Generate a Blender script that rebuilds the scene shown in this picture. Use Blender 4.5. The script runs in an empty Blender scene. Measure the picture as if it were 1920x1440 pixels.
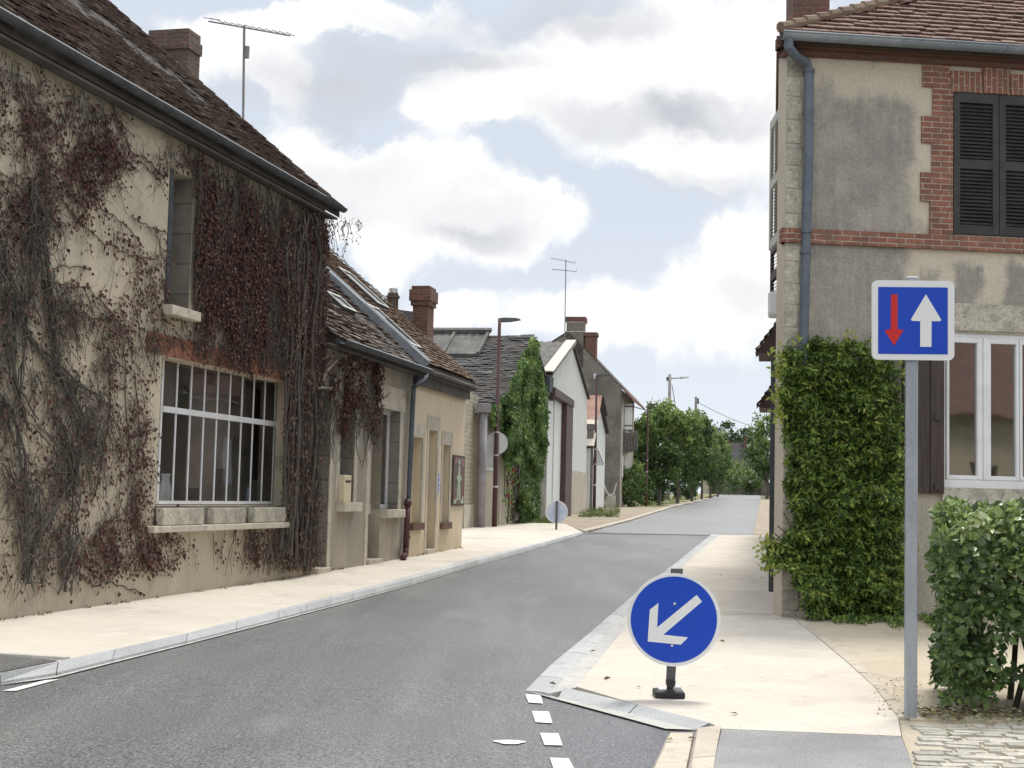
import bpy, math, random
import numpy as np
from mathutils import Vector, Matrix, noise
from mathutils.geometry import tessellate_polygon
random.seed(7)
SC = bpy.context.scene
COL = SC.collection

# ------------------------------------------------------------------ camera
F_PX, CX, CY, EYE = 2700.0, 960.0, 720.0, 1.4
_r = math.atan(.0244); _p = math.atan(209 / F_PX * math.cos(_r))
FWD = np.array([0, math.cos(_p), math.sin(_p)])
_R0 = np.array([1., 0, 0]); _U0 = np.array([0, -math.sin(_p), math.cos(_p)])
RGT = math.cos(_r) * _R0 + math.sin(_r) * _U0
UPV = -math.sin(_r) * _R0 + math.cos(_r) * _U0
CAM = np.array([0, 0, EYE])
cd = bpy.data.cameras.new('camera'); cam = bpy.data.objects.new('camera', cd); COL.objects.link(cam)
cd.sensor_width = 36; cd.lens = 36 * F_PX / 1920; cd.clip_end = 6000; cd.clip_start = .1
m = Matrix.Identity(4)
for i in range(3):
    m[i][0] = RGT[i]; m[i][1] = UPV[i]; m[i][2] = -FWD[i]; m[i][3] = CAM[i]
cam.matrix_world = m
SC.camera = cam

# ------------------------------------------------------------------ world
SUN_AZ, SUN_EL = math.radians(30), math.radians(64)
SUN_STRENGTH, SUN_ANGLE = 2.4, 18
SC.view_settings.view_transform = 'Standard'; SC.view_settings.look = 'None'
SC.view_settings.exposure = 0.38; SC.view_settings.gamma = 1; SC.view_settings.use_curve_mapping = False
sl = bpy.data.lights.new('sun', 'SUN'); sl.energy = SUN_STRENGTH; sl.angle = math.radians(SUN_ANGLE); sl.color = (1, .95, .86)
so = bpy.data.objects.new('sun', sl); COL.objects.link(so)
sd = Vector((math.cos(SUN_EL) * math.sin(SUN_AZ), math.cos(SUN_EL) * math.cos(SUN_AZ), math.sin(SUN_EL)))
so.rotation_euler = sd.to_track_quat('Z', 'Y').to_euler(); so.location = (10, 10, 30)

def ray(x, y): return FWD + RGT * (x - CX) / F_PX - UPV * (y - CY) / F_PX
def proj(P):
    d = np.array(P, float) - CAM; w = d @ FWD
    return CX + F_PX * (d @ RGT) / w, CY - F_PX * (d @ UPV) / w

W = bpy.data.worlds.new('World'); SC.world = W; W.use_nodes = True
nt = W.node_tree; N = nt.nodes; L = nt.links; N.clear()
def nd(t, **k):
    n = N.new(t)
    for a, b in k.items(): setattr(n, a, b)
    return n
def mth(op, a, b=None, c=None, clamp=False):
    n = nd('ShaderNodeMath', operation=op); n.use_clamp = clamp
    for i, v in enumerate((a, b, c)):
        if v is None: continue
        if isinstance(v, (int, float)): n.inputs[i].default_value = v
        else: L.new(v, n.inputs[i])
    return n.outputs[0]
tc = nd('ShaderNodeTexCoord'); sx = nd('ShaderNodeSeparateXYZ'); L.new(tc.outputs['Generated'], sx.inputs[0])
ysafe = mth('MAXIMUM', sx.outputs[1], .15)
cu = mth('DIVIDE', sx.outputs[0], ysafe); cv = mth('DIVIDE', sx.outputs[2], ysafe)
cmb = nd('ShaderNodeCombineXYZ'); L.new(cu, cmb.inputs[0]); L.new(cv, cmb.inputs[1])
n1 = nd('ShaderNodeTexNoise'); n1.inputs['Scale'].default_value = 9; n1.inputs['Detail'].default_value = 9; n1.inputs['Roughness'].default_value = .62
L.new(cmb.outputs[0], n1.inputs['Vector'])
dv = nd('ShaderNodeVectorMath', operation='SUBTRACT'); L.new(n1.outputs['Color'], dv.inputs[0]); dv.inputs[1].default_value = (.5, .5, .5)
ds = nd('ShaderNodeVectorMath', operation='SCALE'); L.new(dv.outputs[0], ds.inputs[0]); ds.inputs['Scale'].default_value = .10
da = nd('ShaderNodeVectorMath', operation='ADD'); L.new(cmb.outputs[0], da.inputs[0]); L.new(ds.outputs[0], da.inputs[1])
def blob(px, py, rx, ry, amp):
    d = ray(px, py); u, v = d[0] / d[1], d[2] / d[1]
    s1 = nd('ShaderNodeVectorMath', operation='SUBTRACT'); L.new(da.outputs[0], s1.inputs[0]); s1.inputs[1].default_value = (u, v, 0)
    s2 = nd('ShaderNodeVectorMath', operation='MULTIPLY'); L.new(s1.outputs[0], s2.inputs[0]); s2.inputs[1].default_value = (F_PX / rx, F_PX / ry, 0)
    ln = nd('ShaderNodeVectorMath', operation='LENGTH'); L.new(s2.outputs[0], ln.inputs[0])
    mr = nd('ShaderNodeMapRange', interpolation_type='SMOOTHSTEP'); L.new(ln.outputs['Value'], mr.inputs['Value'])
    mr.inputs['From Min'].default_value = 1.55; mr.inputs['From Max'].default_value = .45
    mr.inputs['To Min'].default_value = 0; mr.inputs['To Max'].default_value = amp
    return mr.outputs[0]
def total(bl):
    acc = None
    for b in bl:
        o = blob(*b)
        acc = o if acc is None else mth('ADD' if b[4] > 0 and False else 'ADD', acc, o)
    return acc
WHITE = [(930, 165, 150, 75, 1), (850, 215, 95, 50, 1), (1130, 110, 160, 90, .9), (1330, 50, 190, 90, 1), (1240, 240, 210, 75, .7), (1340, 270, 150, 70, .8), (1440, 150, 120, 130, .7),
         (560, 290, 110, 80, .9), (640, 380, 190, 90, .9), (860, 400, 175, 95, .9), (985, 410, 90, 65, .9), (760, 330, 110, 60, .8), (560, 150, 60, 50, .9), (440, 90, 190, 60, .7),
         (700, 10, 200, 40, .8), (480, 20, 200, 40, .8), (1385, 445, 80, 70, .9), (1350, 560, 150, 130, .8), (1040, 600, 220, 60, .6), (840, 600, 70, 50, .7), (700, 510, 70, 50, .9), (1200, 590, 200, 70, .6), (1500, 330, 90, 160, .5), (900, 60, 90, 25, .35), (1090, 60, 80, 40, .5)]
GREY = [(1180, 215, 170, 42, .5), (1340, 200, 140, 45, .5), (720, 120, 170, 55, .5), (640, 190, 90, 45, .5), (600, 400, 110, 30, .3), (900, 440, 120, 28, .4), (1330, 330, 120, 24, .35), (1390, 560, 80, 40, .25), (480, 150, 100, 50, .3), (880, 400, 140, 50, .3), (640, 330, 130, 50, .28), (960, 30, 260, 35, .35), (1130, 20, 120, 30, .3), (900, 100, 120, 30, .4)]
wsum = mth('MINIMUM', total(WHITE), 1.3)
gsum = mth('MINIMUM', total(GREY), 1.0)
front = nd('ShaderNodeMapRange'); L.new(sx.outputs[1], front.inputs['Value']); front.inputs['From Min'].default_value = .5; front.inputs['From Max'].default_value = .75
n2 = nd('ShaderNodeTexNoise'); n2.inputs['Scale'].default_value = 3.2; n2.inputs['Detail'].default_value = 7; n2.inputs['Roughness'].default_value = .6
L.new(tc.outputs['Generated'], n2.inputs['Vector'])
gen = nd('ShaderNodeMapRange', interpolation_type='SMOOTHSTEP'); L.new(n2.outputs['Fac'], gen.inputs['Value']); gen.inputs['From Min'].default_value = .42; gen.inputs['From Max'].default_value = .56
n3 = nd('ShaderNodeTexNoise'); n3.inputs['Scale'].default_value = 22; n3.inputs['Detail'].default_value = 8; n3.inputs['Roughness'].default_value = .65
L.new(cmb.outputs[0], n3.inputs['Vector'])
fine = mth('MULTIPLY', mth('SUBTRACT', n3.outputs['Fac'], .5), 1.3)
wf = mth('ADD', wsum, fine)
wr = nd('ShaderNodeMapRange', interpolation_type='SMOOTHSTEP'); L.new(wf, wr.inputs['Value']); wr.inputs['From Min'].default_value = .15; wr.inputs['From Max'].default_value = .82
mask = nd('ShaderNodeMix', data_type='FLOAT'); L.new(front.outputs[0], mask.inputs[0]); L.new(gen.outputs[0], mask.inputs[2]); L.new(wr.outputs[0], mask.inputs[3])
def mixc(f, a, b):
    n = nd('ShaderNodeMix', data_type='RGBA')
    for s, v in ((0, f), (6, a), (7, b)):
        if isinstance(v, (int, float)): n.inputs[s].default_value = v
        elif isinstance(v, tuple): n.inputs[s].default_value = (*v, 1)
        else: L.new(v, n.inputs[s])
    return n.outputs[2]
sky = nd('ShaderNodeTexSky', sky_type='NISHITA'); sky.sun_disc = False; sky.sun_elevation = SUN_EL; sky.sun_rotation = SUN_AZ
K = 10.0
# thin high veil over the blue, then grey-blue under-sides, then the white tops
veil = mixc(.90, sky.outputs[0], (.56 * K, .605 * K, .67 * K))
low = nd('ShaderNodeMapRange'); L.new(sx.outputs[2], low.inputs['Value']); low.inputs['From Min'].default_value = .19; low.inputs['From Max'].default_value = .0
low.inputs['To Max'].default_value = .9
veil2 = mixc(low.outputs[0], veil, (.66 * K, .71 * K, .77 * K))
gm = mth('MULTIPLY', gsum, mth('ADD', .6, n3.outputs['Fac']))
cl = mixc(mth('MINIMUM', gm, 1.0), (.80 * K, .805 * K, .81 * K), (.47 * K, .485 * K, .52 * K))
allc = mixc(mask.outputs[0], veil2, cl)
gg = mixc(mth('MULTIPLY', mth('MINIMUM', gm, 1.0), mth('SUBTRACT', 1, mask.outputs[0])), allc, (.49 * K, .51 * K, .55 * K))
ov = nd('ShaderNodeMapRange'); L.new(front.outputs[0], ov.inputs['Value']); ov.inputs['To Min'].default_value = 1.3; ov.inputs['To Max'].default_value = 1.0   # sky outside the front sector raised as added fill for the walls
oc = nd('ShaderNodeCombineColor')
for i in range(3): L.new(ov.outputs[0], oc.inputs[i])
om_ = nd('ShaderNodeMix', data_type='RGBA', blend_type='MULTIPLY'); om_.inputs[0].default_value = 1; L.new(gg, om_.inputs[6]); L.new(oc.outputs[0], om_.inputs[7]); gg = om_.outputs[2]
bg = nd('ShaderNodeBackground'); L.new(gg, bg.inputs[0]); bg.inputs[1].default_value = .1
wo = nd('ShaderNodeOutputWorld'); L.new(bg.outputs[0], wo.inputs[0])
SC.cycles.max_bounces = 6; SC.cycles.diffuse_bounces = 3; SC.cycles.glossy_bounces = 3; SC.cycles.transmission_bounces = 4; SC.cycles.transparent_max_bounces = 8

# ------------------------------------------------------------------ ground profile and frames
KN = [(-400, 0), (0, 0), (20, .1), (60, .54), (210, 2.34), (400, 2.6), (3500, 2.6)]
def gz(y):
    for (a, za), (b, zb) in zip(KN, KN[1:]):
        if y <= b: return za + (zb - za) * (y - a) / (b - a)
    return KN[-1][1]
def G(x, y, off=0.):
    d = ray(x, y); d = d / d[1]; t = 1.
    while t < 400 and CAM[2] + d[2] * t > gz(t) + off: t *= 1.01
    lo, hi = t / 1.01, t
    for _ in range(40):
        mm = (lo + hi) / 2
        if CAM[2] + d[2] * mm < gz(mm) + off: hi = mm
        else: lo = mm
    return CAM + d * lo
def atY(x, y, Y): d = ray(x, y); return CAM + d * Y / d[1]
class Fr:
    """vertical facade frame: u along the wall, z up, d out of the wall"""
    def __init__(s, a, b, flip=False):
        s.A = np.array(a[:2], float); t = np.array(b[:2], float) - s.A; s.L = float(np.linalg.norm(t)); s.t = t / s.L
        s.n = np.array([s.t[1], -s.t[0]]) * (-1 if flip else 1)
    def W(s, x, y, d=0.):
        D = ray(x, y); o = CAM[:2] - (s.A + s.n * d); k = -(o @ s.n) / (D[:2] @ s.n); P = CAM + D * k
        return float((P[:2] - s.A) @ s.t), float(P[2])
    def P(s, u, z, d=0.):
        q = s.A + s.t * u + s.n * d; return np.array([q[0], q[1], z])
    def base(s, u=0.): q = s.A + s.t * u; return (q[0], q[1], gz(q[1]))

# ------------------------------------------------------------------ mesh building
class MB:
    def __init__(s): s.v = []; s.f = []; s.r = []
    def add(s, vs, fs, r=None):
        o = len(s.v); s.v.extend([tuple(map(float, p)) for p in vs])
        if r is None: r = random.random()
        for f in fs: s.f.append(tuple(o + i for i in f)); s.r.append(r)
        return s
    def quad(s, a, b, c, d, r=None): return s.add([a, b, c, d], [(0, 1, 2, 3)], r)
    def hexa(s, p, r=None):
        return s.add(p, [(0, 3, 2, 1), (4, 5, 6, 7), (0, 1, 5, 4), (1, 2, 6, 5), (2, 3, 7, 6), (3, 0, 4, 7)], r)
    def box(s, x0, x1, y0, y1, z0, z1, r=None):
        return s.hexa([(x0, y0, z0), (x1, y0, z0), (x1, y1, z0), (x0, y1, z0), (x0, y0, z1), (x1, y0, z1), (x1, y1, z1), (x0, y1, z1)], r)
    def fbox(s, fr, u0, u1, z0, z1, d0, d1, r=None):
        P = fr.P
        return s.hexa([P(u0, z0, d1), P(u1, z0, d1), P(u1, z0, d0), P(u0, z0, d0), P(u0, z1, d1), P(u1, z1, d1), P(u1, z1, d0), P(u0, z1, d0)], r)
    def prism(s, poly, ext, r=None):
        n = len(poly); a = [np.array(p, float) for p in poly]; b = [p + np.array(ext, float) for p in a]
        tri = tessellate_polygon([[Vector(p) for p in a]])
        fs = [t for t in tri] + [tuple(n + i for i in reversed(t)) for t in tri]
        fs += [(i, (i + 1) % n, n + (i + 1) % n, n + i) for i in range(n)]
        return s.add(a + b, fs, r)
    def tube(s, pts, rad, n=8, r=None, caps=True):
        pts = [np.array(p, float) for p in pts]
        if isinstance(rad, (int, float)): rad = [rad] * len(pts)
        vs = []; ref = None
        for i, p in enumerate(pts):
            d = pts[min(i + 1, len(pts) - 1)] - pts[max(i - 1, 0)]; d = d / (np.linalg.norm(d) + 1e-9)
            if ref is None:
                ref = np.cross(d, [0, 0, 1.]);
                if np.linalg.norm(ref) < .1: ref = np.cross(d, [1., 0, 0])
            ref = ref - d * (ref @ d); ref /= (np.linalg.norm(ref) + 1e-9); b = np.cross(d, ref)
            for k in range(n):
                a = 2 * math.pi * k / n; vs.append(p + (ref * math.cos(a) + b * math.sin(a)) * rad[i])
        fs = []
        for i in range(len(pts) - 1):
            for k in range(n): fs.append((i * n + k, i * n + (k + 1) % n, (i + 1) * n + (k + 1) % n, (i + 1) * n + k))
        if caps: fs += [tuple(reversed(range(n))), tuple((len(pts) - 1) * n + k for k in range(n))]
        return s.add(vs, fs, r)
    def build(s, name, mat, parent=None, base=None, smooth=False):
        if parent is not None: loc = np.array(parent.get('_b', (0, 0, 0)))
        else: loc = np.array(base if base is not None else (0, 0, 0), float)
        V = np.array(s.v, float) - loc
        me = bpy.data.meshes.new(name); me.from_pydata(V.tolist(), [], s.f)
        me.materials.append(mat)
        at = me.attributes.new('rnd', 'FLOAT', 'FACE'); at.data.foreach_set('value', np.array(s.r, dtype=np.float32))
        npoly = len(me.polygons); nl = len(me.loops)
        nr = np.zeros(npoly * 3); me.polygons.foreach_get('normal', nr); nr = nr.reshape(-1, 3)
        tot = np.zeros(npoly, int); me.polygons.foreach_get('loop_total', tot)
        vi = np.zeros(nl, int); me.loops.foreach_get('vertex_index', vi)
        LN = np.repeat(nr, tot, axis=0); P = V[vi]
        t = np.stack([-LN[:, 1], LN[:, 0], np.zeros(nl)], 1); ln = np.linalg.norm(t, axis=1)
        flat = ln < .05; t[flat] = (1, 0, 0); ln[flat] = 1; t /= ln[:, None]; b = np.cross(LN, t)
        uv = me.uv_layers.new(name='UVMap'); uv.data.foreach_set('uv', np.stack([(P * t).sum(1), (P * b).sum(1)], 1).astype(np.float32).ravel())
        if smooth: me.polygons.foreach_set('use_smooth', [True] * npoly)
        me.update()
        o = bpy.data.objects.new(name, me); COL.objects.link(o)
        if parent is not None: o.parent = parent; o['_b'] = [float(a) for a in loc]
        else: o.location = loc; o['_b'] = [float(a) for a in loc]
        return o
def bevel(o, w=.01, seg=2):
    md = o.modifiers.new('bevel', 'BEVEL'); md.width = w; md.segments = seg; md.limit_method = 'ANGLE'; return o
def thing(name, label, cat, base, group=None):
    o = bpy.data.objects.new(name, None); COL.objects.link(o); o.location = base; o['_b'] = [float(a) for a in base]
    o.empty_display_size = .1
    return tag(o, label, cat, group)
def tag(o, label, cat, group=None):
    o['label'] = label; o['category'] = cat
    if group: o['group'] = group
    return o
def struct(name, mb, mat, kind='structure'):
    o = mb.build(name, mat); o['kind'] = kind; return o

def clipY(poly, y0, y1):
    def cut(pl, yv, keep):
        out = []
        for i in range(len(pl)):
            a, b = pl[i], pl[(i + 1) % len(pl)]; ia, ib = keep(a[1]), keep(b[1])
            if ia: out.append(a)
            if ia != ib:
                k = (yv - a[1]) / (b[1] - a[1]); out.append((a[0] + (b[0] - a[0]) * k, yv))
        return out
    pl = cut(poly, y0, lambda y: y >= y0 - 1e-9)
    return cut(pl, y1, lambda y: y <= y1 + 1e-9) if len(pl) > 2 else []
def sheet(mb, poly, off, skirt=0.):
    """flat-lying sheet following the ground profile, optional skirt down"""
    poly = [(float(p[0]), float(p[1])) for p in poly]
    for t in tessellate_polygon([[Vector((p[0], p[1], 0)) for p in poly]]):
        tri = [poly[i] for i in t]
        if (tri[1][0] - tri[0][0]) * (tri[2][1] - tri[0][1]) - (tri[1][1] - tri[0][1]) * (tri[2][0] - tri[0][0]) < 0: tri.reverse()
        for (a, _), (b, _) in zip(KN, KN[1:]):
            c = clipY(tri, a, b)
            if len(c) > 2:
                mb.add([(p[0], p[1], gz(p[1]) + off) for p in c], [tuple(range(len(c)))], .5)
    if skirt:
        for i in range(len(poly)):
            a, b = poly[i], poly[(i + 1) % len(poly)]
            ks = [0, 1] + [(yk - a[1]) / (b[1] - a[1]) for yk, _ in KN if abs(b[1] - a[1]) > 1e-6 and 0 < (yk - a[1]) / (b[1] - a[1]) < 1]
            ks.sort()
            for k0, k1 in zip(ks, ks[1:]):
                p = [(a[0] + (b[0] - a[0]) * k, a[1] + (b[1] - a[1]) * k) for k in (k0, k1)]
                z0, z1 = gz(p[0][1]) + off, gz(p[1][1]) + off
                mb.quad((*p[0], z0 - skirt), (*p[1], z1 - skirt), (*p[1], z1), (*p[0], z0), .5)
    return mb
def gp(pxs, off=0.): return [tuple(G(x, y, off)[:2]) for x, y in pxs]

# ------------------------------------------------------------------ materials
def mat(name, c1, c2=None, c3=None, scale=1.5, rough=.85, fine=.12, fscale=60., bump=.3, bscale=None, rv=0., stretch=None, metal=0., spec=.4, contrast=(.38, .62), bdist=.01, extra=None, transl=0., rcol=None):
    M = bpy.data.materials.new(name); M.use_nodes = True
    t = M.node_tree; n = t.nodes; l = t.links; b = n['Principled BSDF']
    b.inputs['Roughness'].default_value = rough; b.inputs['Metallic'].default_value = metal; b.inputs['Specular IOR Level'].default_value = spec
    tc = n.new('ShaderNodeTexCoord'); vec = tc.outputs['Object']
    if stretch:
        mp = n.new('ShaderNodeMapping'); mp.inputs['Scale'].default_value = stretch; l.new(vec, mp.inputs['Vector']); vecs = mp.outputs[0]
    else: vecs = vec
    def mix(f, a, c, bt='MIX'):
        x = n.new('ShaderNodeMix'); x.data_type = 'RGBA'; x.blend_type = bt
        for s, v in ((0, f), (6, a), (7, c)):
            if isinstance(v, (int, float)): x.inputs[s].default_value = v
            elif isinstance(v, tuple): x.inputs[s].default_value = (*v[:3], 1)
            else: l.new(v, x.inputs[s])
        return x.outputs[2]
    def ns(v, s, det=8, ro=.6):
        x = n.new('ShaderNodeTexNoise'); x.inputs['Scale'].default_value = s; x.inputs['Detail'].default_value = det; x.inputs['Roughness'].default_value = ro; l.new(v, x.inputs['Vector']); return x.outputs['Fac']
    def rng(v, a, c, lo=0., hi=1.):
        x = n.new('ShaderNodeMapRange'); x.interpolation_type = 'SMOOTHSTEP'; l.new(v, x.inputs['Value'])
        x.inputs['From Min'].default_value = a; x.inputs['From Max'].default_value = c; x.inputs['To Min'].default_value = lo; x.inputs['To Max'].default_value = hi; return x.outputs[0]
    def ma(op, a, c=None):
        x = n.new('ShaderNodeMath'); x.operation = op
        for i, v in enumerate((a, c)):
            if v is None: continue
            if isinstance(v, (int, float)): x.inputs[i].default_value = v
            else: l.new(v, x.inputs[i])
        return x.outputs[0]
    col = (*c1, 1)
    if c2: col = mix(rng(ns(vecs, scale), *contrast), c1, c2)
    if c3: col = mix(rng(ns(vecs, scale * 2.7, 10, .7), .52, .68), col, c3)
    if rcol or rv:
        at = n.new('ShaderNodeAttribute'); at.attribute_name = 'rnd'
        if rcol:
            cr = n.new('ShaderNodeValToRGB'); cr.color_ramp.interpolation = 'LINEAR'
            e = cr.color_ramp.elements
            while len(e) < len(rcol): e.new(.5)
            for i, (pos, cc) in enumerate(rcol): e[i].position = pos; e[i].color = (*cc, 1)
            l.new(at.outputs['Fac'], cr.inputs[0])
            col = cr.outputs[0] if not c2 else mix(.5, cr.outputs[0], col)
        if rv:
            v = ma('ADD', ma('MULTIPLY', at.outputs['Fac'], 2 * rv), 1 - rv)
            cb = n.new('ShaderNodeCombineColor')
            for i in range(3): l.new(v, cb.inputs[i])
            col = mix(1., col, cb.outputs[0], 'MULTIPLY')
    api = dict(n=n, l=l, tc=tc, mix=mix, ns=ns, rng=rng, ma=ma, b=b, vec=vec)
    hgt = None
    if extra:
        res = extra(api, col)
        if isinstance(res, tuple): col, hgt = res
        else: col = res
    if fine:
        v = rng(ns(vec, fscale, 4, .7), .3, .7, 1 - fine, 1 + fine)
        cb = n.new('ShaderNodeCombineColor')
        for i in range(3): l.new(v, cb.inputs[i])
        col = mix(1., col, cb.outputs[0], 'MULTIPLY')
    if isinstance(col, tuple): b.inputs['Base Color'].default_value = (*col[:3], 1)
    else: l.new(col, b.inputs['Base Color'])
    if bump:
        bp = n.new('ShaderNodeBump'); bp.inputs['Strength'].default_value = bump; bp.inputs['Distance'].default_value = bdist
        h = ns(vec, bscale or fscale * .6, 6, .65)
        if hgt is not None: h = ma('ADD', ma('MULTIPLY', h, .35), hgt)
        l.new(h, bp.inputs['Height']); l.new(bp.outputs[0], b.inputs['Normal'])
    if transl:
        tr = n.new('ShaderNodeBsdfTranslucent'); ms = n.new('ShaderNodeMixShader'); ms.inputs[0].default_value = transl
        if isinstance(col, tuple): tr.inputs[0].default_value = (*col[:3], 1)
        else: l.new(col, tr.inputs[0])
        l.new(b.outputs[0], ms.inputs[1]); l.new(tr.outputs[0], ms.inputs[2]); l.new(ms.outputs[0], n['Material Output'].inputs[0])
    return M

def bricks(bw=.22, bh=.068, c1=(.33, .12, .07), c2=(.22, .075, .05), mortar=(.42, .36, .28), ms=.008, vertical=False):
    def f(a, col):
        n, l = a['n'], a['l']
        x = n.new('ShaderNodeTexBrick'); x.inputs['Scale'].default_value = 1
        x.inputs['Brick Width'].default_value = bw; x.inputs['Row Height'].default_value = bh; x.inputs['Mortar Size'].default_value = ms
        x.inputs['Mortar Smooth'].default_value = .3
        x.inputs['Color1'].default_value = (*c1, 1); x.inputs['Color2'].default_value = (*c2, 1); x.inputs['Mortar'].default_value = (*mortar, 1)
        if vertical:
            mp = n.new('ShaderNodeMapping'); mp.inputs['Rotation'].default_value = (0, 0, math.pi / 2); l.new(a['tc'].outputs['UV'], mp.inputs[0]); l.new(mp.outputs[0], x.inputs[0])
        else: l.new(a['tc'].outputs['UV'], x.inputs[0])
        dirt = a['rng'](a['ns'](a['vec'], 5), .42, .7, 0, .55)
        c = a['mix'](dirt, x.outputs['Color'], (.12, .09, .075))
        return c, a['ma']('MULTIPLY', x.outputs['Fac'], -1.2)
    return f
def stains(spots, colr, amt=.85, streak=True):
    """weather stains on a facade at given u,z rectangles (metres in the wall's own UV)"""
    def f(a, col):
        n, l = a['n'], a['l']
        sp = n.new('ShaderNodeSeparateXYZ'); l.new(a['tc'].outputs['UV'], sp.inputs[0])
        wob = a['ma']('MULTIPLY', a['ma']('SUBTRACT', a['ns'](a['vec'], 3.5, 6), .5), .35)
        mp = n.new('ShaderNodeMapping'); mp.inputs['Scale'].default_value = (14, 14, .9); l.new(a['vec'], mp.inputs[0])
        st = a['ma']('MULTIPLY', a['ma']('SUBTRACT', a['ns'](mp.outputs[0], .45, 5), .5), .45)
        U = a['ma']('ADD', sp.outputs[0], wob); V = a['ma']('ADD', a['ma']('ADD', sp.outputs[1], wob), st)
        acc = None
        for (u0, u1, z0, z1, s, k) in spots:
            q = a['ma']('MULTIPLY', a['ma']('MULTIPLY', a['rng'](U, u0 - s, u0 + s), a['rng'](U, u1 + s, u1 - s)), a['ma']('MULTIPLY', a['rng'](V, z0 - s, z0 + s), a['rng'](V, z1 + s * 1.6, z1 - s * 1.6)))
            q = a['ma']('MULTIPLY', q, k)
            acc = q if acc is None else a['ma']('MAXIMUM', acc, q)
        mot = a['ma']('MULTIPLY', a['rng'](a['ns'](mp.outputs[0], 1.2, 6, .7), .3, .6, .8, 1), a['rng'](a['ns'](a['vec'], 3.2, 7, .65), .33, .6, .7, 1))
        mot2 = a['rng'](a['ns'](a['vec'], 38, 4, .7), .35, .6, .8, 1.0)
        return a['mix'](a['ma']('MULTIPLY', a['ma']('MULTIPLY', a['ma']('MULTIPLY', acc, mot), mot2), amt), col, colr)
    return f
def blocks(bw, bh, dark=.55, amt=.8, ms=.012):
    def f(a, col):
        n, l = a['n'], a['l']
        x = n.new('ShaderNodeTexBrick'); x.inputs['Scale'].default_value = 1
        x.inputs['Brick Width'].default_value = bw; x.inputs['Row Height'].default_value = bh; x.inputs['Mortar Size'].default_value = ms
        x.inputs['Color1'].default_value = (1, 1, 1, 1); x.inputs['Color2'].default_value = (.82, .82, .82, 1); x.inputs['Mortar'].default_value = (dark, dark, dark, 1)
        l.new(a['tc'].outputs['UV'], x.inputs[0])
        return a['mix'](amt, col, a['mix'](1., col, x.outputs['Color'], 'MULTIPLY')), a['ma']('MULTIPLY', x.outputs['Fac'], -1.)
    return f

def grit(tone=(.30, .25, .19), seams=None):
    """loose grit, damp patches and faint scuffs on paving"""
    def f(a, col):
        g1 = a['rng'](a['ns'](a['vec'], 28, 3, .5), .66, .72, 0, .55); g2 = a['rng'](a['ns'](a['vec'], 75, 2, .5), .67, .74, 0, .5)
        p = a['rng'](a['ns'](a['vec'], .9, 9, .72), .50, .72, 0, .35); p2 = a['rng'](a['ns'](a['vec'], 4.5, 8, .75), .52, .75, 0, .3)
        return a['mix'](g2, a['mix'](g1, a['mix'](p2, a['mix'](p, col, tone), tone), (.16, .13, .09)), (.2, .17, .13))
    return f
def road_extra(a, col):
    n, l = a['n'], a['l']
    st = n.new('ShaderNodeMapping'); st.inputs['Rotation'].default_value = (0, 0, -math.radians(10)); st.inputs['Scale'].default_value = (1.3, .09, 1); l.new(a['vec'], st.inputs[0])
    c = a['mix'](a['rng'](a['ns'](st.outputs[0], 1., 6, .6), .42, .66, 0, .35), col, (.22, .22, .217))
    c = a['mix'](a['rng'](a['ns'](a['vec'], 55, 3, .6), .58, .68, 0, .55), c, (.38, .38, .37))
    c = a['mix'](a['rng'](a['ns'](a['vec'], 38, 3, .6), .60, .70, 0, .6), c, (.05, .05, .052))
    return a['mix'](a['rng'](a['ns'](a['vec'], 7, 8, .8), .6, .72, 0, .18), c, (.06, .06, .063))
def lichen(a, col):
    b_ = a['rng'](a['ns'](a['vec'], 2.3, 5, .6), .45, .6, .25, 1)
    m_ = a['ma']('MULTIPLY', a['rng'](a['ns'](a['vec'], 13, 5, .65), .60, .67, 0, .8), b_)
    return a['mix'](a['rng'](a['ns'](a['vec'], 6, 6, .7), .58, .7, 0, .6), a['mix'](m_, col, (.40, .39, .35)), (.045, .036, .030))
M = {}
M['cream'] = mat('cream_render', (.56, .485, .365), (.47, .415, .32), (.36, .32, .26), scale=.9, fine=.10, fscale=45, bump=.5, bdist=.015, extra=stains([(-9, 12, -.4, .42, .16, .8), (-9, 12, 5.0, 5.6, .16, .7), (2.4, 7, .3, .85, .2, .45)], (.25, .225, .18), .6))
M['grey_render'] = mat('grey_render', (.41, .365, .295), (.31, .285, .235), (.47, .42, .34), scale=1.2, fine=.12, fscale=40, bump=.5, stretch=(1, 1, .5))
M['yellow'] = mat('yellow_render', (.70, .59, .42), (.64, .54, .39), (.55, .46, .33), scale=.8, fine=.07, fscale=70, bump=.3, stretch=(1, 1, .4), extra=stains([(-6, 6, -.3, .38, .14, .75), (-6, 6, 3.18, 3.5, .12, .6)], (.30, .25, .18), .6))
M['pale_stone'] = mat('pale_stone', (.56, .51, .42), (.46, .42, .35), (.33, .30, .25), scale=3, fine=.1, fscale=50, bump=.4, rv=.08)
M['soft_stone'] = mat('weathered_stone', (.50, .47, .39), (.36, .335, .28), (.24, .225, .19), scale=4, fine=.18, fscale=30, bump=.9, bdist=.02, rv=.12)
M['jamb'] = mat('shade_toned_jamb_stone', (.27, .25, .215), (.21, .195, .17), scale=3, fine=.1, fscale=40, bump=.4, extra=blocks(.9, .36, .5))  # grey stone, darkened further so the jambs' shade sits in the colour
M['rubble'] = mat('rubble_wall', (.46, .41, .31), (.36, .32, .25), (.27, .24, .19), scale=5, fine=.2, fscale=25, bump=.9, bdist=.03, extra=blocks(.28, .13, .7))
M['zinc'] = mat('zinc', (.30, .33, .36), (.22, .25, .28), scale=3, rough=.5, metal=.35, fine=.08, bump=.1, spec=.5)
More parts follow.
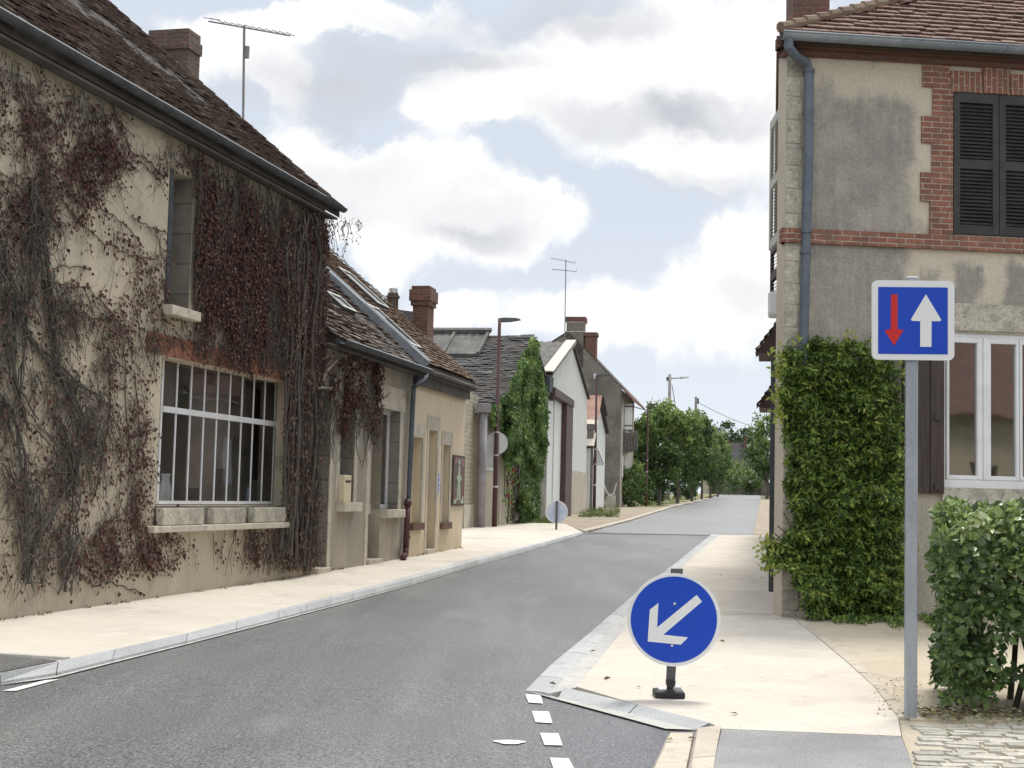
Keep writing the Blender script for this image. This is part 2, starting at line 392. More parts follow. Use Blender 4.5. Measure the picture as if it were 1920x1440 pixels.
M['zinc_old'] = mat('old_zinc', (.06, .068, .075), (.04, .046, .052), (.085, .09, .09), scale=4, rough=.75, metal=0., fine=.15, bump=.15)
M['zinc_edge'] = mat('zinc_bead', (.6, .62, .63), rough=.35, metal=.5, fine=.1, bump=.1)
M['pipe_blue'] = mat('painted_downpipe', (.125, .15, .185), (.095, .115, .14), scale=5, rough=.5, fine=.1, bump=.1)
M['cast_red'] = mat('dark_red_cast_iron', (.115, .045, .045), (.08, .035, .035), scale=6, rough=.55, fine=.1, bump=.15)
M['lamp_red'] = mat('dark_red_paint', (.075, .03, .032), rough=.45, fine=.05, bump=0)
tile_r = [(0, (.07, .05, .042)), (.3, (.12, .082, .066)), (.55, (.17, .118, .092)), (.8, (.10, .078, .066)), (.9, (.19, .165, .14)), (1, (.46, .45, .41))]
M['tile'] = mat('old_clay_tile', (.14, .10, .08), (.095, .07, .057), (.25, .235, .20), scale=2.2, rcol=tile_r, fine=.25, fscale=50, bump=.5, extra=lichen)
M['tile_b'] = mat('brown_clay_tile', (.24, .16, .115), (.16, .11, .085), (.27, .24, .18), scale=3, rcol=[(0, (.11, .08, .062)), (.5, (.21, .15, .11)), (1, (.29, .235, .17))], fine=.2, fscale=50, bump=.4)
M['tile_r'] = mat('small_red_tile', (.24, .14, .11), (.17, .105, .09), scale=1.5, rcol=[(0, (.12, .08, .068)), (.5, (.21, .135, .11)), (1, (.29, .21, .17))], fine=.15, fscale=60, bump=.3)
M['slate'] = mat('dark_slate', (.075, .072, .075), (.05, .048, .05), (.1, .095, .085), scale=2, rcol=[(0, (.035, .033, .035)), (.6, (.08, .075, .075)), (.95, (.12, .115, .105)), (1, (.3, .28, .25))], fine=.25, fscale=20, bump=.5)
M['under'] = mat('roof_underside', (.06, .052, .045), (.035, .03, .027), scale=4, fine=.2, bump=.4)
M['soffit'] = mat('soffit', (.11, .105, .10), (.075, .07, .065), scale=2, fine=.15, bump=.3)
M['cornice'] = mat('brick_cornice', (.15, .075, .055), (.09, .05, .04), scale=5, fine=.2, bump=.4, extra=bricks(.22, .068, (.19, .08, .055), (.11, .05, .04), (.16, .12, .1)))
M['brick'] = mat('red_brick', (.3, .1, .06), fine=.18, fscale=35, bump=.9, bdist=.008, extra=bricks(.215, .066, (.30, .125, .085), (.20, .085, .062), (.40, .33, .26)))
M['brick_v'] = mat('red_brick_upright', (.3, .1, .06), fine=.18, fscale=35, bump=.9, bdist=.008, extra=bricks(.215, .066, (.32, .13, .09), (.22, .09, .065), (.40, .33, .26), vertical=True))
M['brick_d'] = mat('sooty_brick', (.2, .1, .07), fine=.3, fscale=25, bump=1., bdist=.02, extra=bricks(.22, .07, (.19, .11, .08), (.10, .07, .056), (.15, .13, .11), ms=.014))
M['brick_o'] = mat('orange_brick', (.4, .2, .12), fine=.2, fscale=25, bump=1., bdist=.01, extra=bricks(.22, .07, (.20, .085, .062), (.12, .06, .048), (.19, .15, .12)))
M['brick_l'] = mat('lintel_brick', (.4, .16, .08), fine=.25, fscale=30, bump=.8, extra=bricks(.22, .07, (.42, .17, .085), (.28, .10, .06), (.2, .13, .1), vertical=True))
M['white'] = mat('white_paint', (.78, .79, .80), (.7, .71, .72), scale=3, rough=.4, fine=.03, bump=.05)
M['offwhite'] = mat('off_white_metal', (.62, .63, .60), (.56, .57, .55), scale=2, rough=.5, fine=.03, bump=.05)
M['shutter_dark'] = mat('charcoal_shutter', (.030, .028, .030), (.045, .042, .043), scale=5, rough=.55, fine=.12, bump=.2)
M['shutter_brown'] = mat('brown_shutter', (.045, .032, .028), (.065, .048, .04), scale=4, rough=.6, fine=.15, bump=.3, stretch=(6, 6, .6))
M['shutter_pale'] = mat('pale_shutter', (.5, .51, .45), (.42, .43, .38), scale=5, rough=.6, fine=.08, bump=.1)
M['dark_wood'] = mat('dark_brown_steel', (.075, .042, .035), (.05, .03, .026), scale=5, rough=.6, fine=.15, bump=.3)
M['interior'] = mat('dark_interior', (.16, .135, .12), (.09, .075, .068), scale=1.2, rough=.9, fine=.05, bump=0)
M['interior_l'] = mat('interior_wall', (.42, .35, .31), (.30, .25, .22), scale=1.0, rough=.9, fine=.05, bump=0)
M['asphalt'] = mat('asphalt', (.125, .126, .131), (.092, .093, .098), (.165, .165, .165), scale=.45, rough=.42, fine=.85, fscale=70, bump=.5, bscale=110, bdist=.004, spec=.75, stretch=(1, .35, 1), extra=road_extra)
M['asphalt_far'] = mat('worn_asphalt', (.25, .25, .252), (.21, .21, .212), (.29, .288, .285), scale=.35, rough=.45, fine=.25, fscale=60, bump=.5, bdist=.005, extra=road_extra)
M['asphalt_lt'] = mat('grey_asphalt', (.30, .30, .30), (.25, .25, .255), scale=1.5, rough=.85, fine=.3, fscale=90, bump=.6, bdist=.004, extra=grit((.18, .18, .18)))
M['sand'] = mat('sandy_paving', (.60, .555, .485), (.56, .515, .45), (.64, .595, .53), scale=.8, rough=.9, fine=.10, fscale=150, bump=.4, bdist=.003, extra=grit())
M['gravel'] = mat('beige_gravel', (.54, .475, .365), (.49, .43, .33), (.43, .38, .30), scale=1.1, rough=.95, fine=.14, fscale=120, bump=.7, bdist=.006, extra=grit((.33, .29, .22)))
M['kerb'] = mat('concrete_kerb', (.46, .475, .48), (.42, .43, .435), (.37, .375, .375), scale=1.5, rough=.8, fine=.12, fscale=60, bump=.5, rv=.10)
M['kerb_lt'] = mat('pale_concrete', (.52, .51, .48), (.45, .445, .43), (.33, .32, .29), scale=3, rough=.85, fine=.14, fscale=90, bump=.3, rv=.06)
M['kerb_sand'] = mat('sand_coloured_kerb', (.53, .47, .39), (.47, .42, .35), (.36, .32, .27), scale=3, rough=.85, fine=.12, fscale=90, bump=.3, rv=.06)
M['dirt'] = mat('dirt_verge', (.36, .30, .23), (.29, .25, .19), (.42, .36, .28), scale=1, rough=.95, fine=.25, fscale=30, bump=.6, bdist=.02)
M['earth'] = mat('ground_soil', (.17, .15, .10), (.10, .12, .05), scale=.2, rough=1, fine=.2, fscale=8, bump=.4)
def worn(a, col):
    return a['mix'](a['rng'](a['ns'](a['vec'], 42, 5, .7), .60, .66, 0, .75), a['mix'](a['rng'](a['ns'](a['vec'], 9, 6, .7), .45, .7, 0, .35), col, (.35, .35, .34)), (.12, .12, .12))
M['paint'] = mat('road_paint', (.80, .80, .78), (.70, .70, .68), scale=7, rough=.7, fine=.10, fscale=140, bump=.4, bdist=.002, extra=worn)
M['sett'] = mat('pale_sett', (.46, .44, .385), (.37, .355, .31), (.52, .50, .44), scale=7, rough=.85, fine=.16, fscale=60, bump=.7, rv=.14)
M['white_wall'] = mat('white_cladding', (.55, .56, .53), (.51, .52, .49), scale=.6, fine=.02, bump=.1)
M['beige_wall'] = mat('beige_render', (.44, .39, .31), (.37, .33, .27), scale=1, fine=.06, bump=.2)
M['dark_render'] = mat('dark_roughcast', (.20, .18, .155), (.14, .128, .11), (.24, .215, .18), scale=.7, fine=.2, fscale=14, bump=.7, bdist=.03)
M['rust'] = mat('rusty_sheet', (.27, .14, .105), (.36, .22, .17), (.42, .32, .26), scale=1.2, fine=.1, fscale=20, bump=.2)
M['fibre'] = mat('fibre_cement_sheet', (.14, .135, .13), (.09, .088, .085), (.19, .185, .17), scale=1.5, fine=.15, fscale=20, bump=.3)
M['creamedge'] = mat('cream_flashing', (.66, .60, .50), (.58, .53, .45), scale=3, fine=.08, bump=.1)
M['timber_grey'] = mat('grey_timber', (.20, .18, .165), (.13, .12, .11), scale=4, fine=.2, fscale=30, bump=.4, stretch=(5, 5, .7))
M['bark'] = mat('bark', (.11, .09, .07), (.07, .06, .047), scale=8, fine=.25, bump=.7)
M['vine_bark'] = mat('creeper_stem', (.12, .105, .085), (.07, .062, .055), rcol=[(0, (.05, .046, .043)), (.45, (.105, .095, .082)), (.85, (.17, .15, .12)), (1, (.28, .25, .2))], scale=9, fine=.2, bump=.3)
M['creeper_leaf'] = mat('red_creeper_leaf', (.14, .04, .03), rcol=[(0, (.035, .018, .016)), (.4, (.085, .038, .030)), (.75, (.13, .055, .042)), (1, (.21, .14, .10))], rough=.7, fine=.15, bump=0, transl=.15)
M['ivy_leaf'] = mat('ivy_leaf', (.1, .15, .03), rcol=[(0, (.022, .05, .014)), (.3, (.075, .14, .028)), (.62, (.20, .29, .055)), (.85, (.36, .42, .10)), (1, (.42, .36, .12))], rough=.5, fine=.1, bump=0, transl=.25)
M['ivy_green'] = mat('green_creeper_leaf', (.1, .15, .03), rcol=[(0, (.035, .075, .025)), (.4, (.09, .16, .045)), (.8, (.20, .29, .08)), (1, (.38, .45, .16))], rough=.5, fine=.1, bump=0, transl=.3)
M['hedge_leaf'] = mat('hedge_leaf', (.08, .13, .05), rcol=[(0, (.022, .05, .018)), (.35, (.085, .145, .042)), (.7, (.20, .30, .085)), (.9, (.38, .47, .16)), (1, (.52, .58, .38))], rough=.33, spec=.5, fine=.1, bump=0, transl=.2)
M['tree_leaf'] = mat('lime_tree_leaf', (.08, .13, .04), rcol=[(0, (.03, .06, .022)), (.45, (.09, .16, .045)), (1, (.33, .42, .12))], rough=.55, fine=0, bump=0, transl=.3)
M['dark_leaf'] = mat('dark_tree_leaf', (.05, .09, .03), rcol=[(0, (.022, .045, .02)), (.6, (.05, .095, .03)), (1, (.10, .17, .045))], rough=.6, fine=0, bump=0, transl=.2)
M['verge_grass'] = mat('verge_turf', (.16, .19, .07), (.24, .22, .11), (.33, .28, .18), scale=.8, rough=1, fine=.3, fscale=9, bump=.6, bdist=.05)
M['grass'] = mat('grass_blades', (.1, .16, .04), rcol=[(0, (.06, .11, .025)), (.6, (.12, .18, .05)), (1, (.28, .27, .12))], rough=.7, fine=0, bump=0, transl=.3)
M['litter'] = mat('dry_leaf', (.2, .14, .07), rcol=[(0, (.10, .08, .045)), (.5, (.25, .20, .10)), (.8, (.16, .2, .06)), (1, (.6, .56, .4))], rough=.7, fine=.1, bump=0)
M['sign_blue'] = mat('sign_blue', (.003, .055, .46), rough=.4, fine=.03, bump=0, spec=.4)
M['sign_white'] = mat('sign_white', (.74, .75, .74), rough=.4, fine=.02, bump=0)
M['sign_red'] = mat('sign_red', (.55, .02, .02), rough=.4, fine=.03, bump=0)
M['rose'] = mat('rose_petal', (.28, .035, .03), rough=.6, fine=.1, bump=0)
M['sign_back'] = mat('sign_back', (.60, .62, .63), (.54, .56, .58), scale=3, rough=.45, metal=.1, fine=.03, bump=0)
M['sign_back_blue'] = mat('sign_back_blueish', (.42, .50, .66), (.55, .60, .70), scale=3, rough=.35, fine=.03, bump=0)
M['galv'] = mat('galvanised_steel', (.36, .385, .415), (.30, .325, .355), scale=9, rough=.5, metal=.35, fine=.08, bump=.08, stretch=(1, 1, .3))
M['black_rubber'] = mat('black_rubber', (.025, .025, .028), rough=.6, fine=.1, bump=.1)
M['dark_steel'] = mat('dark_grey_post', (.10, .10, .105), rough=.55, metal=.2, fine=.1, bump=.1)
M['pole_grey'] = mat('grey_pole', (.30, .29, .30), (.22, .21, .22), scale=2, fine=.1, bump=.1)
M['wire'] = mat('black_cable', (.08, .08, .085), rough=.6, fine=0, bump=0)
M['box_cream'] = mat('cream_box', (.66, .58, .40), rough=.6, fine=.04, bump=.05)
M['rope'] = mat('pale_rope', (.55, .52, .46), rough=.8, fine=.1, bump=0)
def glass(name, ior=1.5, rough=.03, alpha=.55, boost=0.):
    g = bpy.data.materials.new(name); g.use_nodes = True; n = g.node_tree.nodes; l = g.node_tree.links
    n.clear(); o = n.new('ShaderNodeOutputMaterial'); mx = n.new('ShaderNodeMixShader'); gl = n.new('ShaderNodeBsdfGlossy'); gl.inputs['Roughness'].default_value = rough
    tr = n.new('ShaderNodeBsdfTransparent'); tr.inputs[0].default_value = (alpha, alpha, alpha * 1.02, 1)
    fr = n.new('ShaderNodeFresnel'); fr.inputs[0].default_value = ior
    ns = n.new('ShaderNodeTexNoise'); ns.inputs['Scale'].default_value = 1.3; bp = n.new('ShaderNodeBump'); bp.inputs['Strength'].default_value = .05; bp.inputs['Distance'].default_value = .05
    tc = n.new('ShaderNodeTexCoord'); l.new(tc.outputs['Object'], ns.inputs[0]); l.new(ns.outputs[0], bp.inputs['Height']); l.new(bp.outputs[0], gl.inputs['Normal'])
    mb_ = n.new('ShaderNodeMath'); mb_.operation = 'ADD'; mb_.use_clamp = True; mb_.inputs[1].default_value = boost; l.new(fr.outputs[0], mb_.inputs[0]); l.new(mb_.outputs[0], mx.inputs[0]); l.new(tr.outputs[0], mx.inputs[1]); l.new(gl.outputs[0], mx.inputs[2]); l.new(mx.outputs[0], o.inputs[0]); return g
M['glass'] = glass('window_glass', 1.5, boost=.38, alpha=.45)
M['glass_dim'] = glass('dusty_glass', 1.4, alpha=.85)
M['skyglass'] = glass('roof_window_glass', 1.9, alpha=.2)

# ------------------------------------------------------------------ shared builders
def facade(fr, u0, u1, z0, z1, ops, dep=.3, mb=None, topfn=None):
    """wall with openings (ua,ub,za,zb): front, reveals, back, ends and top"""
    mb = mb or MB(); P = fr.P
    us = sorted({u0, u1, *[v for o in ops for v in o[:2]]}); zs = sorted({z0, z1, *[v for o in ops for v in o[2:4]]})
    us = [u for u in us if u0 <= u <= u1]; zs = [z for z in zs if z0 <= z <= z1]
    for a, b in zip(us, us[1:]):
        for c, d in zip(zs, zs[1:]):
            mu, mz = (a + b) / 2, (c + d) / 2
            if any(o[0] < mu < o[1] and o[2] < mz < o[3] for o in ops): continue
            mb.quad(P(a, c), P(b, c), P(b, d), P(a, d), .5)
            mb.quad(P(b, c, -dep), P(a, c, -dep), P(a, d, -dep), P(b, d, -dep), .5)
    for o in ops:
        a, b, c, d = o[:4]
        mb.quad(P(a, c), P(a, c, -dep), P(b, c, -dep), P(b, c), .5); mb.quad(P(a, d, -dep), P(a, d), P(b, d), P(b, d, -dep), .5)
        mb.quad(P(a, c, -dep), P(a, c), P(a, d), P(a, d, -dep), .5); mb.quad(P(b, c), P(b, c, -dep), P(b, d, -dep), P(b, d), .5)
    mb.quad(P(u0, z0, -dep), P(u0, z0), P(u0, z1), P(u0, z1, -dep), .5); mb.quad(P(u1, z0), P(u1, z0, -dep), P(u1, z1, -dep), P(u1, z1), .5)
    mb.quad(P(u0, z1), P(u1, z1), P(u1, z1, -dep), P(u0, z1, -dep), .5)
    return mb

def tiles(mb, O, e, s, us, vs, tw=.17, th=.12, keep=None, wav=.02, jit=1., lift=.022, thick=.014):
    """rows of overlapping plain tiles; O eave origin, e along the eave, s up the slope"""
    O, e, s = (np.array(a, float) for a in (O, e, s)); nrm = np.cross(e, s)
    if nrm[2] < 0: nrm = -nrm
    rows = int((vs[1] - vs[0]) / th) + 1; cols = int((us[1] - us[0]) / tw) + 1
    for j in range(rows):
        v = vs[0] + j * th; off = (j % 2) * tw * .5
        for i in range(cols):
            u = us[0] + i * tw + off - tw * .5
            if keep and not keep(u + tw / 2, v + th / 2): continue
            w = wav * (noise.noise(Vector((u * .55, v * .7, 1.3))) + .6 * noise.noise(Vector((u * 1.7, v * 1.9, 4.))))
            ju, jv, jl = (random.uniform(-.006, .006) * jit, random.uniform(-.012, .012) * jit, random.uniform(-.004, .009) * jit)
            p = O + e * (u + ju) + s * (v + jv) + nrm * (w + jl); a = e * (tw * .95) ; b = s * (th * 1.15)
            tl = nrm * (lift + random.uniform(0, .008) * jit); tk = nrm * thick; sk = nrm * random.uniform(-.004, .004) * jit
            mb.add([p + tl - tk, p + a + tl - tk + sk, p + tl, p + a + tl + sk, p + b, p + a + b + sk], [(0, 1, 3, 2), (2, 3, 5, 4), (0, 2, 4), (1, 5, 3)])
    return mb
def slab3(mb, a, b, c, d, t):
    """thick quad: four corners, thickness vector t"""
    a, b, c, d, t = (np.array(x, float) for x in (a, b, c, d, t)); return mb.hexa([a, b, c, d, a + t, b + t, c + t, d + t], .5)
def gutter(fr, u0, u1, z, d, r=.06, mb=None, n=8):
    mb = mb or MB(); P = fr.P; rows = []
    for u in (u0, u1):
        rows.append([P(u, z - r * math.sin(math.pi * k / n), d - r * math.cos(math.pi * k / n)) for k in range(n + 1)] + [P(u, z - .9 * r * math.sin(math.pi * k / n), d - .88 * r * math.cos(math.pi * k / n)) for k in range(n, -1, -1)])
    m_ = len(rows[0]); mb.add(rows[0] + rows[1], [(k, (k + 1) % m_, m_ + (k + 1) % m_, m_ + k) for k in range(m_)] + [tuple(range(m_)), tuple(range(2 * m_ - 1, m_ - 1, -1))], .5)
    return mb
def leaf(mb, p, d, nrm, ln, wd, r=None, fold=.25):
    d = d / (np.linalg.norm(d) + 1e-9); s = np.cross(nrm, d); s = s / (np.linalg.norm(s) + 1e-9); n2 = np.cross(d, s)
    mb.add([p, p + d * ln * .45 + s * wd * .5 + n2 * fold * wd, p + d * ln, p + d * ln * .45 - s * wd * .5 + n2 * fold * wd], [(0, 1, 2), (0, 2, 3)], r)
def rv3(s=1.): return np.array([random.gauss(0, s), random.gauss(0, s), random.gauss(0, s)])
def unit(v): return v / (np.linalg.norm(v) + 1e-9)
def gableroof(mb, O, e, L_, inw, z_up, half, pitch, both=True, t=.12):
    """plain roof slabs from eave O over a ridge"""
    O, e, inw = (np.array(a, float) for a in (O, e, inw)); up = np.array([0, 0, math.tan(pitch) * half])
    A, B = O, O + e * L_; R1_, R2_ = A + inw * half + up, B + inw * half + up
    slab3(mb, A, B, R2_, R1_, (0, 0, -t))
    if both: slab3(mb, R1_, R2_, B + inw * 2 * half, A + inw * 2 * half, (0, 0, -t))
    return mb

# ================================================================== THE SETTING
L1 = Fr(G(0, 1162, .08), G(587, 1077, .08)); L2 = Fr(G(612, 1072, .08), G(865, 1027, .08))
CORNER = G(1467, 1150, .08); R1 = Fr(CORNER, CORNER + np.array([8.7, 1., 0])); SDIR = np.array([.178, .984]); SDIR /= np.linalg.norm(SDIR)
RS_ = Fr(CORNER, CORNER + np.array([*SDIR, 0]), flip=True)      # street side of the right house, faces left

mb = MB(); xs = [-1500, -60, 60, 1500]
for (a, _), (b, _) in zip(KN, KN[1:]):
    for x0, x1 in zip(xs, xs[1:]): mb.quad((x0, a, gz(a) - .03), (x1, a, gz(a) - .03), (x1, b, gz(b) - .03), (x0, b, gz(b) - .03))
struct('ground', mb, M['earth'])
struct('road', sheet(MB(), [(-9, -14), (14, -14), (14, 9), (9.2, 43.4), (-3, 43.4), (-9, 12)], .0), M['asphalt'])
road_l = gp([(1098, 1001), (1180, 977), (1260, 951), (1330, 935)])
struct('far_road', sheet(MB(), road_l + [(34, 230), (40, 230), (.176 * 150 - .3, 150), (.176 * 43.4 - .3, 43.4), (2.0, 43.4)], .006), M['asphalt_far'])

def corr(lst, n_per=1.0):
    """resample a list of (outer, inner) ground points at about n_per metres"""
    out = []
    for (a, b), (c, d) in zip(lst, lst[1:]):
        a, b, c, d = map(np.array, (a, b, c, d)); k = max(1, round(np.linalg.norm(c - a) / n_per))
        out += [(a + (c - a) * i / k, b + (d - b) * i / k) for i in range(k)]
    out.append(tuple(map(np.array, lst[-1]))); return out
def kerb(lst, top=.085, gap=.006, cham=.025, step=1.0, mb=None, rise=.03):
    mb = mb or MB(); pts = corr(lst, step)
    for (o0, i0), (o1, i1) in zip(pts, pts[1:]):
        e = unit(o1 - o0) * gap; o0_, i0_, o1_, i1_ = o0 + e, i0 + e, o1 - e, i1 - e
        c0, c1 = (o0_ + unit(i0_ - o0_) * min(cham, .93 * np.linalg.norm(i0_ - o0_)), o1_ + unit(i1_ - o1_) * min(cham, .93 * np.linalg.norm(i1_ - o1_)))
        z = lambda p, h: (p[0], p[1], gz(p[1]) + h)
        j = random.uniform(-.002, .002)
        vs = [z(o0_, -.03), z(o1_, -.03), z(o0_, top - rise), z(o1_, top - rise), z(c0, top + j), z(c1, top + j), z(i0_, top + j), z(i1_, top + j), z(i0_, -.03), z(i1_, -.03)]
        mb.add(vs, [(0, 1, 3, 2), (2, 3, 5, 4), (4, 5, 7, 6), (0, 2, 4, 6, 8), (1, 9, 7, 5, 3), (6, 7, 9, 8)])
    return mb
outer = [(-160, 1327), (0, 1287), (104, 1273), (208, 1246), (347, 1211), (521, 1166), (660, 1129), (872, 1068), (972, 1040), (1047, 1017), (1096, 1002)]
inner = [(-160, 1301), (0, 1262), (110, 1240), (218, 1216), (353, 1186), (525, 1142), (664, 1107), (872, 1050), (968, 1028), (1044, 1008), (1092, 997)]
go = gp(outer); gi = gp(inner, .085)
go2 = []
for o, i in zip(go, gi):
    o, i = np.array(o), np.array(i); go2.append(o + unit(i - o) * min(.1, np.linalg.norm(i - o) * .35))
struct('kerb_left', kerb(list(zip(go2, gi)), cham=.13, rise=.055), M['kerb'])
gm_ = MB()
for a, b, c, d in zip(go, go[1:], go2[1:], go2): sheet(gm_, [a, b, c + unit(np.array(c) - b) * .004, d], .01)
struct('gutter_left', gm_, M['kerb_lt'])
pv = [tuple(p) for p in gi]
pav_l = pv + gp([(1060, 982), (985, 980)], .08) + [(-.9, 49.), (-3, 44), (-3.2, 31)] + [tuple(L2.P(8.6, 0, -.6)[:2]), tuple(L2.P(0, 0, -.6)[:2]), tuple(L1.P(7.8, 0, -.8)[:2]), tuple(L1.P(-3, 0, -.8)[:2])]
struct('pavement_left', sheet(MB(), pav_l, .08, .1), M['sand'])
# side-street ramp with its thin white edge
struct('asphalt_ramp', sheet(MB(), gp([(-160, 1225), (0, 1229), (112, 1238), (0, 1259.5), (-160, 1297)], .088), .088), M['asphalt'])
e0 = gp([(-160, 1219), (122, 1235)], .09); mb = MB(); sheet(mb, [e0[0], e0[1], (e0[1][0] + .02, e0[1][1] + .05), (e0[0][0] + .02, e0[0][1] + .07)], .10, .05); struct('ramp_edging', mb, M['kerb_lt'])

# right island
def sk(a, b, offs=.085): return list(zip(gp(a), gp(b, offs)))
kw = [(985, 1297), (1034, 1247), (1107, 1187), (1187, 1117), (1257, 1064), (1333, 1003)]; kj = [(1030, 1300), (1080, 1250), (1137, 1190), (1207, 1120), (1272, 1063), (1347, 1003)]
struct('kerb_right', kerb(list(zip(gp(kw), gp(kj, .03))), top=.03, cham=.22, rise=.022), M['kerb'])
b2i = [(1080, 1287), (1117, 1245), (1163, 1188), (1222, 1121), (1280, 1063), (1350, 1003)]
mb = MB(); j0, j1 = gp(kj, .033), gp(b2i, .04)
for a, b, c, d in zip(j0, j0[1:], j1[1:], j1): sheet(mb, [a, b, c, d], .033, .05)
struct('edging_right', mb, M['kerb_lt'])
ks_o = [(1046, 1311), (1178, 1341), (1306, 1371)]; ks_i = [(1056, 1288), (1196, 1321), (1333, 1355)]
struct('kerb_corner', kerb(list(zip(gp(ks_o), gp(ks_i, .04))), top=.04, cham=.30, rise=.03), M['kerb'])
struct('gutter_corner', sheet(MB(), gp([(984, 1298), (1046, 1311), (1178, 1341), (1306, 1372), (1248, 1370)]), .012), M['kerb_lt'])
mb = MB()
for a, b in ((((1250, 1372), (1300, 1372)), ((1190, 1500), (1274, 1500))), (((1303, 1370), (1352, 1364)), ((1277, 1500), (1327, 1500)))):
    kerb([(gp([a[0]], .03)[0], gp([a[1]], .03)[0]), (gp([b[0]], .03)[0], gp([b[1]], .03)[0])], top=.026 if a[0][0] < 1300 else .046, mb=mb)
struct('kerb_dropped', mb, M['kerb_sand'])
edge_r = [(1482, 1156), (1530, 1193), (1587, 1241), (1638, 1287), (1684, 1346)]
isl = gp([(1352, 1366), (1690, 1380)], .04) + gp(list(reversed(edge_r)), .04) + [tuple(CORNER[:2]), tuple(RS_.P(27.6, 0, -.05)[:2])] + gp([(1350, 1003), (1280, 1063), (1222, 1121), (1163, 1188), (1117, 1245), (1080, 1287), (1196, 1321), (1333, 1356)], .04)
isl = [isl[0], *isl[1:]]
struct('pavement_right', sheet(MB(), isl, .04, .1), M['sand'])
mb = MB(); far_a = [(.176 * y - .3, y) for y in (43.4, 150)]; far_b = [tuple(RS_.P(u, 0, 0)[:2]) for u in (136, 27.6)]
sheet(mb, far_a + far_b, .045, .1); struct('pavement_far_right', mb, M['dirt'])
er = gp(edge_r, .04); er2 = [(p[0] + .085, p[1] + .05) for p in er]; mb = MB()
for a, b, c, d in zip(er, er[1:], er2[1:], er2): kerb([(a, d), (b, c)], top=.045, cham=.004, step=.9, mb=mb)
struct('edging_strip', mb, M['kerb_sand'])
struct('gravel_path', sheet(MB(), er2 + gp([(1705, 1349), (2100, 1353)], .035) + [(9.5, 17.5), tuple(R1.P(3, 0, 0)[:2]), tuple(CORNER[:2])], .036, .1), M['gravel'])
struct('grey_pavement', sheet(MB(), gp([(1353, 1367), (1690, 1381), (1713, 1440), (1790, 1640), (1300, 1640), (1337, 1440)], .04), .04, .1), M['asphalt_lt'])
mb = MB(); sheet(mb, gp([(1692, 1381), (1686, 1347), (1705, 1349), (2100, 1353), (2300, 1640), (1792, 1640), (1714, 1440)], .03), .022, .1); struct('cobble_bed', mb, M['gravel'])
mb = MB(); x0 = 2.42
for r_ in range(34):
    y = 8.98 - r_ * .105; x = 2.40 - max(0, 8.6 - y) * .29 + random.uniform(0, .05)
    while x < 5.2:
        w, h = random.uniform(.12, .22), .095
        if r_ > 4 and random.random() < .2: w = random.uniform(.22, .34)
        if random.random() < .93:
            z = gz(y) + .024 + random.uniform(0, .008); q = lambda a, b, c: (a + random.uniform(-.012, .012), b + random.uniform(-.01, .01), c)
            bt = [q(x, y - h, z - .02), q(x + w - .015, y - h, z - .02), q(x + w - .015, y - .012, z - .02), q(x, y - .012, z - .02)]
            ct = np.mean(bt, 0); mb.hexa(bt + [tuple(ct + (np.array(p) - ct) * .9 + np.array([0, 0, .028 + random.uniform(-.004, .004)])) for p in bt])
        x += w
struct('cobbles', mb, M['sett'])
# verge beyond the sandy pavement and its thin kerb
vl = gp([(1330, 936), (1260, 952), (1180, 978), (1097, 1000)]); 
struct('dirt_verge', sheet(MB(), vl + gp([(1060, 982), (985, 980)], .08) + [(-.5, 50), (2, 60), (5, 80), (12, 130), (18, 160), (21, 165)], .05, .05), M['dirt'])
vk = [((p[0], p[1]), (p[0] - .14, p[1] + .03)) for p in vl]; struct('verge_kerb', kerb(vk, top=.09, step=1.5), M['kerb_sand'])
# paint
mb = MB()
for q in ([(985, 1303), (1014, 1305), (1018, 1321), (991, 1319)], [(997, 1335), (1029, 1336), (1036, 1358), (1004, 1356)], [(1012, 1376), (1047, 1377), (1055, 1400), (1021, 1399)], [(1031, 1423), (1066, 1424), (1080, 1450), (1040, 1450)], [(5, 1297), (30, 1297), (112, 1275), (85, 1277)]):
    sheet(mb, gp(q), .007)
struct('road_marking', mb, M['paint'])
mb = MB(); c0 = G(956, 1393)
mb.add([(c0[0] + .085 * math.cos(a) * (1 + .25 * math.sin(3 * a)), c0[1] + .07 * math.sin(a), gz(c0[1]) + .006) for a in np.linspace(0, 6.28, 15)[:-1]], [tuple(range(14))])
struct('paint_spot', mb, M['paint'])
mb = MB()
for a, b in (((1352, 1153), (1467, 1152)), ((1352, 1037), (1452, 1038)), ((1408, 1064), (1450, 1070)), ((1410, 1090), (1460, 1091)), ((700, 1048), (880, 1052))):
    h_ = .044 if a[0] > 1000 else .0845; p, q = gp([a, b], h_); sheet(mb, [p, q, (q[0], q[1] + .02), (p[0], p[1] + .02)], h_)
struct('pavement_joint', mb, M['dark_steel'])
mb = MB(); p, q = gp([(1100, 1001), (1421, 1004)]); sheet(mb, [p, q, (q[0], q[1] + .05), (p[0], p[1] + .05)], .011); struct('asphalt_joint', mb, M['asphalt'])

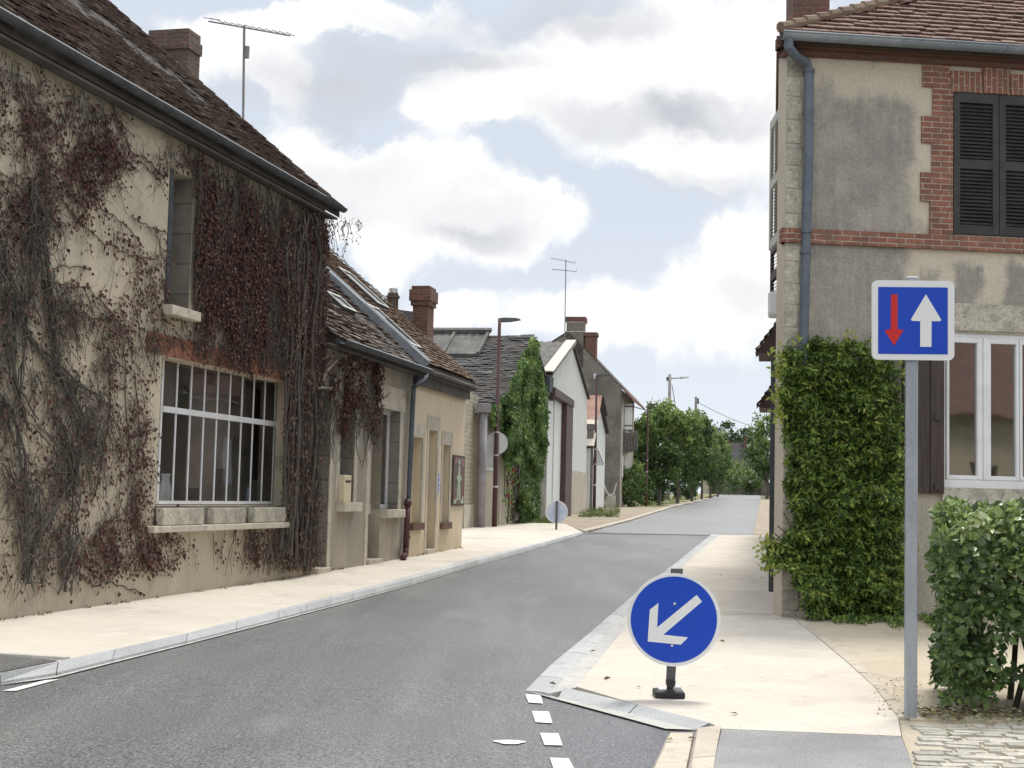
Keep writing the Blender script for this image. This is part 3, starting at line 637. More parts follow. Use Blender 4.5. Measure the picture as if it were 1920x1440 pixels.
# ================================================================== IVY HOUSE (left)
EZ1, ED1, PT1 = 5.56, .20, math.radians(40)
sU = L1.W(297, 820)[0]; eU = L1.W(538, 840)[0]; nU0, nU1 = L1.W(313, 450)[0], L1.W(359, 450)[0]
H1 = thing('creeper_covered_house', 'large cream rendered house with dark old tiled roof, its street wall overgrown with creeper', 'house', L1.base(0))
facade(L1, -5, 7.82, -.2, 5.55, [(sU, eU, 1.19, 2.87), (nU0, nU1, 3.45, 5.04)], .42).build('wall', M['cream'], H1)
Y3 = np.array([*(-L1.n), 0.]); T1 = np.array([*L1.t, 0.]); S1 = Y3 * math.cos(PT1) + np.array([0, 0, math.sin(PT1)])
mb = MB(); gp_ = [L1.P(7.82, -.2, 0), L1.P(7.82, 5.55, 0), L1.P(7.82, 5.55 + 4.2 * math.tan(PT1), -4.2), L1.P(7.82, 5.55, -8.4), L1.P(7.82, -.2, -8.4)]
mb.prism(gp_, -T1 * .4); mb.build('gable_wall', M['grey_render'], H1)
O1 = L1.P(-4.6, EZ1, ED1); mb = MB(); gableroof(mb, O1, T1, 12.5, Y3, 0, 4.6, PT1, t=.14); roof = mb.build('roof', M['under'], H1)
mb = tiles(MB(), O1, T1, S1, (0, 12.53), (0, 6.05), tw=.18, th=.115, wav=.05, jit=1.5, lift=.03, thick=.02)
mb.build('roof_tiles', M['tile'], roof)
mb = MB()                                                     # verge tiles along the far gable
for k in range(22):
    p = L1.P(7.84, EZ1, ED1) + S1 * (k * .28); nrm = np.cross(T1, S1)
    mb.hexa([p + nrm * .0, p + T1 * .16, p + T1 * .16 + S1 * .3, p + S1 * .3, p + nrm * .07, p + nrm * .06 + T1 * .16, p + nrm * .045 + T1 * .16 + S1 * .3, p + nrm * .05 + S1 * .3])
mb.build('verge', M['tile'], roof)
mb = MB(); slab3(mb, L1.P(-4.6, 5.40, 0), L1.P(7.85, 5.40, 0), L1.P(7.85, 5.38, .19), L1.P(-4.6, 5.38, .19), (0, 0, .03)); mb.build('soffit', M['soffit'], H1)
gutter(L1, -4.6, 7.88, EZ1 - .01, ED1 + .07, .06).build('gutter', M['zinc_old'], H1)
mb = MB(); mb.tube([L1.P(-4.6, EZ1 - .005, ED1 + .13), L1.P(7.0, EZ1 - .005, ED1 + .13)], .007, 6); mb.build('gutter_bead', M['zinc_edge'], H1)
# chimney standing on the far gable
GB = Fr(L1.P(8.15, 0, 0), L1.P(8.15, 0, -1)); cu0, cz = GB.W(350, 148); cu1 = GB.W(277, 100)[0]; ct = GB.W(330, 54)[1]
mb = MB(); T2 = T1 * .55
def gbox(mb, u0, u1, z0, z1, x=0., r=None):
    a = [GB.P(u0 - x, z0), GB.P(u1 + x, z0), GB.P(u1 + x, z0), GB.P(u0 - x, z0)]; lo = -T1 * x; hi = T1 * (.42 + x)
    b = [a[0] + lo, a[1] + lo, a[2] + hi, a[3] + hi]; mb.hexa(b + [p + np.array([0, 0, z1 - z0]) for p in b], r)
gbox(mb, cu0, cu1, 4.5, ct - .32, 0); gbox(mb, cu0, cu1, ct - .32, ct - .14, .025); gbox(mb, cu0, cu1, ct - .14, ct, .0)
mb.build('chimney', M['brick_d'], roof)
# lintel, sills, windows
mb = MB(); mb.fbox(L1, L1.W(274, 640)[0], L1.W(526, 705)[0], 2.89, 3.12, -.02, .02); mb.build('brick_lintel', M['brick_l'], H1)
mb = MB(); mb.fbox(L1, 2.66, 6.55, .89, .965, -.05, .14); bevel(mb.build('sill', M['pale_stone'], H1), .01)
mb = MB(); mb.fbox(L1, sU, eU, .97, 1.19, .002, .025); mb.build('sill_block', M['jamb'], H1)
FD = -.2; a_, b_ = L1.W(300, 820, FD)[0], L1.W(513, 840, FD)[0]; zt, zm, zb = L1.W(300, 669, FD)[1], L1.W(300, 766, FD)[1], 1.2
mb = MB()
for k in range(10):
    u = a_ + (b_ - a_) * k / 9; w = .026 if 0 < k < 9 else .04; mb.fbox(L1, u - w / 2, u + w / 2, zb, zt, FD - .008, FD + .008)
mb.fbox(L1, a_, b_, zm - .035, zm + .035, FD - .021, FD + .03); mb.fbox(L1, a_, b_, zt - .02, zt + .03, FD - .019, FD + .02); mb.fbox(L1, a_, b_, zb - .0, zb + .04, FD - .019, FD + .02)
win = mb.build('window', M['white'], H1)
mb = MB(); mb.quad(L1.P(a_, zb, FD), L1.P(b_, zb, FD), L1.P(b_, zt, FD), L1.P(a_, zt, FD)); mb.build('pane', M['glass_dim'], win)
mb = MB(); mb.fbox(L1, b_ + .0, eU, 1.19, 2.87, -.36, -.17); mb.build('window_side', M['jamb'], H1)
mb = MB()
for qs in (((sU - .8, 1., -2.6), (eU + .8, 1., -2.6), (eU + .8, 3.2, -2.6), (sU - .8, 3.2, -2.6)), ((sU - .8, 1.15, -.43), (eU + .8, 1.15, -.43), (eU + .8, 1.15, -2.6), (sU - .8, 1.15, -2.6)), ((sU - .8, 3.2, -.43), (eU + .8, 3.2, -.43), (eU + .8, 3.2, -2.6), (sU - .8, 3.2, -2.6)), ((eU + .8, 1., -.43), (eU + .8, 1., -2.6), (eU + .8, 3.2, -2.6), (eU + .8, 3.2, -.43))):
    mb.quad(*[L1.P(*q) for q in qs])
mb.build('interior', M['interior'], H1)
for k, (x0, x1, y0, y1) in enumerate(((303, 325, 672, 770), (357, 380, 672, 915), (404, 427, 700, 880), (452, 470, 720, 840), (384, 402, 720, 940), (476, 490, 730, 900))):
    p0, p1 = L1.W(x0, y0, -.6), L1.W(x1, y1, -.6); mb = MB()
    n_ = 8
    for i in range(n_):
        ua = p0[0] + (p1[0] - p0[0]) * i / n_; ub = p0[0] + (p1[0] - p0[0]) * (i + 1) / n_; da, db = -.6 + .03 * (i % 2), -.6 + .03 * ((i + 1) % 2)
        mb.quad(L1.P(ua, p1[1], da), L1.P(ub, p1[1], db), L1.P(ub, p0[1], db), L1.P(ua, p0[1], da), .4 + .2 * (k % 3))
    mb.build('curtain', M['interior_l'], H1)
def lathe(mb, c, prof, n=14):
    vs = [(c[0] + r * math.cos(2 * math.pi * k / n), c[1] + r * math.sin(2 * math.pi * k / n), c[2] + z) for r, z in prof for k in range(n)]
    return mb.add(vs, [(i * n + k, i * n + (k + 1) % n, (i + 1) * n + (k + 1) % n, (i + 1) * n + k) for i in range(len(prof) - 1) for k in range(n)] + [tuple(range(n))])
for (px, s, lab) in ((306, 1.0, 'tall pale vase inside the big studio window at its left end'), (462, .62, 'small blueish jug inside the big studio window at its right end')):
    c = L1.P(L1.W(px, 930, -.36)[0], 1.2, -.34); mb = lathe(MB(), c, [(.05 * s, 0), (.075 * s, .08 * s), (.07 * s, .2 * s), (.045 * s, .3 * s), (.06 * s, .36 * s)])
    tag(mb.build('vase', M['white'] if s == 1 else M['sign_back_blue'], None, c, True), lab, 'vase')
# upper narrow window
mb = MB(); mb.fbox(L1, nU0 + .0, nU0 + .09, 3.45, 5.04, -.1, .012); mb.build('window_frame', M['zinc_old'], H1)
mb = MB(); mb.fbox(L1, nU0, nU1, 3.45, 5.04, -.46, -.43)
for k in range(2): mb.fbox(L1, nU0 + .02, nU1 - .02, 3.6 + k * .75, 3.66 + k * .75, -.43, -.41)
mb.build('shutter', M['timber_grey'], H1)
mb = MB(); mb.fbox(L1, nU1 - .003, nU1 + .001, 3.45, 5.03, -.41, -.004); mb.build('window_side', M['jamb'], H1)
mb = MB(); mb.fbox(L1, L1.W(314, 590, .1)[0], L1.W(369, 590, .1)[0], 3.34, 3.45, -.02, .16); bevel(mb.build('sill', M['pale_stone'], H1), .01)
# troughs on the studio window sill
for k, (x0, x1, lab) in enumerate(((306, 382, 'left of the three concrete troughs on the studio window sill, framed pale'), (401, 460, 'middle concrete trough on the studio window sill with creeper over its rim'), (477, 537, 'right hand concrete trough on the studio window sill beside the creeper trunk'))):
    u0, u1 = L1.W(x0, 965, .12)[0], L1.W(x1, 965, .12)[0]; b0 = L1.P((u0 + u1) / 2, .966, .08)
    t_ = thing('window_trough', lab, 'planter', b0, 'troughs on the studio window sill')
    mb = MB(); mb.fbox(L1, u0, u1, .968, 1.165, .027, .125); bevel(mb.build('trough', M['soft_stone'], t_), .012)
    mb = MB(); mb.fbox(L1, u0 + .03, u1 - .03, 1.15, 1.172, .04, .11); mb.build('soil', M['bark'], t_)
# TV aerial on the gable
a0, a1 = GB.W(455, 300), GB.W(458, 48); t_ = thing('tv_aerial', 'tall thin television aerial with long toothed boom above the creeper covered house', 'aerial', GB.P(a0[0], a0[1]))
mb = MB(); mb.tube([GB.P(*a0), GB.P(*a1)], .02, 6); p = GB.P(a0[0], a0[1] + (a1[1] - a0[1]) * .8); mb.tube([p - np.array([0, 0, .09]), p + np.array([0, 0, .09])], .04, 6); mb.build('mast', M['pole_grey'], t_)
b0, b1 = np.array(GB.P(*GB.W(391, 40))), np.array(GB.P(*GB.W(544, 67))); mb = MB(); mb.tube([b0, b1], .013, 5)
for k in range(13): p = b0 + (b1 - b0) * k / 12; h = .05 + (.05 if k < 2 else 0); mb.tube([p - T1 * .17 - np.array([0, 0, 0]), p + T1 * .17 + np.array([0, 0, h])], .007, 4)
mb.build('boom', M['pole_grey'], t_)

# ------------------------------------------------------------------ creeper on the ivy house
# coverage is laid out on the wall itself, as ellipses given where the growth stands on it
LEAF = [(60, 220, 150, 130, 1.0), (150, 230, 75, 110, .75), (20, 330, 90, 90, .7), (110, 130, 70, 50, .5), (250, 560, 60, 70, .75), (285, 520, 26, 90, .9), (200, 430, 26, 26, .3), (150, 580, 70, 26, .8), (120, 400, 40, 20, .45), (235, 480, 60, 22, .4),
        (220, 640, 60, 40, .3), (270, 870, 40, 130, .75), (225, 930, 70, 100, .7), (240, 1000, 90, 50, .6), (180, 1030, 60, 60, .5), (150, 930, 50, 80, .3), (60, 950, 70, 70, .3), (30, 1030, 60, 60, .3), (200, 780, 40, 90, .35), (290, 800, 20, 50, .5),
        (450, 490, 100, 150, 1.2), (400, 400, 60, 120, 1.0), (480, 620, 90, 90, 1.0), (520, 470, 70, 120, .8), (390, 560, 45, 100, .9), (430, 320, 80, 60, .5), (310, 285, 50, 30, .6), (560, 520, 40, 160, .45), (480, 1000, 70, 25, .55), (500, 965, 50, 20, .5), (400, 690, 110, 20, .25), (80, 600, 90, 260, .12), (340, 640, 40, 20, .3), (530, 640, 40, 60, .7)]
STEM = [(30, 480, 60, 120, 1.1), (70, 440, 28, 120, 1.0), (20, 620, 110, 120, 1.2), (80, 620, 60, 110, .8), (60, 760, 110, 110, 1.3), (130, 760, 50, 90, 1.1), (130, 870, 40, 110, 1.2), (60, 900, 60, 110, .8), (60, 1010, 80, 60, .8), (110, 880, 60, 60, .7),
        (90, 200, 140, 100, .28), (220, 720, 60, 150, .2), (250, 620, 60, 60, .2), (170, 640, 50, 50, .15), (240, 900, 60, 120, .12), (230, 230, 60, 60, .12), (470, 420, 130, 160, 1.0), (520, 600, 100, 130, 1.1), (570, 600, 36, 260, 2.6), (560, 880, 38, 200, 3.0), (570, 460, 40, 80, 2.0), (400, 560, 60, 130, .9), (480, 1010, 70, 30, .4), (520, 1030, 50, 50, .7), (330, 270, 60, 40, .8), (330, 640, 50, 20, .5), (230, 400, 100, 60, .03)]
def field(lst, px, py):
    a = 0.
    for cx_, cy_, rx, ry, k in lst:
        q = ((px - cx_) / rx) ** 2 + ((py - cy_) / ry) ** 2
        if q < 2.2: a += k * max(0., 1 - q / 2.2) ** .8 if q > 1 else k * (1 - .35 * q)
    if py < 390:                                                   # dry fringe under the eave
        pass
    return a
BARE = [(250, 370, 62, 55), (200, 505, 50, 50), (110, 480, 30, 40), (170, 170, 25, 22), (335, 450, 22, 130), (150, 640, 22, 40), (270, 235, 40, 45)]
def bare(px, py):
    return any(((px - a) / c) ** 2 + ((py - b) / d) ** 2 < 1 for a, b, c, d in BARE)
def hole(px, py):
    """window openings stay clear"""
    if 300 < px < 535 and 668 + (px - 300) * .19 < py < 945: return True
    if 312 < px < 360 and 322 < py < 585: return True
    return False
def clump(u, z, s=1.6, k=0.): return noise.noise(Vector((u * s, z * s, 7.7 + k))) + .5 * noise.noise(Vector((u * s * 2.7, z * s * 2.7, 3.3 + k)))
random.seed(11); stems, stems2 = MB(), MB(); lv, lv2 = MB(), MB()
nW = np.array([*L1.n, 0.]); zup = np.array([0, 0, 1.])
def leafat(u, z, d, big=1.):
    tgt = lv2 if u > nU1 else lv
    dr = unit(-zup * random.uniform(.5, 1.2) + T1 * random.gauss(0, .5) + nW * random.uniform(-.1, .5)); leaf(tgt, L1.P(u, z, d), dr, unit(nW + rv3(.45)), random.uniform(.04, .068) * big, random.uniform(.034, .055) * big, min(1, max(0, random.gauss(.45, .25))))
def walk(u, z, ang, ln, rad, fr=L1, curl=.25, dd=.012, tgt=None, lf=0., down=0.):
    pts = [fr.P(u, z, dd)]; n_ = max(3, int(ln / .13)); ph = random.uniform(0, 99)
    for i in range(n_):
        ang += random.gauss(0, curl); ang += down * (-math.pi / 2 - ang) * .15
        u += math.cos(ang) * .13; z += math.sin(ang) * .13
        px, py = proj(fr.P(u, z, dd))
        if fr is L1 and (hole(px, py) or z > 5.35 or z < .25 or u > 7.84): break
        dd2 = dd + .02 + .02 * noise.noise(Vector((i * .7, ph, 0))); pts.append(fr.P(u, z, dd2))
        if random.random() < lf: leafat(u + random.gauss(0, .03), z + random.gauss(0, .03), dd2 + .02)
    if len(pts) > 2:
        m_ = len(pts); (tgt if tgt is not None else (stems2 if u > nU1 else stems)).tube(pts, [rad * (1 - .7 * i / m_) for i in range(m_)], 3, min(1, max(0, random.gauss(.45, .27))), False)
def runner(u, z, ang, ln, lf, curl=.22, rad=.003, dd=.015, big=.85, hang=.0):
    """thin stem pressed to the wall with leaves set along it"""
    pts = [L1.P(u, z, dd)]; n_ = max(3, int(ln / .07))
    for i in range(n_):
        ang += random.gauss(0, curl) + hang * (-math.pi / 2 - ang); u += math.cos(ang) * .07; z += math.sin(ang) * .07; px, py = proj(L1.P(u, z, dd))
        if hole(px, py) or z > 5.36 or z < .42 or u > 7.82: break
        pts.append(L1.P(u, z, dd + random.uniform(0, .012)))
        if not bare(px, py) or random.random() < .25:
            k = lf
            while k > 0:
                if random.random() < k: leafat(u + random.gauss(0, .022), z + random.gauss(0, .022), dd + random.uniform(.01, .04), big)
                k -= 1
    if len(pts) > 2: (stems2 if u > nU1 else stems).tube(pts, rad, 3, random.uniform(.1, .6), False)
for _ in range(21000):
    u = random.uniform(-1.2, 7.84); z = random.uniform(.55, 5.4); px, py = proj(L1.P(u, z))
    if px < -50 or hole(px, py) or bare(px, py): continue
    k = field(LEAF, px, py); c = clump(u, z, 2.3); q = (k + .05 * (py < 1040)) * (.4 + 1.3 * c)
    if px > 360: q = k * (.5 + 1.25 * c) * 1.55 + (.25 if 5 < z else 0)
    if py > 600 and 270 < px < 525 and py < 705 + (px - 270) * .05 and random.random() < .6: continue
    if q < random.random() * 2.4: continue
    if px > 360: runner(u, z, -math.pi / 2 + random.gauss(0, .3), random.uniform(.2, .7), .95, .15, .003, random.uniform(.02, .08), .9, .2)
    else: runner(u, z, random.choice([-.5, -.9, -2.3, -1.57, .3]) + random.gauss(0, .3), random.uniform(.2, .75), 1.05, .2, .0026, random.uniform(.008, .03), .86)
for _ in range(15000):
    u = random.uniform(-1.2, 7.8); z = random.uniform(.5, 5.4); px, py = proj(L1.P(u, z))
    if px < -60 or hole(px, py): continue
    k = field(STEM, px, py) * (.55 + 1.3 * clump(u, z, 1.7, 30))
    if z > 5.12: k += .45
    if bare(px, py): k *= .06
    if random.random() > k * (.95 if px < 360 else .6): continue
    heavy = k > .8
    if px > 360: walk(u, z, -math.pi / 2 + random.gauss(0, .25), random.uniform(.3, .9), random.uniform(.003, .008), dd=random.uniform(.01, .09), down=.5, curl=.2)
    else: walk(u, z, random.choice([-math.pi / 2, -math.pi / 2, -.6, -2.5]) + random.gauss(0, .5), random.uniform(.2, .6), random.uniform(.0025, .006), dd=random.uniform(.01, .10 if heavy else .03), down=.3, curl=.5, lf=.10)
# thick old trunks
def trunk(pxs, rad, d0=.06, jit=.02, tgt=None):
    pts = []
    for i, (x, y) in enumerate(pxs): q = L1.W(x, y, d0); pts.append(L1.P(q[0] + random.gauss(0, jit), q[1], d0))
    P2 = []
    for a, b in zip(pts, pts[1:]):
        for k in range(5): P2.append(a + (b - a) * k / 5 + rv3(.008))
    P2.append(pts[-1]); m_ = len(P2); (tgt or stems).tube(P2, [rad * (1 - .45 * i / m_) for i in range(m_)], 7, random.uniform(.05, .4), False)
for tr in ([(0, 740), (30, 790), (42, 860), (50, 960), (48, 1085)], [(62, 345), (70, 420), (60, 520), (40, 640), (30, 780)], [(128, 1075), (136, 1000), (140, 930), (130, 870), (100, 830), (60, 800)], [(80, 430), (95, 560), (110, 690), (150, 780), (130, 900)], [(0, 470), (20, 560), (25, 700), (60, 800)], [(124, 1110), (134, 1060), (120, 1010)], [(10, 560), (60, 650), (120, 700), (180, 740)], [(52, 1080), (60, 1010), (110, 940), (140, 880), (120, 800)]): [trunk([(x + random.gauss(0, 5), y + random.gauss(0, 8)) for x, y in tr], random.uniform(.007, .020), random.uniform(.03, .10)) for _k in range(4)]
for k in range(34):
    x = random.uniform(536, 592); yb_ = random.uniform(990, 1074); trunk([(x - 16 + (1074 - yb_) * .05, yb_), (x - 10 + random.gauss(0, 4), 960), (x - 6 + random.gauss(0, 5), 820), (x + random.gauss(0, 5), 650), (x + 6 + random.gauss(0, 6), 480), (x + random.gauss(4, 8), 400)], random.uniform(.010, .034), random.uniform(.03, .15), jit=.05, tgt=stems2)
# long leafy runners crossing the bare plaster
for path in ([(150, 340), (180, 380), (215, 410), (250, 440), (270, 470)], [(110, 370), (140, 410), (170, 440), (215, 465), (250, 480), (300, 485)], [(160, 245), (190, 270), (225, 300), (260, 305), (300, 340)], [(150, 265), (200, 290), (230, 315), (262, 322)], [(185, 175), (210, 200), (225, 240), (240, 285), (275, 300), (312, 345)], [(160, 180), (180, 230), (210, 250)],
             [(95, 500), (140, 500), (170, 505)], [(100, 530), (160, 540), (190, 570), (230, 620), (250, 680)], [(100, 580), (150, 590), (190, 600), (220, 590)], [(230, 640), (232, 760), (240, 850)], [(200, 650), (205, 760), (190, 850), (175, 940)], [(130, 1065), (170, 1095), (190, 1100)], [(140, 1040), (180, 1085), (230, 1105), (270, 1110)], [(270, 1050), (290, 1070), (320, 1060), (338, 1040)], [(250, 700), (260, 830), (240, 950)], [(310, 440), (270, 420), (240, 405)]):
    pts = []; q = [L1.W(x, y) for x, y in path]
    for a, b in zip(q, q[1:]):
        for i in range(6):
            u, z = a[0] + (b[0] - a[0]) * i / 6 + random.gauss(0, .012), a[1] + (b[1] - a[1]) * i / 6 + random.gauss(0, .012); pts.append(L1.P(u, z, .02))
            for _ in range(2):
                if random.random() < .45: leafat(u + random.gauss(0, .03), z + random.gauss(0, .03), .03)
    stems.tube(pts, .0075, 4, .35, False)
for _ in range(26):                                              # strands hanging off the roof corner
    p = L1.P(random.uniform(7.7, 8.3), 5.42, random.uniform(-.1, .45)); ln = random.uniform(.15, .8) * (1 if random.random() < .4 else .45); pts = [p + np.array([random.gauss(0, .02), 0, -ln * i / 6]) + rv3(.012) for i in range(7)]
    stems2.tube(pts, .004, 3, .6, False)
    for q in pts[1:]:
        if random.random() < .7: leaf(lv2, q, unit(-zup + rv3(.5)), unit(nW + rv3(.5)), .04, .03, .6)
for _ in range(5200):                                            # litter of old stalks and leaves caught in the corner growth
    px, py = random.uniform(530, 606), random.uniform(395, 1065)
    q = L1.W(px, py, .12)
    if q[0] > 7.84 or hole(px, py) or noise.noise(Vector((q[0] * 5, q[1] * 1.6, 2))) < -.12: continue
    leaf(lv2, L1.P(q[0], q[1], random.uniform(.04, .2)), unit(-zup + rv3(.4)), unit(nW + rv3(.6)), random.uniform(.04, .08), random.uniform(.015, .035), random.choice([.1, .3, .5, 1., 1.]))
cr = thing('wall_creeper', 'tangled grey woody creeper with dark red leaves over the cream wall left of the windows', 'climbing plant', L1.base(.6))
stems.build('stems', M['vine_bark'], cr); lv.build('leaves', M['creeper_leaf'], cr)
cr2 = thing('corner_creeper', 'dense dark creeper with ropy stems covering the house corner right of the narrow upper window', 'climbing plant', L1.base(7.4))
stems2.build('stems', M['vine_bark'], cr2); lv2.build('leaves', M['creeper_leaf'], cr2)

# ================================================================== GENERIC PLANES
class Pl:
    """tilted plane: origin O, axis e (along the eave), s (up the slope)"""
    def __init__(s, O, e, up): s.O, s.e, s.s = (np.array(a, float) for a in (O, e, up)); s.n = np.cross(s.e, s.s); s.n *= np.sign(s.n[2]) or 1
    def at(s, x, y, h=0.):
        D = ray(x, y); o = s.O + s.n * h; k = ((o - CAM) @ s.n) / (D @ s.n); P = CAM + D * k - o; return float(P @ s.e), float(P @ s.s)
    def P(s, u, v, h=0.): return s.O + s.e * u + s.s * v + s.n * h
    def box(s, mb, u0, u1, v0, v1, h0, h1, r=None):
        return mb.hexa([s.P(u0, v0, h0), s.P(u1, v0, h0), s.P(u1, v1, h0), s.P(u0, v1, h0), s.P(u0, v0, h1), s.P(u1, v0, h1), s.P(u1, v1, h1), s.P(u0, v1, h1)], r)

# ================================================================== GREY SHOP HOUSE AND YELLOW HOUSE
PT2 = math.radians(40.5); Y2 = np.array([*(-L2.n), 0.]); T2_ = np.array([*L2.t, 0.]); S2 = Y2 * math.cos(PT2) + zup * math.sin(PT2)
uS = L2.W(768, 1000)[0]; W2 = lambda x, y, d=0.: L2.W(x, y, d)
H2 = thing('grey_shop_house', 'low grey stone shopfront house with mossy tiled roof between the creeper covered and yellow houses', 'house', L2.base(.5))
dU0, dU1 = -.62, W2(611, 1060)[0]; dz = W2(622, 733)[1]
mU0, mU1 = W2(637, 850)[0], W2(664, 850)[0]; mz0, mz1 = W2(650, 942)[1], W2(650, 748)[1]
sU0, sU1, sU2 = W2(690, 950)[0], W2(713, 955)[0], W2(748, 860)[0]; sz1 = W2(724, 766)[1]; sz0 = W2(730, 955)[1]
gb = .0
ops = [(dU0, dU1, .1, dz), (mU0, mU1, mz0, mz1), (sU0, sU1, .12, sz1), (sU1, sU2, sz0, sz1)]
facade(L2, -.95, uS, -.1, 3.62, ops, .45).build('wall', M['grey_render'], H2)
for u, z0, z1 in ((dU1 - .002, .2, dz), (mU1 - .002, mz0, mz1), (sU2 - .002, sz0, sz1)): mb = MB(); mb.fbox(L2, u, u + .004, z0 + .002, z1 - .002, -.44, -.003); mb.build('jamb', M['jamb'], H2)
mb = MB()
for u0, u1, z0, z1 in ((dU1, dU1 + .13, .2, dz), (mU1, mU1 + .16, mz0, mz1), (mU0 - .16, mU0, mz0, mz1), (sU0 - .16, sU0, .2, sz1), (sU2, sU2 + .16, sz0, sz1)): mb.fbox(L2, u0, u1, z0, z1, -.01, .012)
p0, p1 = W2(706, 722), W2(757, 769); mb.fbox(L2, W2(704, 740)[0], W2(757, 780)[0], sz1, W2(757, 732)[1], -.01, .02)
mb.build('stone_surround', M['pale_stone'], H2)
for q_ in ((mU0 - .08, mU1 + .1, mz0 - .14, mz0, -.2, .14), (sU1 + .05, sU2 + .12, sz0 - .14, sz0, -.2, .12)): mb = MB(); mb.fbox(L2, *q_); bevel(mb.build('window_sill', M['pale_stone'], H2), .008)
for q_ in ((dU0, dU1 + .02, .12, .27, -.3, .08), (sU0 - .02, sU1 + .05, .14, .30, -.3, .06)): mb = MB(); mb.fbox(L2, *q_); bevel(mb.build('door_step', M['pale_stone'], H2), .01)
mb = MB(); mb.fbox(L2, dU0, dU1, .2, dz, -.48, -.44); mb.build('door', M['shutter_brown'], H2)
mb = MB(); mb.fbox(L2, mU0, mU1, mz0, mz1, -.46, -.42); mb.build('shutter', M['timber_grey'], H2)
mb = MB(); d_ = -.2; w = .035
for u in (sU0 + .03, sU1 + .0, sU1 + .52, sU2 - .05): mb.fbox(L2, u - w, u + w, sz0 - .06, sz1, d_ - .03, d_ + .02)
mb.fbox(L2, sU0, sU2, sz0 - .08, sz0 + .08, d_ - .02, d_ + .03); mb.fbox(L2, sU0, sU2, sz1 - .07, sz1, d_ - .02, d_ + .03)
sw = mb.build('shop_window', M['white'], H2)
mb = MB(); mb.quad(L2.P(sU0, sz0, d_), L2.P(sU2, sz0, d_), L2.P(sU2, sz1, d_), L2.P(sU0, sz1, d_)); mb.build('pane', M['glass'], sw)
mb = MB(); mb.fbox(L2, sU0, sU1, .28, sz0 - .08, d_ - .04, d_); mb.build('door_panel', M['shutter_brown'], H2)
mb = MB(); mb.fbox(L2, sU0 - .2, sU2 + .4, .2, 3, -1.4, -1.36); mb.build('interior', M['interior'], H2)
EZ2, EZ3 = 3.64, 3.70
uE2 = W2(797, 695, .25)[0]
for (nm, Z, u0, u1, H) in (('a', EZ2, -.62, uE2, H2),):
    mb = MB(); O = L2.P(u0, Z, .25); gableroof(mb, O, T2_, u1 - u0, Y2, 0, 4.3, PT2, t=.13); rf2 = mb.build('roof', M['under'], H)
    tiles(MB(), O, T2_, S2, (0, u1 - u0), (0, 5.6), tw=.18, th=.13, wav=.06, jit=2.0, lift=.03, thick=.02).build('roof_tiles', M['tile'], rf2)
gutter(L2, -.55, uE2 + .02, EZ2 - .02, .32, .07).build('gutter', M['zinc_old'], H2)
mb = MB(); mb.tube([L2.P(-.55, EZ2 - .015, .39), L2.P(uE2, EZ2 - .015, .39)], .007, 5); mb.build('gutter_bead', M['zinc_edge'], H2)
mb = MB(); slab3(mb, L2.P(-.95, EZ2 - .12, 0), L2.P(uE2, EZ2 - .12, 0), L2.P(uE2, EZ2 - .12, .24), L2.P(-.95, EZ2 - .12, .24), (0, 0, .02)); mb.build('soffit', M['soffit'], H2)
def ppx(lst, d): return [L2.P(*L2.W(x, y, d), d) for x, y in lst]
mb = MB(); mb.tube(ppx([(800, 684), (803, 696), (797, 708), (785, 716), (776, 726), (774, 745)], .22)[:5] + ppx([(775, 740), (772, 800), (766, 940)], .08), .045, 9); mb.build('downpipe', M['pipe_blue'], H2, smooth=True)
mb = MB(); mb.tube(ppx([(765.5, 938), (764, 947)], .08), .068, 9); mb.tube(ppx([(765, 945), (761, 1030)], .08), .055, 9); mb.tube(ppx([(763, 1005), (762.8, 1009)], .08), .066, 9); mb.tube(ppx([(761, 1028), (760, 1040)], .09) + ppx([(756, 1045)], .2), .056, 9); mb.build('downpipe_foot', M['cast_red'], H2, smooth=True)
H3 = thing('yellow_house', 'low pale yellow rendered house with narrow door, two narrow windows and brown tiled roof', 'house', L2.base(6.5))
wA = (W2(773, 900)[0] + .0, W2(788, 960)[0], W2(785, 980)[1], W2(790, 821)[1]); wD = (W2(800, 950)[0], W2(816, 950)[0], .2, W2(812, 807)[1]); wB = (W2(829, 900)[0], W2(842, 900)[0], W2(836, 979)[1], W2(840, 835)[1])
wA = (max(wA[0], uS + .05), *wA[1:])
uR = 8.64
facade(L2, uS + .0, uR, -.1, 3.66, [wA, wD, wB], .38).build('wall', M['yellow'], H3)
mb = MB(); gp_ = [L2.P(uR - .002, -.1, -.39), L2.P(uR - .002, 3.6, -.39), L2.P(uR - .002, 3.9 + 3.9 * math.tan(PT2), -4.05), L2.P(uR - .002, 3.6, -8.1), L2.P(uR - .002, -.1, -8.1)]; mb.prism(gp_, -T2_ * .3); mb.build('gable_wall', M['beige_wall'], H3)
mb = MB()
for o in (wA, wD, wB):
    mb.fbox(L2, o[0] - .12, o[0], o[2], o[3] + .0, -.01, .012) if o is not wA else None
    mb.fbox(L2, o[1], o[1] + .14, o[2], o[3] + .0, -.01, .012); mb.fbox(L2, max(o[0] - .16, uS + .01), o[1] + .18, o[3], o[3] + .27, -.01, .014)
mb.build('stone_surround', M['pale_stone'], H3)
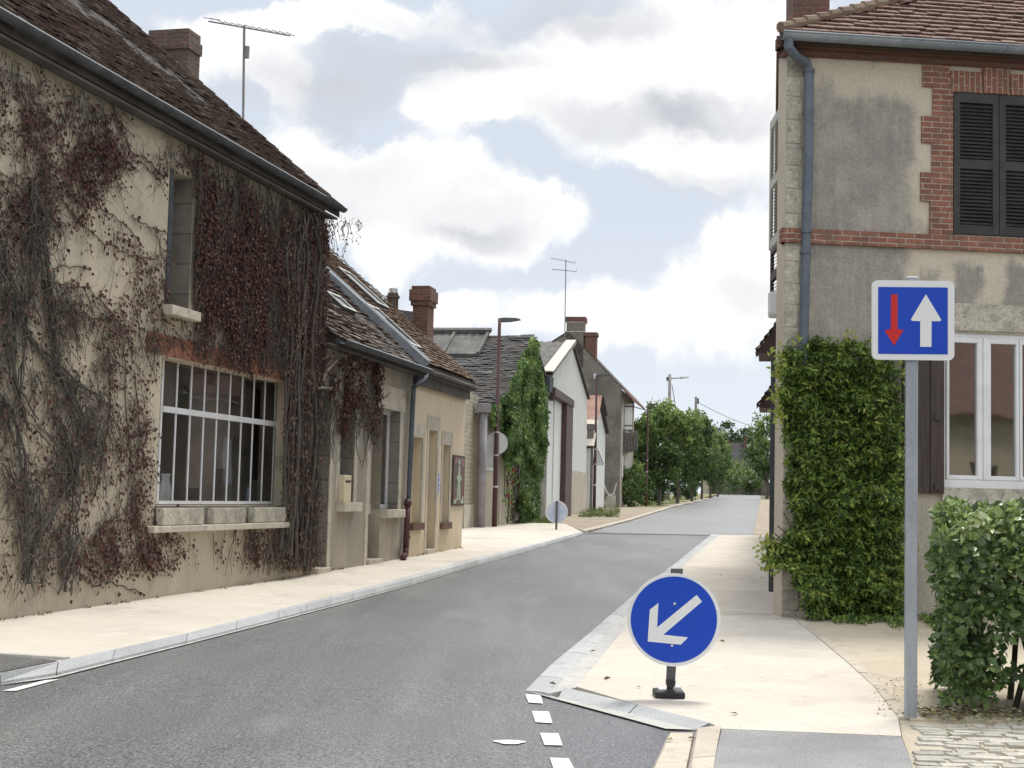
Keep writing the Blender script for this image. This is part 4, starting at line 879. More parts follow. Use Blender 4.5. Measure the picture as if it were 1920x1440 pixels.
for o in (wA, wB):
    mb = MB(); mb.fbox(L2, max(o[0] - .1, uS), o[1] + .1, o[2] - .13, o[2], -.1, .07); bevel(mb.build('brick_sill', M['brick_o'], H3), .006)
    mb = MB(); d_ = -.3
    for u in (o[0] + .03, (o[0] + o[1]) / 2, o[1] - .03): mb.fbox(L2, u - .025, u + .025, o[2], o[3], d_ - .03, d_)
    mb.fbox(L2, o[0], o[1], o[3] - .05, o[3], d_ - .03, d_ + .005); mb.fbox(L2, o[0], o[1], o[2], o[2] + .05, d_ - .03, d_ + .005); w_ = mb.build('window', M['white'], H3)
    mb = MB(); mb.quad(L2.P(o[0], o[2], d_ - .02), L2.P(o[1], o[2], d_ - .02), L2.P(o[1], o[3], d_ - .02), L2.P(o[0], o[3], d_ - .02)); mb.build('pane', M['glass'], w_)
    mb = MB(); mb.fbox(L2, o[0] - .2, o[1] + .2, o[2] - .1, o[3] + .1, -.9, -.86); mb.build('interior', M['interior'], H3)
mb = MB(); tz = wD[3] - .45; mb.fbox(L2, wD[0], wD[1], .2, tz, -.38, -.34); mb.fbox(L2, wD[0] + .1, wD[1] - .1, .4, 1.1, -.34, -.325); mb.fbox(L2, wD[0] + .1, wD[1] - .1, 1.25, tz - .15, -.34, -.325); dr_ = mb.build('door', M['dark_wood'], H3)
mb = MB(); mb.fbox(L2, wD[0], wD[1], tz, tz + .08, -.38, -.28); mb.fbox(L2, wD[0], wD[1], tz + .08, wD[3], -.37, -.35); mb.build('transom', M['white'], dr_)
mb = MB(); mb.fbox(L2, wD[0] - .05, wD[1] + .05, .2, .345, -.3, .06); mb.build('door_step', M['pale_stone'], H3)
uE3 = W2(897, 718, .25)[0]; O3 = L2.P(uE2 + .1, EZ3, .25); L3_ = uE3 - uE2 - .1
mb = MB(); gableroof(mb, O3, T2_, L3_, Y2, 0, 4.3, PT2, t=.12); rf3 = mb.build('roof', M['under'], H3)
tiles(MB(), O3 + zup * .05, T2_, S2, (0, L3_), (0, 5.7), tw=.17, th=.12, wav=.02, jit=1., lift=.03, thick=.018).build('roof_tiles', M['tile_b'], rf3)
mb = MB(); P3 = Pl(O3 + zup * .05, T2_, S2)
P3.box(mb, -.20, .06, -.02, 5.6, -.08, .07); mb.build('flashing', M['zinc'], rf3)
mb = MB(); P3.box(mb, .03, .06, -.02, 5.6, .07, .09); mb.build('flashing_edge', M['zinc_edge'], rf3)
mb = MB(); mb.fbox(L2, uE2 + .1, uE3, EZ3 - .07, EZ3 - .03, .14, .25); mb.build('fascia', M['creamedge'], H3)
mb = MB(); mb.fbox(L2, uE2 + .1, uR, EZ3 - .32, EZ3 - .05, .0, .1); mb.fbox(L2, uE2 + .1, uE3, EZ3 - .14, EZ3 - .08, .0, .2); mb.build('cornice', M['soffit'], H3)
def roofwin(pl, x0, y0, x1, y1, w, H, lab=None):
    (u0, v1), (u1, v0) = pl.at(x0, y0, .1), pl.at(x1, y1, .1); u = (u0 + u1) / 2
    mb = MB(); f = .07
    for a, b, c, d in ((u, u + f, v0, v1), (u + w - f, u + w, v0, v1), (u + f, u + w - f, v0, v0 + f), (u + f, u + w - f, v1 - f, v1)): pl.box(mb, a, b, c, d, 0, .075)
    o = mb.build('roof_window', M['zinc_old'], H); mb = MB()
    for a in (u - .0, u + w - .05): pl.box(mb, a, a + .05, v0, v1, .0755, .09)
    pl.box(mb, u + .05, u + w - .05, v1 - .05, v1, .0755, .089); pl.box(mb, u + .05, u + w - .05, v0, v0 + .05, .0755, .089)
    mb.build('frame', M['offwhite'], o)
    mb = MB(); pl.box(mb, u + f, u + w - f, v0 + f, v1 - f, .05, .07); mb.build('pane', M['skyglass'], o)
roofwin(P3, 686, 566, 772, 643, .78, H3); roofwin(P3, 640, 501, 705, 564, .78, H3)
P2 = Pl(L2.P(0, EZ2, .25), T2_, S2); roofwin(P2, 609, 541, 648, 574, .75, H2)
# chimneys of the yellow house, on its far gable
GB3 = Fr(L2.P(uE3 + .02, 0, 0), L2.P(uE3 + .02, 0, -1)); cA, cB = GB3.W(806, 600)[0], GB3.W(769, 600)[0]; zt = GB3.W(788, 536)[1]
def gbox3(mb, fr, u0, u1, z0, z1, x, dep, tv, t0=0.):
    a = [fr.P(u0 - x, z0), fr.P(u1 + x, z0)]; lo, hi = tv * (t0 - x), tv * (t0 + dep + x); b = [a[0] + lo, a[1] + lo, a[1] + hi, a[0] + hi]; mb.hexa(b + [p + np.array([0, 0, z1 - z0]) for p in b])
mb = MB(); gbox3(mb, GB3, cA + .05, cB - .05, 3.2, zt - .42, 0, .5, T2_); gbox3(mb, GB3, cA + .05, cB - .05, zt - .42, zt - .32, .04, .5, T2_); gbox3(mb, GB3, cA + .05, cB - .05, zt - .32, zt - .08, .07, .5, T2_); gbox3(mb, GB3, cA + .05, cB - .05, zt - .08, zt, .03, .5, T2_)
mb.build('chimney', M['brick_o'], rf3)
pu, pz = GB3.W(734, 571); pt_ = GB3.W(734, 540)[1]
mb = MB(); c = GB3.P(pu, pz - .4) + T2_ * .1; mb.tube([c, c + zup * (pt_ - pz + .3)], .12, 10); mb.tube([c + zup * .55, c + zup * .6], .15, 10); mb.build('chimney_pot', M['brick_d'], rf3, smooth=False)
mb = MB(); c2 = GB3.P(pu, pt_ - .1) + T2_ * .1; mb.tube([c2, c2 + zup * .1], .1, 10); mb.build('cowl', M['zinc_edge'], rf3)
# little house behind, gable wedge beside the chimney
HB = thing('rear_outbuilding', 'small cream gabled outbuilding with grey roof peeping up beside the yellow house chimney', 'building', (-4.6, 36, gz(36)))
YB = 36.; q = lambda x, y, Y=YB: atY(x, y, Y)
mb = MB(); mb.prism([q(776, 640), q(792, 591), q(806, 640), q(806, 800), q(776, 800)], (0, .3, 0)); mb.build('wall', M['beige_wall'], HB)
mb = MB(); mb.hexa([q(773, 640), q(792, 588), q(792, 588) + np.array([0, 5, 0]), q(773, 640) + np.array([0, 5, 0])] + [p + np.array([0, 0, .12]) for p in (q(773, 640), q(792, 588), q(792, 588) + np.array([0, 5, 0]), q(773, 640) + np.array([0, 5, 0]))])
mb.hexa([q(742, 580), q(790, 586), q(778, 640), q(742, 640)] + [p + np.array([0, .6, 0]) for p in (q(742, 578), q(790, 584), q(778, 640), q(742, 640))]); mb.build('roof', M['slate'], HB)
# things fixed to or standing on these houses
p0, p1 = W2(639, 940, .05), W2(654, 901, .05); bb = L2.P(mU0 + .45, mz0, .05)
bu0, bu1 = W2(641, 920, .06)[0], W2(654, 920, .06)[0]
lb = thing('letter_box', 'small cream yellow letter box on the stone sill of the grey shop house', 'letter box', bb)
mb = MB(); mb.fbox(L2, bu0, bu1, mz0, mz0 + .42, -.12, .10); bevel(mb.build('box', M['box_cream'], lb), .012); mb = MB(); mb.fbox(L2, bu0 + .05, bu1 - .05, mz0 + .31, mz0 + .34, .1, .106); mb.build('slot', M['black_rubber'], lb)
po = thing('poster', 'framed poster with pale green figure and dark red top on the yellow house wall', 'poster', L2.P(*W2(857, 948)))
pa, pb_ = W2(848, 856), W2(867, 950); pu0, pu1, pz1, pz0 = pa[0], pb_[0], W2(857, 854)[1], W2(857, 948)[1]
mb = MB(); mb.fbox(L2, pu0, pu1, pz0, pz1, .003, .03); mb.build('frame', M['dark_wood'], po)
Wp, Hp = pu1 - pu0, pz1 - pz0
def patch(mb, a, b, c, d, dd): mb.fbox(L2, pu0 + Wp * a, pu0 + Wp * b, pz0 + Hp * c, pz0 + Hp * d, .03, dd)
mb = MB(); patch(mb, .06, .94, .03, .97, .032); mb.build('sheet', mat('poster_ground', (.14, .12, .11), (.20, .10, .085), (.06, .05, .05), scale=1.6, fine=.2, fscale=12, bump=0), po)
mb = MB()
for pg in ([(.32, .1), (.42, .45), (.30, .58), (.44, .62), (.46, .80), (.56, .80), (.58, .62), (.74, .55), (.60, .46), (.66, .1), (.54, .12), (.5, .36), (.44, .1)], [(.45, .82), (.42, .88), (.48, .93), (.56, .92), (.59, .86), (.55, .81)], [(.08, .04), (.3, .05), (.26, .14), (.14, .11)], [(.66, .06), (.92, .04), (.9, .2), (.78, .12)]):
    mb.prism([L2.P(pu0 + Wp * a, pz0 + Hp * b, .0322) for a, b in pg], np.array([*L2.n, 0]) * .002)
mb.build('figure', mat('poster_figure', (.34, .46, .33), (.5, .55, .4), scale=3, fine=.2, fscale=14, bump=0), po)
mb = MB()
for pg in ([(.08, .95), (.1, .8), (.3, .86), (.4, .96)], [(.62, .94), (.7, .74), (.9, .8), (.92, .95)]): mb.prism([L2.P(pu0 + Wp * a, pz0 + Hp * b, .0325) for a, b in pg], np.array([*L2.n, 0]) * .002)
mb.build('banner', mat('poster_red', (.22, .06, .055), (.34, .22, .2), scale=4, fine=.2, bump=0), po)
pl_ = thing('wall_plaque', 'narrow upright white plaque with blue characters beside the yellow house door', 'sign', L2.P(*W2(820, 927)))
u0, u1, z1, z0 = W2(818.5, 905)[0], W2(823, 905)[0], W2(821, 888)[1], W2(821, 926)[1]
mb = MB(); mb.fbox(L2, u0, u1, z0, z1, .003, .018); mb.build('plate', M['white'], pl_); mb = MB()
for k in range(4):
    c = z1 - (k + .5) * (z1 - z0) / 4; um = (u0 + u1) / 2
    mb.tube([L2.P(um + .055 * math.cos(a), c + .04 * math.sin(a), .02) for a in np.linspace(.4, 5.6 - .5 * (k % 2), 9)], .008, 4)
mb.build('characters', M['sign_blue'], pl_)
mb = MB(); a_ = W2(813, 714); mb.fbox(L2, a_[0] - .06, a_[0] + .06, a_[1] - .1, a_[1] + .1, .003, .07); tag(bevel(mb.build('wall_box', M['dark_wood'], None, L2.P(a_[0], a_[1], .03)), .01), 'tiny dark red box under the eave of the yellow house', 'box')
# creeper hanging over the shop house front
random.seed(5); st, lf_ = MB(), MB()
LE2 = [(650, 700, 55, 34, .9), (690, 720, 22, 40, 1.2), (640, 770, 12, 50, .9), (690, 780, 10, 40, .8), (620, 690, 30, 40, .6), (672, 740, 30, 24, .7), (615, 730, 20, 20, .5), (637, 760, 12, 40, 1.1)]
for _ in range(16000):
    u, z = random.uniform(-.9, 3.6), random.uniform(1.4, 3.55); px, py = proj(L2.P(u, z)); k = field(LE2, px, py)
    if px > 706 or k <= 0: continue
    if k * (.35 + 1.2 * clump(u, z, 3.2, 9)) > random.random() * 1.5:
        leaf(lf_, L2.P(u, z, random.uniform(.03, .14)), unit(-zup + rv3(.4)), unit(np.array([*L2.n, 0]) + rv3(.4)), random.uniform(.045, .07), random.uniform(.035, .055), min(1, max(0, random.gauss(.5, .25))))
def walk2(u, z, ln, rad):
    a = -math.pi / 2 + random.gauss(0, .6); pts = []
    for i in range(int(ln / .12)):
        a += random.gauss(0, .3); u += math.cos(a) * .12; z += math.sin(a) * .12; pts.append(L2.P(u, z, .03 + .03 * random.random()))
    if len(pts) > 2: st.tube(pts, rad, 3, random.random() * .8, False)
for _ in range(240):
    u, z = random.uniform(-.8, 3.2), random.uniform(2.5, 3.5); px, py = proj(L2.P(u, z))
    if px < 706: walk2(u, z, random.uniform(.3, 1.1), random.uniform(.004, .009))
for pth in ([(606, 715), (612, 697), (632, 676)], [(598, 730), (600, 727), (622, 728)]): st.tube([L2.P(*W2(x, y, .2), .2) for x, y in pth], .018, 5, .95, False)
c3 = thing('shopfront_creeper', 'brownish red creeper drooping under the eave over the grey shopfront openings', 'climbing plant', L2.base(1.))
st.build('stems', M['vine_bark'], c3); lf_.build('leaves', M['creeper_leaf'], c3)

# ================================================================== BARN WITH GREEN CREEPER, SHED, STONE WALL
RW = Fr(G(867, 991, .08), G(890, 987, .08)); rwz = RW.W(880, 734)[1]
rw = thing('rubble_wall', 'tall rubble stone wall end set back past the yellow house', 'wall', RW.base(.8))
mb = MB(); mb.fbox(RW, -1.5, RW.W(893, 900)[0], 0, rwz, -.5, 0); mb.build('stonework', M['rubble'], rw)
mb = MB(); mb.fbox(RW, RW.W(868, 990)[0], RW.W(892, 985)[0], .3, 1.1, 0, .03); mb.build('plinth', M['pale_stone'], rw)
SF = Fr(G(893, 988, .08), G(940, 984, .08)); sz = SF.W(905, 775)[1]
sh = thing('lean_to_shed', 'low grey rendered shed with barred window and corrugated lean-to roof beside the rubble wall', 'shed', SF.base(1))
bo = (SF.W(911, 850)[0], SF.W(926, 850)[0], SF.W(918, 879)[1], SF.W(918, 825)[1])
facade(SF, 0, SF.L, 0, sz - .05, [bo], .25).build('wall', M['beige_wall'], sh)
mb = MB(); mb.fbox(SF, bo[0], bo[1], bo[2], bo[3], -.24, -.2); mb.build('dark_recess', M['interior'], sh)
mb = MB()
for k in range(7): u = bo[0] + (bo[1] - bo[0]) * (k + .5) / 7; mb.fbox(SF, u - .04, u + .04, bo[2], bo[3], -.05, -.02)
for z in (bo[2], bo[3]): mb.fbox(SF, bo[0] - .05, bo[1] + .05, z - .05, z + .05, -.04, .04)
mb.build('window_bars', M['offwhite'], sh)
mb = MB(); e = np.array([*SF.t, 0]); n_ = np.array([*SF.n, 0]); O = SF.P(-.1, sz - .12, .22)
for k in range(int(SF.L * .62 / .12)):
    a, b = O + e * (k * .12), O + e * (k * .12 + .12); h = .03 * (k % 2), .03 * ((k + 1) % 2); s_ = -n_ * 2 + zup * .7
    mb.add([a + zup * h[0], b + zup * h[1], b + s_ + zup * h[1], a + s_ + zup * h[0], a + zup * (h[0] - .03), b + zup * (h[1] - .03)], [(0, 1, 2, 3), (4, 5, 1, 0)])
mb.build('roof', M['fibre'], sh)
cp = SF.W(905, 985)[0]; mb = MB(); c = SF.P(SF.W(903, 900, .2)[0], 0, .2); mb.tube([c + zup * .4, SF.P(SF.W(903, 900, .2)[0], SF.W(905, 776)[1], .2)], .13, 12); mb.build('vent_pipe', M['pole_grey'], sh, smooth=True)
mb = MB(); c = SF.P(SF.W(903, 900, .2)[0], SF.W(905, 776)[1], .2); mb.box(c[0] - .22, c[0] + .22, c[1] - .2, c[1] + .2, c[2], c[2] + .28); bevel(mb.build('pipe_cap', M['pole_grey'], sh), .02)

def gable_bldg(name, label, fr, near, peak, far, zb, inward, wallmat, oh=.25, poly=None, t=.12, down=.3):
    """building with its gable on the street frame fr; returns thing, near-slope plane, slope length"""
    th = thing(name, label, 'building', fr.base(fr.W(*peak)[0])); inw = np.array([*(-fr.n), 0.])
    a, p, b = fr.W(*near), fr.W(*peak), fr.W(*far)
    mb = MB(); pg = poly or [(a[0], zb), (a[0], a[1]), p, b, (b[0], zb)]
    mb.prism([fr.P(u, z, 0) for u, z in pg], inw * .3)
    mb.build('gable_wall', wallmat, th)
    mb = MB(); mb.hexa([fr.P(a[0] + .01, zb, -.31), fr.P(a[0] + .31, zb, -.31), fr.P(a[0] + .31, zb, -inward), fr.P(a[0] + .01, zb, -inward), fr.P(a[0] + .01, a[1] - .05, -.31), fr.P(a[0] + .31, a[1] - .05, -.31), fr.P(a[0] + .31, a[1] - .05, -inward), fr.P(a[0] + .01, a[1] - .05, -inward)]); mb.build('front_wall', wallmat, th)
    A, Pk, B = fr.P(*a), fr.P(*p), fr.P(*b); up = unit(Pk - A); ln = np.linalg.norm(Pk - A); A0 = A - up * down
    dn = unit(B - Pk); B0 = B + dn * down
    mb = MB(); o_ = -inw * oh; slab3(mb, A0 + o_, Pk + o_, Pk + inw * inward, A0 + inw * inward, (0, 0, t)); slab3(mb, Pk + o_, B0 + o_, B0 + inw * inward, Pk + inw * inward, (0, 0, t))
    rf = mb.build('roof', M['under'], th)
    return th, rf, Pl(A0 + o_ + zup * (t + .002), inw, up), ln + down, Pl(Pk + o_ + zup * (t + .002), inw, dn)
BG = Fr(G(936, 984.5, .08), G(1024, 972, .08))
bn, brf, bpl, bln, _ = gable_bldg('slate_barn', 'barn with sagging dark slate roof partly patched with corrugated sheets behind the lamp post', BG, (941, 755), (992, 637), (1026, 745), .3, 16, M['beige_wall'], .2)
tiles(MB(), bpl.O, bpl.e, bpl.s, (0, 15), (0, bln), tw=.26, th=.17, wav=.05, jit=2.0, lift=.02, thick=.02).build('slates', M['slate'], brf)
u_a, v_a = bpl.at(899, 664, .08); mb = MB()
for k in range(60):
    u = u_a + k * .14; h = (.08, .105)[k % 2], (.08, .105)[(k + 1) % 2]
    mb.quad(bpl.P(u, v_a, h[0]), bpl.P(u + .14, v_a, h[1]), bpl.P(u + .14, bln + .12, h[1]), bpl.P(u, bln + .12, h[0]))
for k in range(7): bpl.box(mb, u_a + k * 1.2, u_a + k * 1.2 + .1, v_a - .02, bln + .1, .13, .18)
bpl.box(mb, u_a, u_a + 8.4, v_a - .01, v_a + .03, .0, .1); bpl.box(mb, u_a - .05, u_a + 8.5, bln - .0, bln + .2, .12, .24); mb.build('corrugated_patch', M['fibre'], brf)
# green creeper over the barn gable
random.seed(21); lf_ = MB(); st = MB()
GP = [(995, 628), (1008, 640), (1012, 680), (1024, 745), (1027, 800), (1022, 850), (1012, 900), (1008, 975), (975, 979), (974, 870), (962, 860), (948, 880), (942, 830), (920, 790), (914, 757), (935, 752), (948, 735), (966, 700), (980, 655)]
def inpoly(x, y, pg):
    c = False; j = len(pg) - 1
    for i in range(len(pg)):
        if (pg[i][1] > y) != (pg[j][1] > y) and x < (pg[j][0] - pg[i][0]) * (y - pg[i][1]) / (pg[j][1] - pg[i][1]) + pg[i][0]: c = not c
        j = i
    return c
nB = np.array([*BG.n, 0.]); n_ok = 0
while n_ok < 11000:
    px, py = random.uniform(905, 1035), random.uniform(622, 982)
    wx = 5 * noise.noise(Vector((px * .05, py * .05, 2)))
    if not inpoly(px + wx, py + wx, GP): continue
    dd = .1 + .45 * max(0, .5 + noise.noise(Vector((px * .045, py * .03, 9)))) * random.random() ** .4
    dd *= .25 if px < 946 else 1.; u, z = BG.W(px, py, dd); c = noise.noise(Vector((px * .09, py * .06, 5)))
    top = max(0, 1 - (py - 628) / 260); r_ = min(1, max(0, random.gauss(.38 + .35 * c + .15 * top, .18)))
    leaf(lf_, BG.P(u, z, dd), unit(-zup * 1.1 + nB * .5 + rv3(.45)), unit(nB + zup * .5 + rv3(.5)), random.uniform(.11, .19), random.uniform(.09, .14), r_); n_ok += 1
for _ in range(60):
    px = random.uniform(945, 1015); u, z = BG.W(px, random.uniform(800, 970), .06); st.tube([BG.P(u + random.gauss(0, .05), z - .25 * i, .05 + .04 * random.random()) for i in range(5)], .02, 3, .6, False)
gc = thing('barn_creeper', 'bright green creeper climbing to the roof peak over the barn gable', 'climbing plant', BG.base(3)); lf_.build('leaves', M['ivy_green'], gc); st.build('stems', M['bark'], gc)
lf_ = MB(); st = MB()
for k in range(26):
    px, py = random.uniform(945, 965), random.uniform(868, 980); u, z = BG.W(px, py, .25)
    for _ in range(6): leaf(lf_, BG.P(u, z, .25) + rv3(.06), unit(rv3(1)), unit(nB + rv3(.5)), .08, .08, .8 if k % 4 else .3)
st.tube([BG.P(*BG.W(x, y, .2), .2) for x, y in ((952, 980), (955, 930), (950, 900), (961, 870))], .03, 5, .3, False)
rs = thing('climbing_rose', 'sparse climbing rose with red blooms on the pale wall left of the green creeper', 'climbing plant', BG.base(1.)); lf_.build('leaves', M['ivy_green'], rs); st.build('stem', M['bark'], rs)
for x, y in ((964, 880), (953, 928), (957, 942), (960, 905)):
    c = BG.P(*BG.W(x, y, .35), .35); mb = MB()
    for _ in range(14): leaf(mb, c + rv3(.02), unit(rv3(1)), unit(rv3(1)), .06, .055, .5)
    mb.build('bloom', M['rose'], rs)
def rock(name, label, cat, c, r, m_, sq=(1, 1, 1), group=None):
    mb = MB(); nn, mm_ = 9, 7; vs = []
    for i in range(mm_ + 1):
        th = math.pi * i / mm_
        for k in range(nn):
            ph = 2 * math.pi * k / nn; d = Vector((math.sin(th) * math.cos(ph), math.sin(th) * math.sin(ph), math.cos(th))); h = r * (1 + .35 * noise.noise(d * 1.7 + Vector(c)))
            vs.append((c[0] + d.x * h * sq[0], c[1] + d.y * h * sq[1], c[2] + d.z * h * sq[2]))
    mb.add(vs, [(i * nn + k, i * nn + (k + 1) % nn, (i + 1) * nn + (k + 1) % nn, (i + 1) * nn + k) for i in range(mm_) for k in range(nn)]); return tag(mb.build(name, m_, None, c, True), label, cat, group)
p = G(955, 982, .05); rock('boulder', 'grey boulder at the foot of the climbing rose', 'rock', (p[0], p[1], p[2] + .2), .3, M['soft_stone'], (1, 1, 1)); p = G(941, 981, .05); rock('dark_sack', 'dark sack lying left of the grey boulder', 'sack', (p[0], p[1], p[2] + .15), .26, M['dark_steel'], (1, 1, .9))

# ================================================================== WHITE WAREHOUSE, RUSTY SHED, DARK HOUSE
WG = Fr(G(1030, 974, .05), G(1098, 960, .05)); w = lambda x, y, d=0.: WG.W(x, y, d)
poly = [w(1030, 740), w(1030, 705), w(1072, 648), w(1101, 747), w(1099, 889), w(1067, 880), w(1067, 762), w(1034, 741)]
wh, wrf, wpl, wln, _ = gable_bldg('white_warehouse', 'warehouse with smooth white gable, corrugated roof and dark framed sliding door', WG, (1030, 705), (1072, 648), (1101, 747), .4, 14, M['white_wall'], .12, poly, down=.15)
mb = MB()
for k in range(80):
    u = -.1 + k * .17; h = (.0, .07)[k % 2], (.0, .07)[(k + 1) % 2]; mb.quad(wpl.P(u, -.05, h[0]), wpl.P(u + .17, -.05, h[1]), wpl.P(u + .17, wln + .05, h[1]), wpl.P(u, wln + .05, h[0]))
mb.build('corrugated_sheets', M['fibre'], wrf)
mb = MB(); wpl.box(mb, -.06, .36, -.1, wln + .05, .075, .12); mb.build('verge_flashing', M['creamedge'], wrf)
mb = MB(); mb.fbox(WG, w(1062, 900)[0], w(1098, 920)[0], .3, w(1067, 880)[1] - .02, -.28, .06); mb.build('base_wall', M['beige_wall'], wh)
mb = MB(); mb.fbox(WG, w(1055, 850)[0], w(1067, 850)[0], .3, w(1060, 757)[1], -.1, .14)
pa, pb_ = w(1031, 741), w(1068, 764); A_, B_ = WG.P(pa[0], pa[1], .05), WG.P(pb_[0], pb_[1], .05); nW2 = np.array([*WG.n, 0]) * .15; dz_ = np.array([0, 0, .3])
mb.hexa([A_ - nW2, B_ - nW2, B_ + nW2, A_ + nW2] + [q_ + dz_ for q_ in (A_ - nW2, B_ - nW2, B_ + nW2, A_ + nW2)]); mb.build('door_frame', M['dark_wood'], wh)
mb = MB(); u0, u1 = w(1030, 850)[0], w(1056, 850)[0]; um = w(1042, 850)[0]; mb.fbox(WG, u0, um - .05, .5, pb_[1] + .5, -.25, -.12); mb.fbox(WG, um, u1, .5, pb_[1] + .3, -.2, -.08); mb.build('sliding_door', M['offwhite'], wh)
mb = MB(); mb.fbox(WG, w(1014, 850)[0], w(1031, 850)[0], .4, w(1030, 708)[1], -.9, -.1); mb.build('side_wall', M['dark_render'], wh)
mb = MB(); mb.fbox(WG, w(1029, 800, .1)[0], w(1036, 800, .1)[0], w(1032, 738)[1], w(1032, 707)[1], -.1, .1); mb.build('gutter_box', M['zinc_old'], wh)
# small canopy on a post in front of the warehouse
pc = G(1031, 962, .05); cn = thing('post_canopy', 'small dark canopy on a brown post left of the sliding warehouse door', 'shelter', pc)
c = atY(1033, 838, pc[1]); mb = MB(); mb.prism([atY(1020, 815, pc[1]), atY(1030, 820, pc[1]), atY(1042, 832, pc[1]), atY(1040, 838, pc[1]), atY(1022, 836, pc[1])], (0, .8, 0)); mb.build('canopy', M['dark_steel'], cn)
mb = MB(); mb.box(c[0] - .14, c[0] + .14, pc[1] + .1, pc[1] + .4, pc[2] + .0, c[2] + .02); mb.build('post', M['dark_wood'], cn)
RG = Fr(G(1100, 959, .05), G(1134, 953, .05)); ww = lambda x, y, d=0.: RG.W(x, y, d)
rg, rrf, rpl, rln, rpl2 = gable_bldg('rusty_roofed_shed', 'narrow pale shed with rusty sheet roof between white warehouse and dark house', RG, (1106, 838), (1121, 748), (1135, 812), .5, 8, M['offwhite'], .2, down=.1)
mb = MB(); rpl.box(mb, -.02, 8, -.05, rln * .5, .0, .05); mb.build('pale_sheet', M['creamedge'], rrf); mb = MB(); rpl.box(mb, -.02, 8, rln * .5, rln + .03, .0, .05); mb.build('rusty_sheet', M['rust'], rrf)
mb = MB(); rpl2.box(mb, -.1, 8, .1, 2.6, .0, .06); mb.build('dark_sheet', M['slate'], rrf)
mb = MB(); u0, u1 = ww(1108, 880)[0], ww(1117, 880)[0]
for k in range(14): mb.fbox(RG, u0, u1, .9 + k * .2, 1.06 + k * .2, .0, .04)
mb.build('slatted_door', M['sign_back'], rg)
pp = G(1104, 958, .05); mb = MB(); zt_ = atY(1104, 795, pp[1])[2]; mb.box(pp[0] - .16, pp[0] + .16, pp[1] - .15, pp[1] + .15, pp[2] - .1, zt_ - .3); mb.box(pp[0] - .2, pp[0] + .2, pp[1] - .19, pp[1] + .19, zt_ - .3, zt_); tag(bevel(mb.build('gate_pillar', M['timber_grey'], None, pp), .02), 'tall grey gate pillar at the corner of the white warehouse', 'pillar')

DC = G(1162, 951, .05); dirS = np.array([.17, .985]); tD = np.array([.985, -.17]); DA = DC[:2] - tD * 9
DG = Fr(DA, DC[:2]); dw = DG.W
dh = thing('dark_roughcast_house', 'tall dark roughcast house with two chimneys and its plain gable towards the street', 'house', DC)
zb = .7; pk = dw(1066, 624); re = dw(1165, 727); le = (2 * pk[0] - re[0] - .2, dw(1033, 645)[1] - 2.2)
ls = (pk[1] - dw(1033, 645)[1]) / (pk[0] - dw(1033, 645)[0]); le = (pk[0] - 4.5, pk[1] - 4.5 * ls)
mb = MB(); mb.prism([DG.P(*q_) for q_ in [(le[0], zb), le, pk, (re[0], re[1]), (re[0], zb)]], np.array([*dirS, 0]) * .35); mb.build('gable_wall', M['dark_render'], dh)
DS = Fr(DG.P(re[0], 0), DG.P(re[0], 0) + np.array([*dirS, 0])); 
facade(DS, .36, 9, zb, re[1] - .1, [(2.2, 3.3, 4.2, 6.2), (2.2, 3.3, 1.2, 3.3)], .3).build('front_wall', M['beige_wall'], dh)
D3 = np.array([*dirS, 0.]); pkP, reP, leP = DG.P(*pk), DG.P(*re), DG.P(*le); kick = dw(1187, 752); mb = MB()
slab3(mb, leP, pkP, pkP + D3 * 9, leP + D3 * 9, (0, 0, .15)); slab3(mb, pkP, reP, reP + D3 * 9, pkP + D3 * 9, (0, 0, .10)); drf = mb.build('roof', M['slate'], dh)
mb = MB(); slab3(mb, reP - zup * .02, DG.P(*kick), DG.P(*kick) + D3 * 9, reP + D3 * 9 - zup * .02, (0, 0, .14)); mb.build('eaves', M['cornice'], drf)
mb = MB(); a, b, c = dw(1062, 622), dw(1095, 596), dw(1095, 684); mb.hexa([DG.P(a[0], pk[1] - 2), DG.P(b[0], pk[1] - 2), DG.P(b[0], pk[1] - 2) + D3 * .9, DG.P(a[0], pk[1] - 2) + D3 * .9] + [p_ + zup * (b[1] - pk[1] + 2) for p_ in (DG.P(a[0], pk[1] - 2), DG.P(b[0], pk[1] - 2), DG.P(b[0], pk[1] - 2) + D3 * .9, DG.P(a[0], pk[1] - 2) + D3 * .9)])
mb.build('chimney', M['dark_render'], drf)
def dbox(mb, x0, x1, y0, y1, e=0., dep=.9, off=0.):
    a, b = dw((x0 + x1) / 2, y0), dw((x0 + x1) / 2, y1); u0, u1 = dw(x0, (y0 + y1) / 2)[0], dw(x1, (y0 + y1) / 2)[0]; z0, z1 = b[1], a[1]
    l_ = [DG.P(u0 - e, z0) - D3 * (e - off), DG.P(u1 + e, z0) - D3 * (e - off), DG.P(u1 + e, z0) + D3 * (dep + e), DG.P(u0 - e, z0) + D3 * (dep + e)]; mb.hexa(l_ + [p_ + zup * (z1 - z0) for p_ in l_])
mb = MB(); dbox(mb, 1061, 1096, 594, 603, .06); mb.build('chimney_cap', M['brick_o'], drf)
mb = MB(); dbox(mb, 1062, 1095, 603, 605, .03); dbox(mb, 1061, 1095, 621, 623, .03); mb.build('chimney_band', M['pale_stone'], drf)
mb = MB(); dbox(mb, 1096, 1117, 628, 700, 0, .8, .02); dbox(mb, 1096, 1118, 623, 630, .06, .8, .02); mb.build('chimney', M['brick_o'], drf)
mb = MB(); mb.fbox(DS, 2.1, 3.4, 4.1, 4.2, -.02, .1); mb.fbox(DS, 2.2, 3.3, 4.2, 6.2, -.28, -.24); mb.fbox(DS, 2.2, 3.3, 1.2, 3.3, -.28, -.24); mb.build('window', M['interior'], dh)
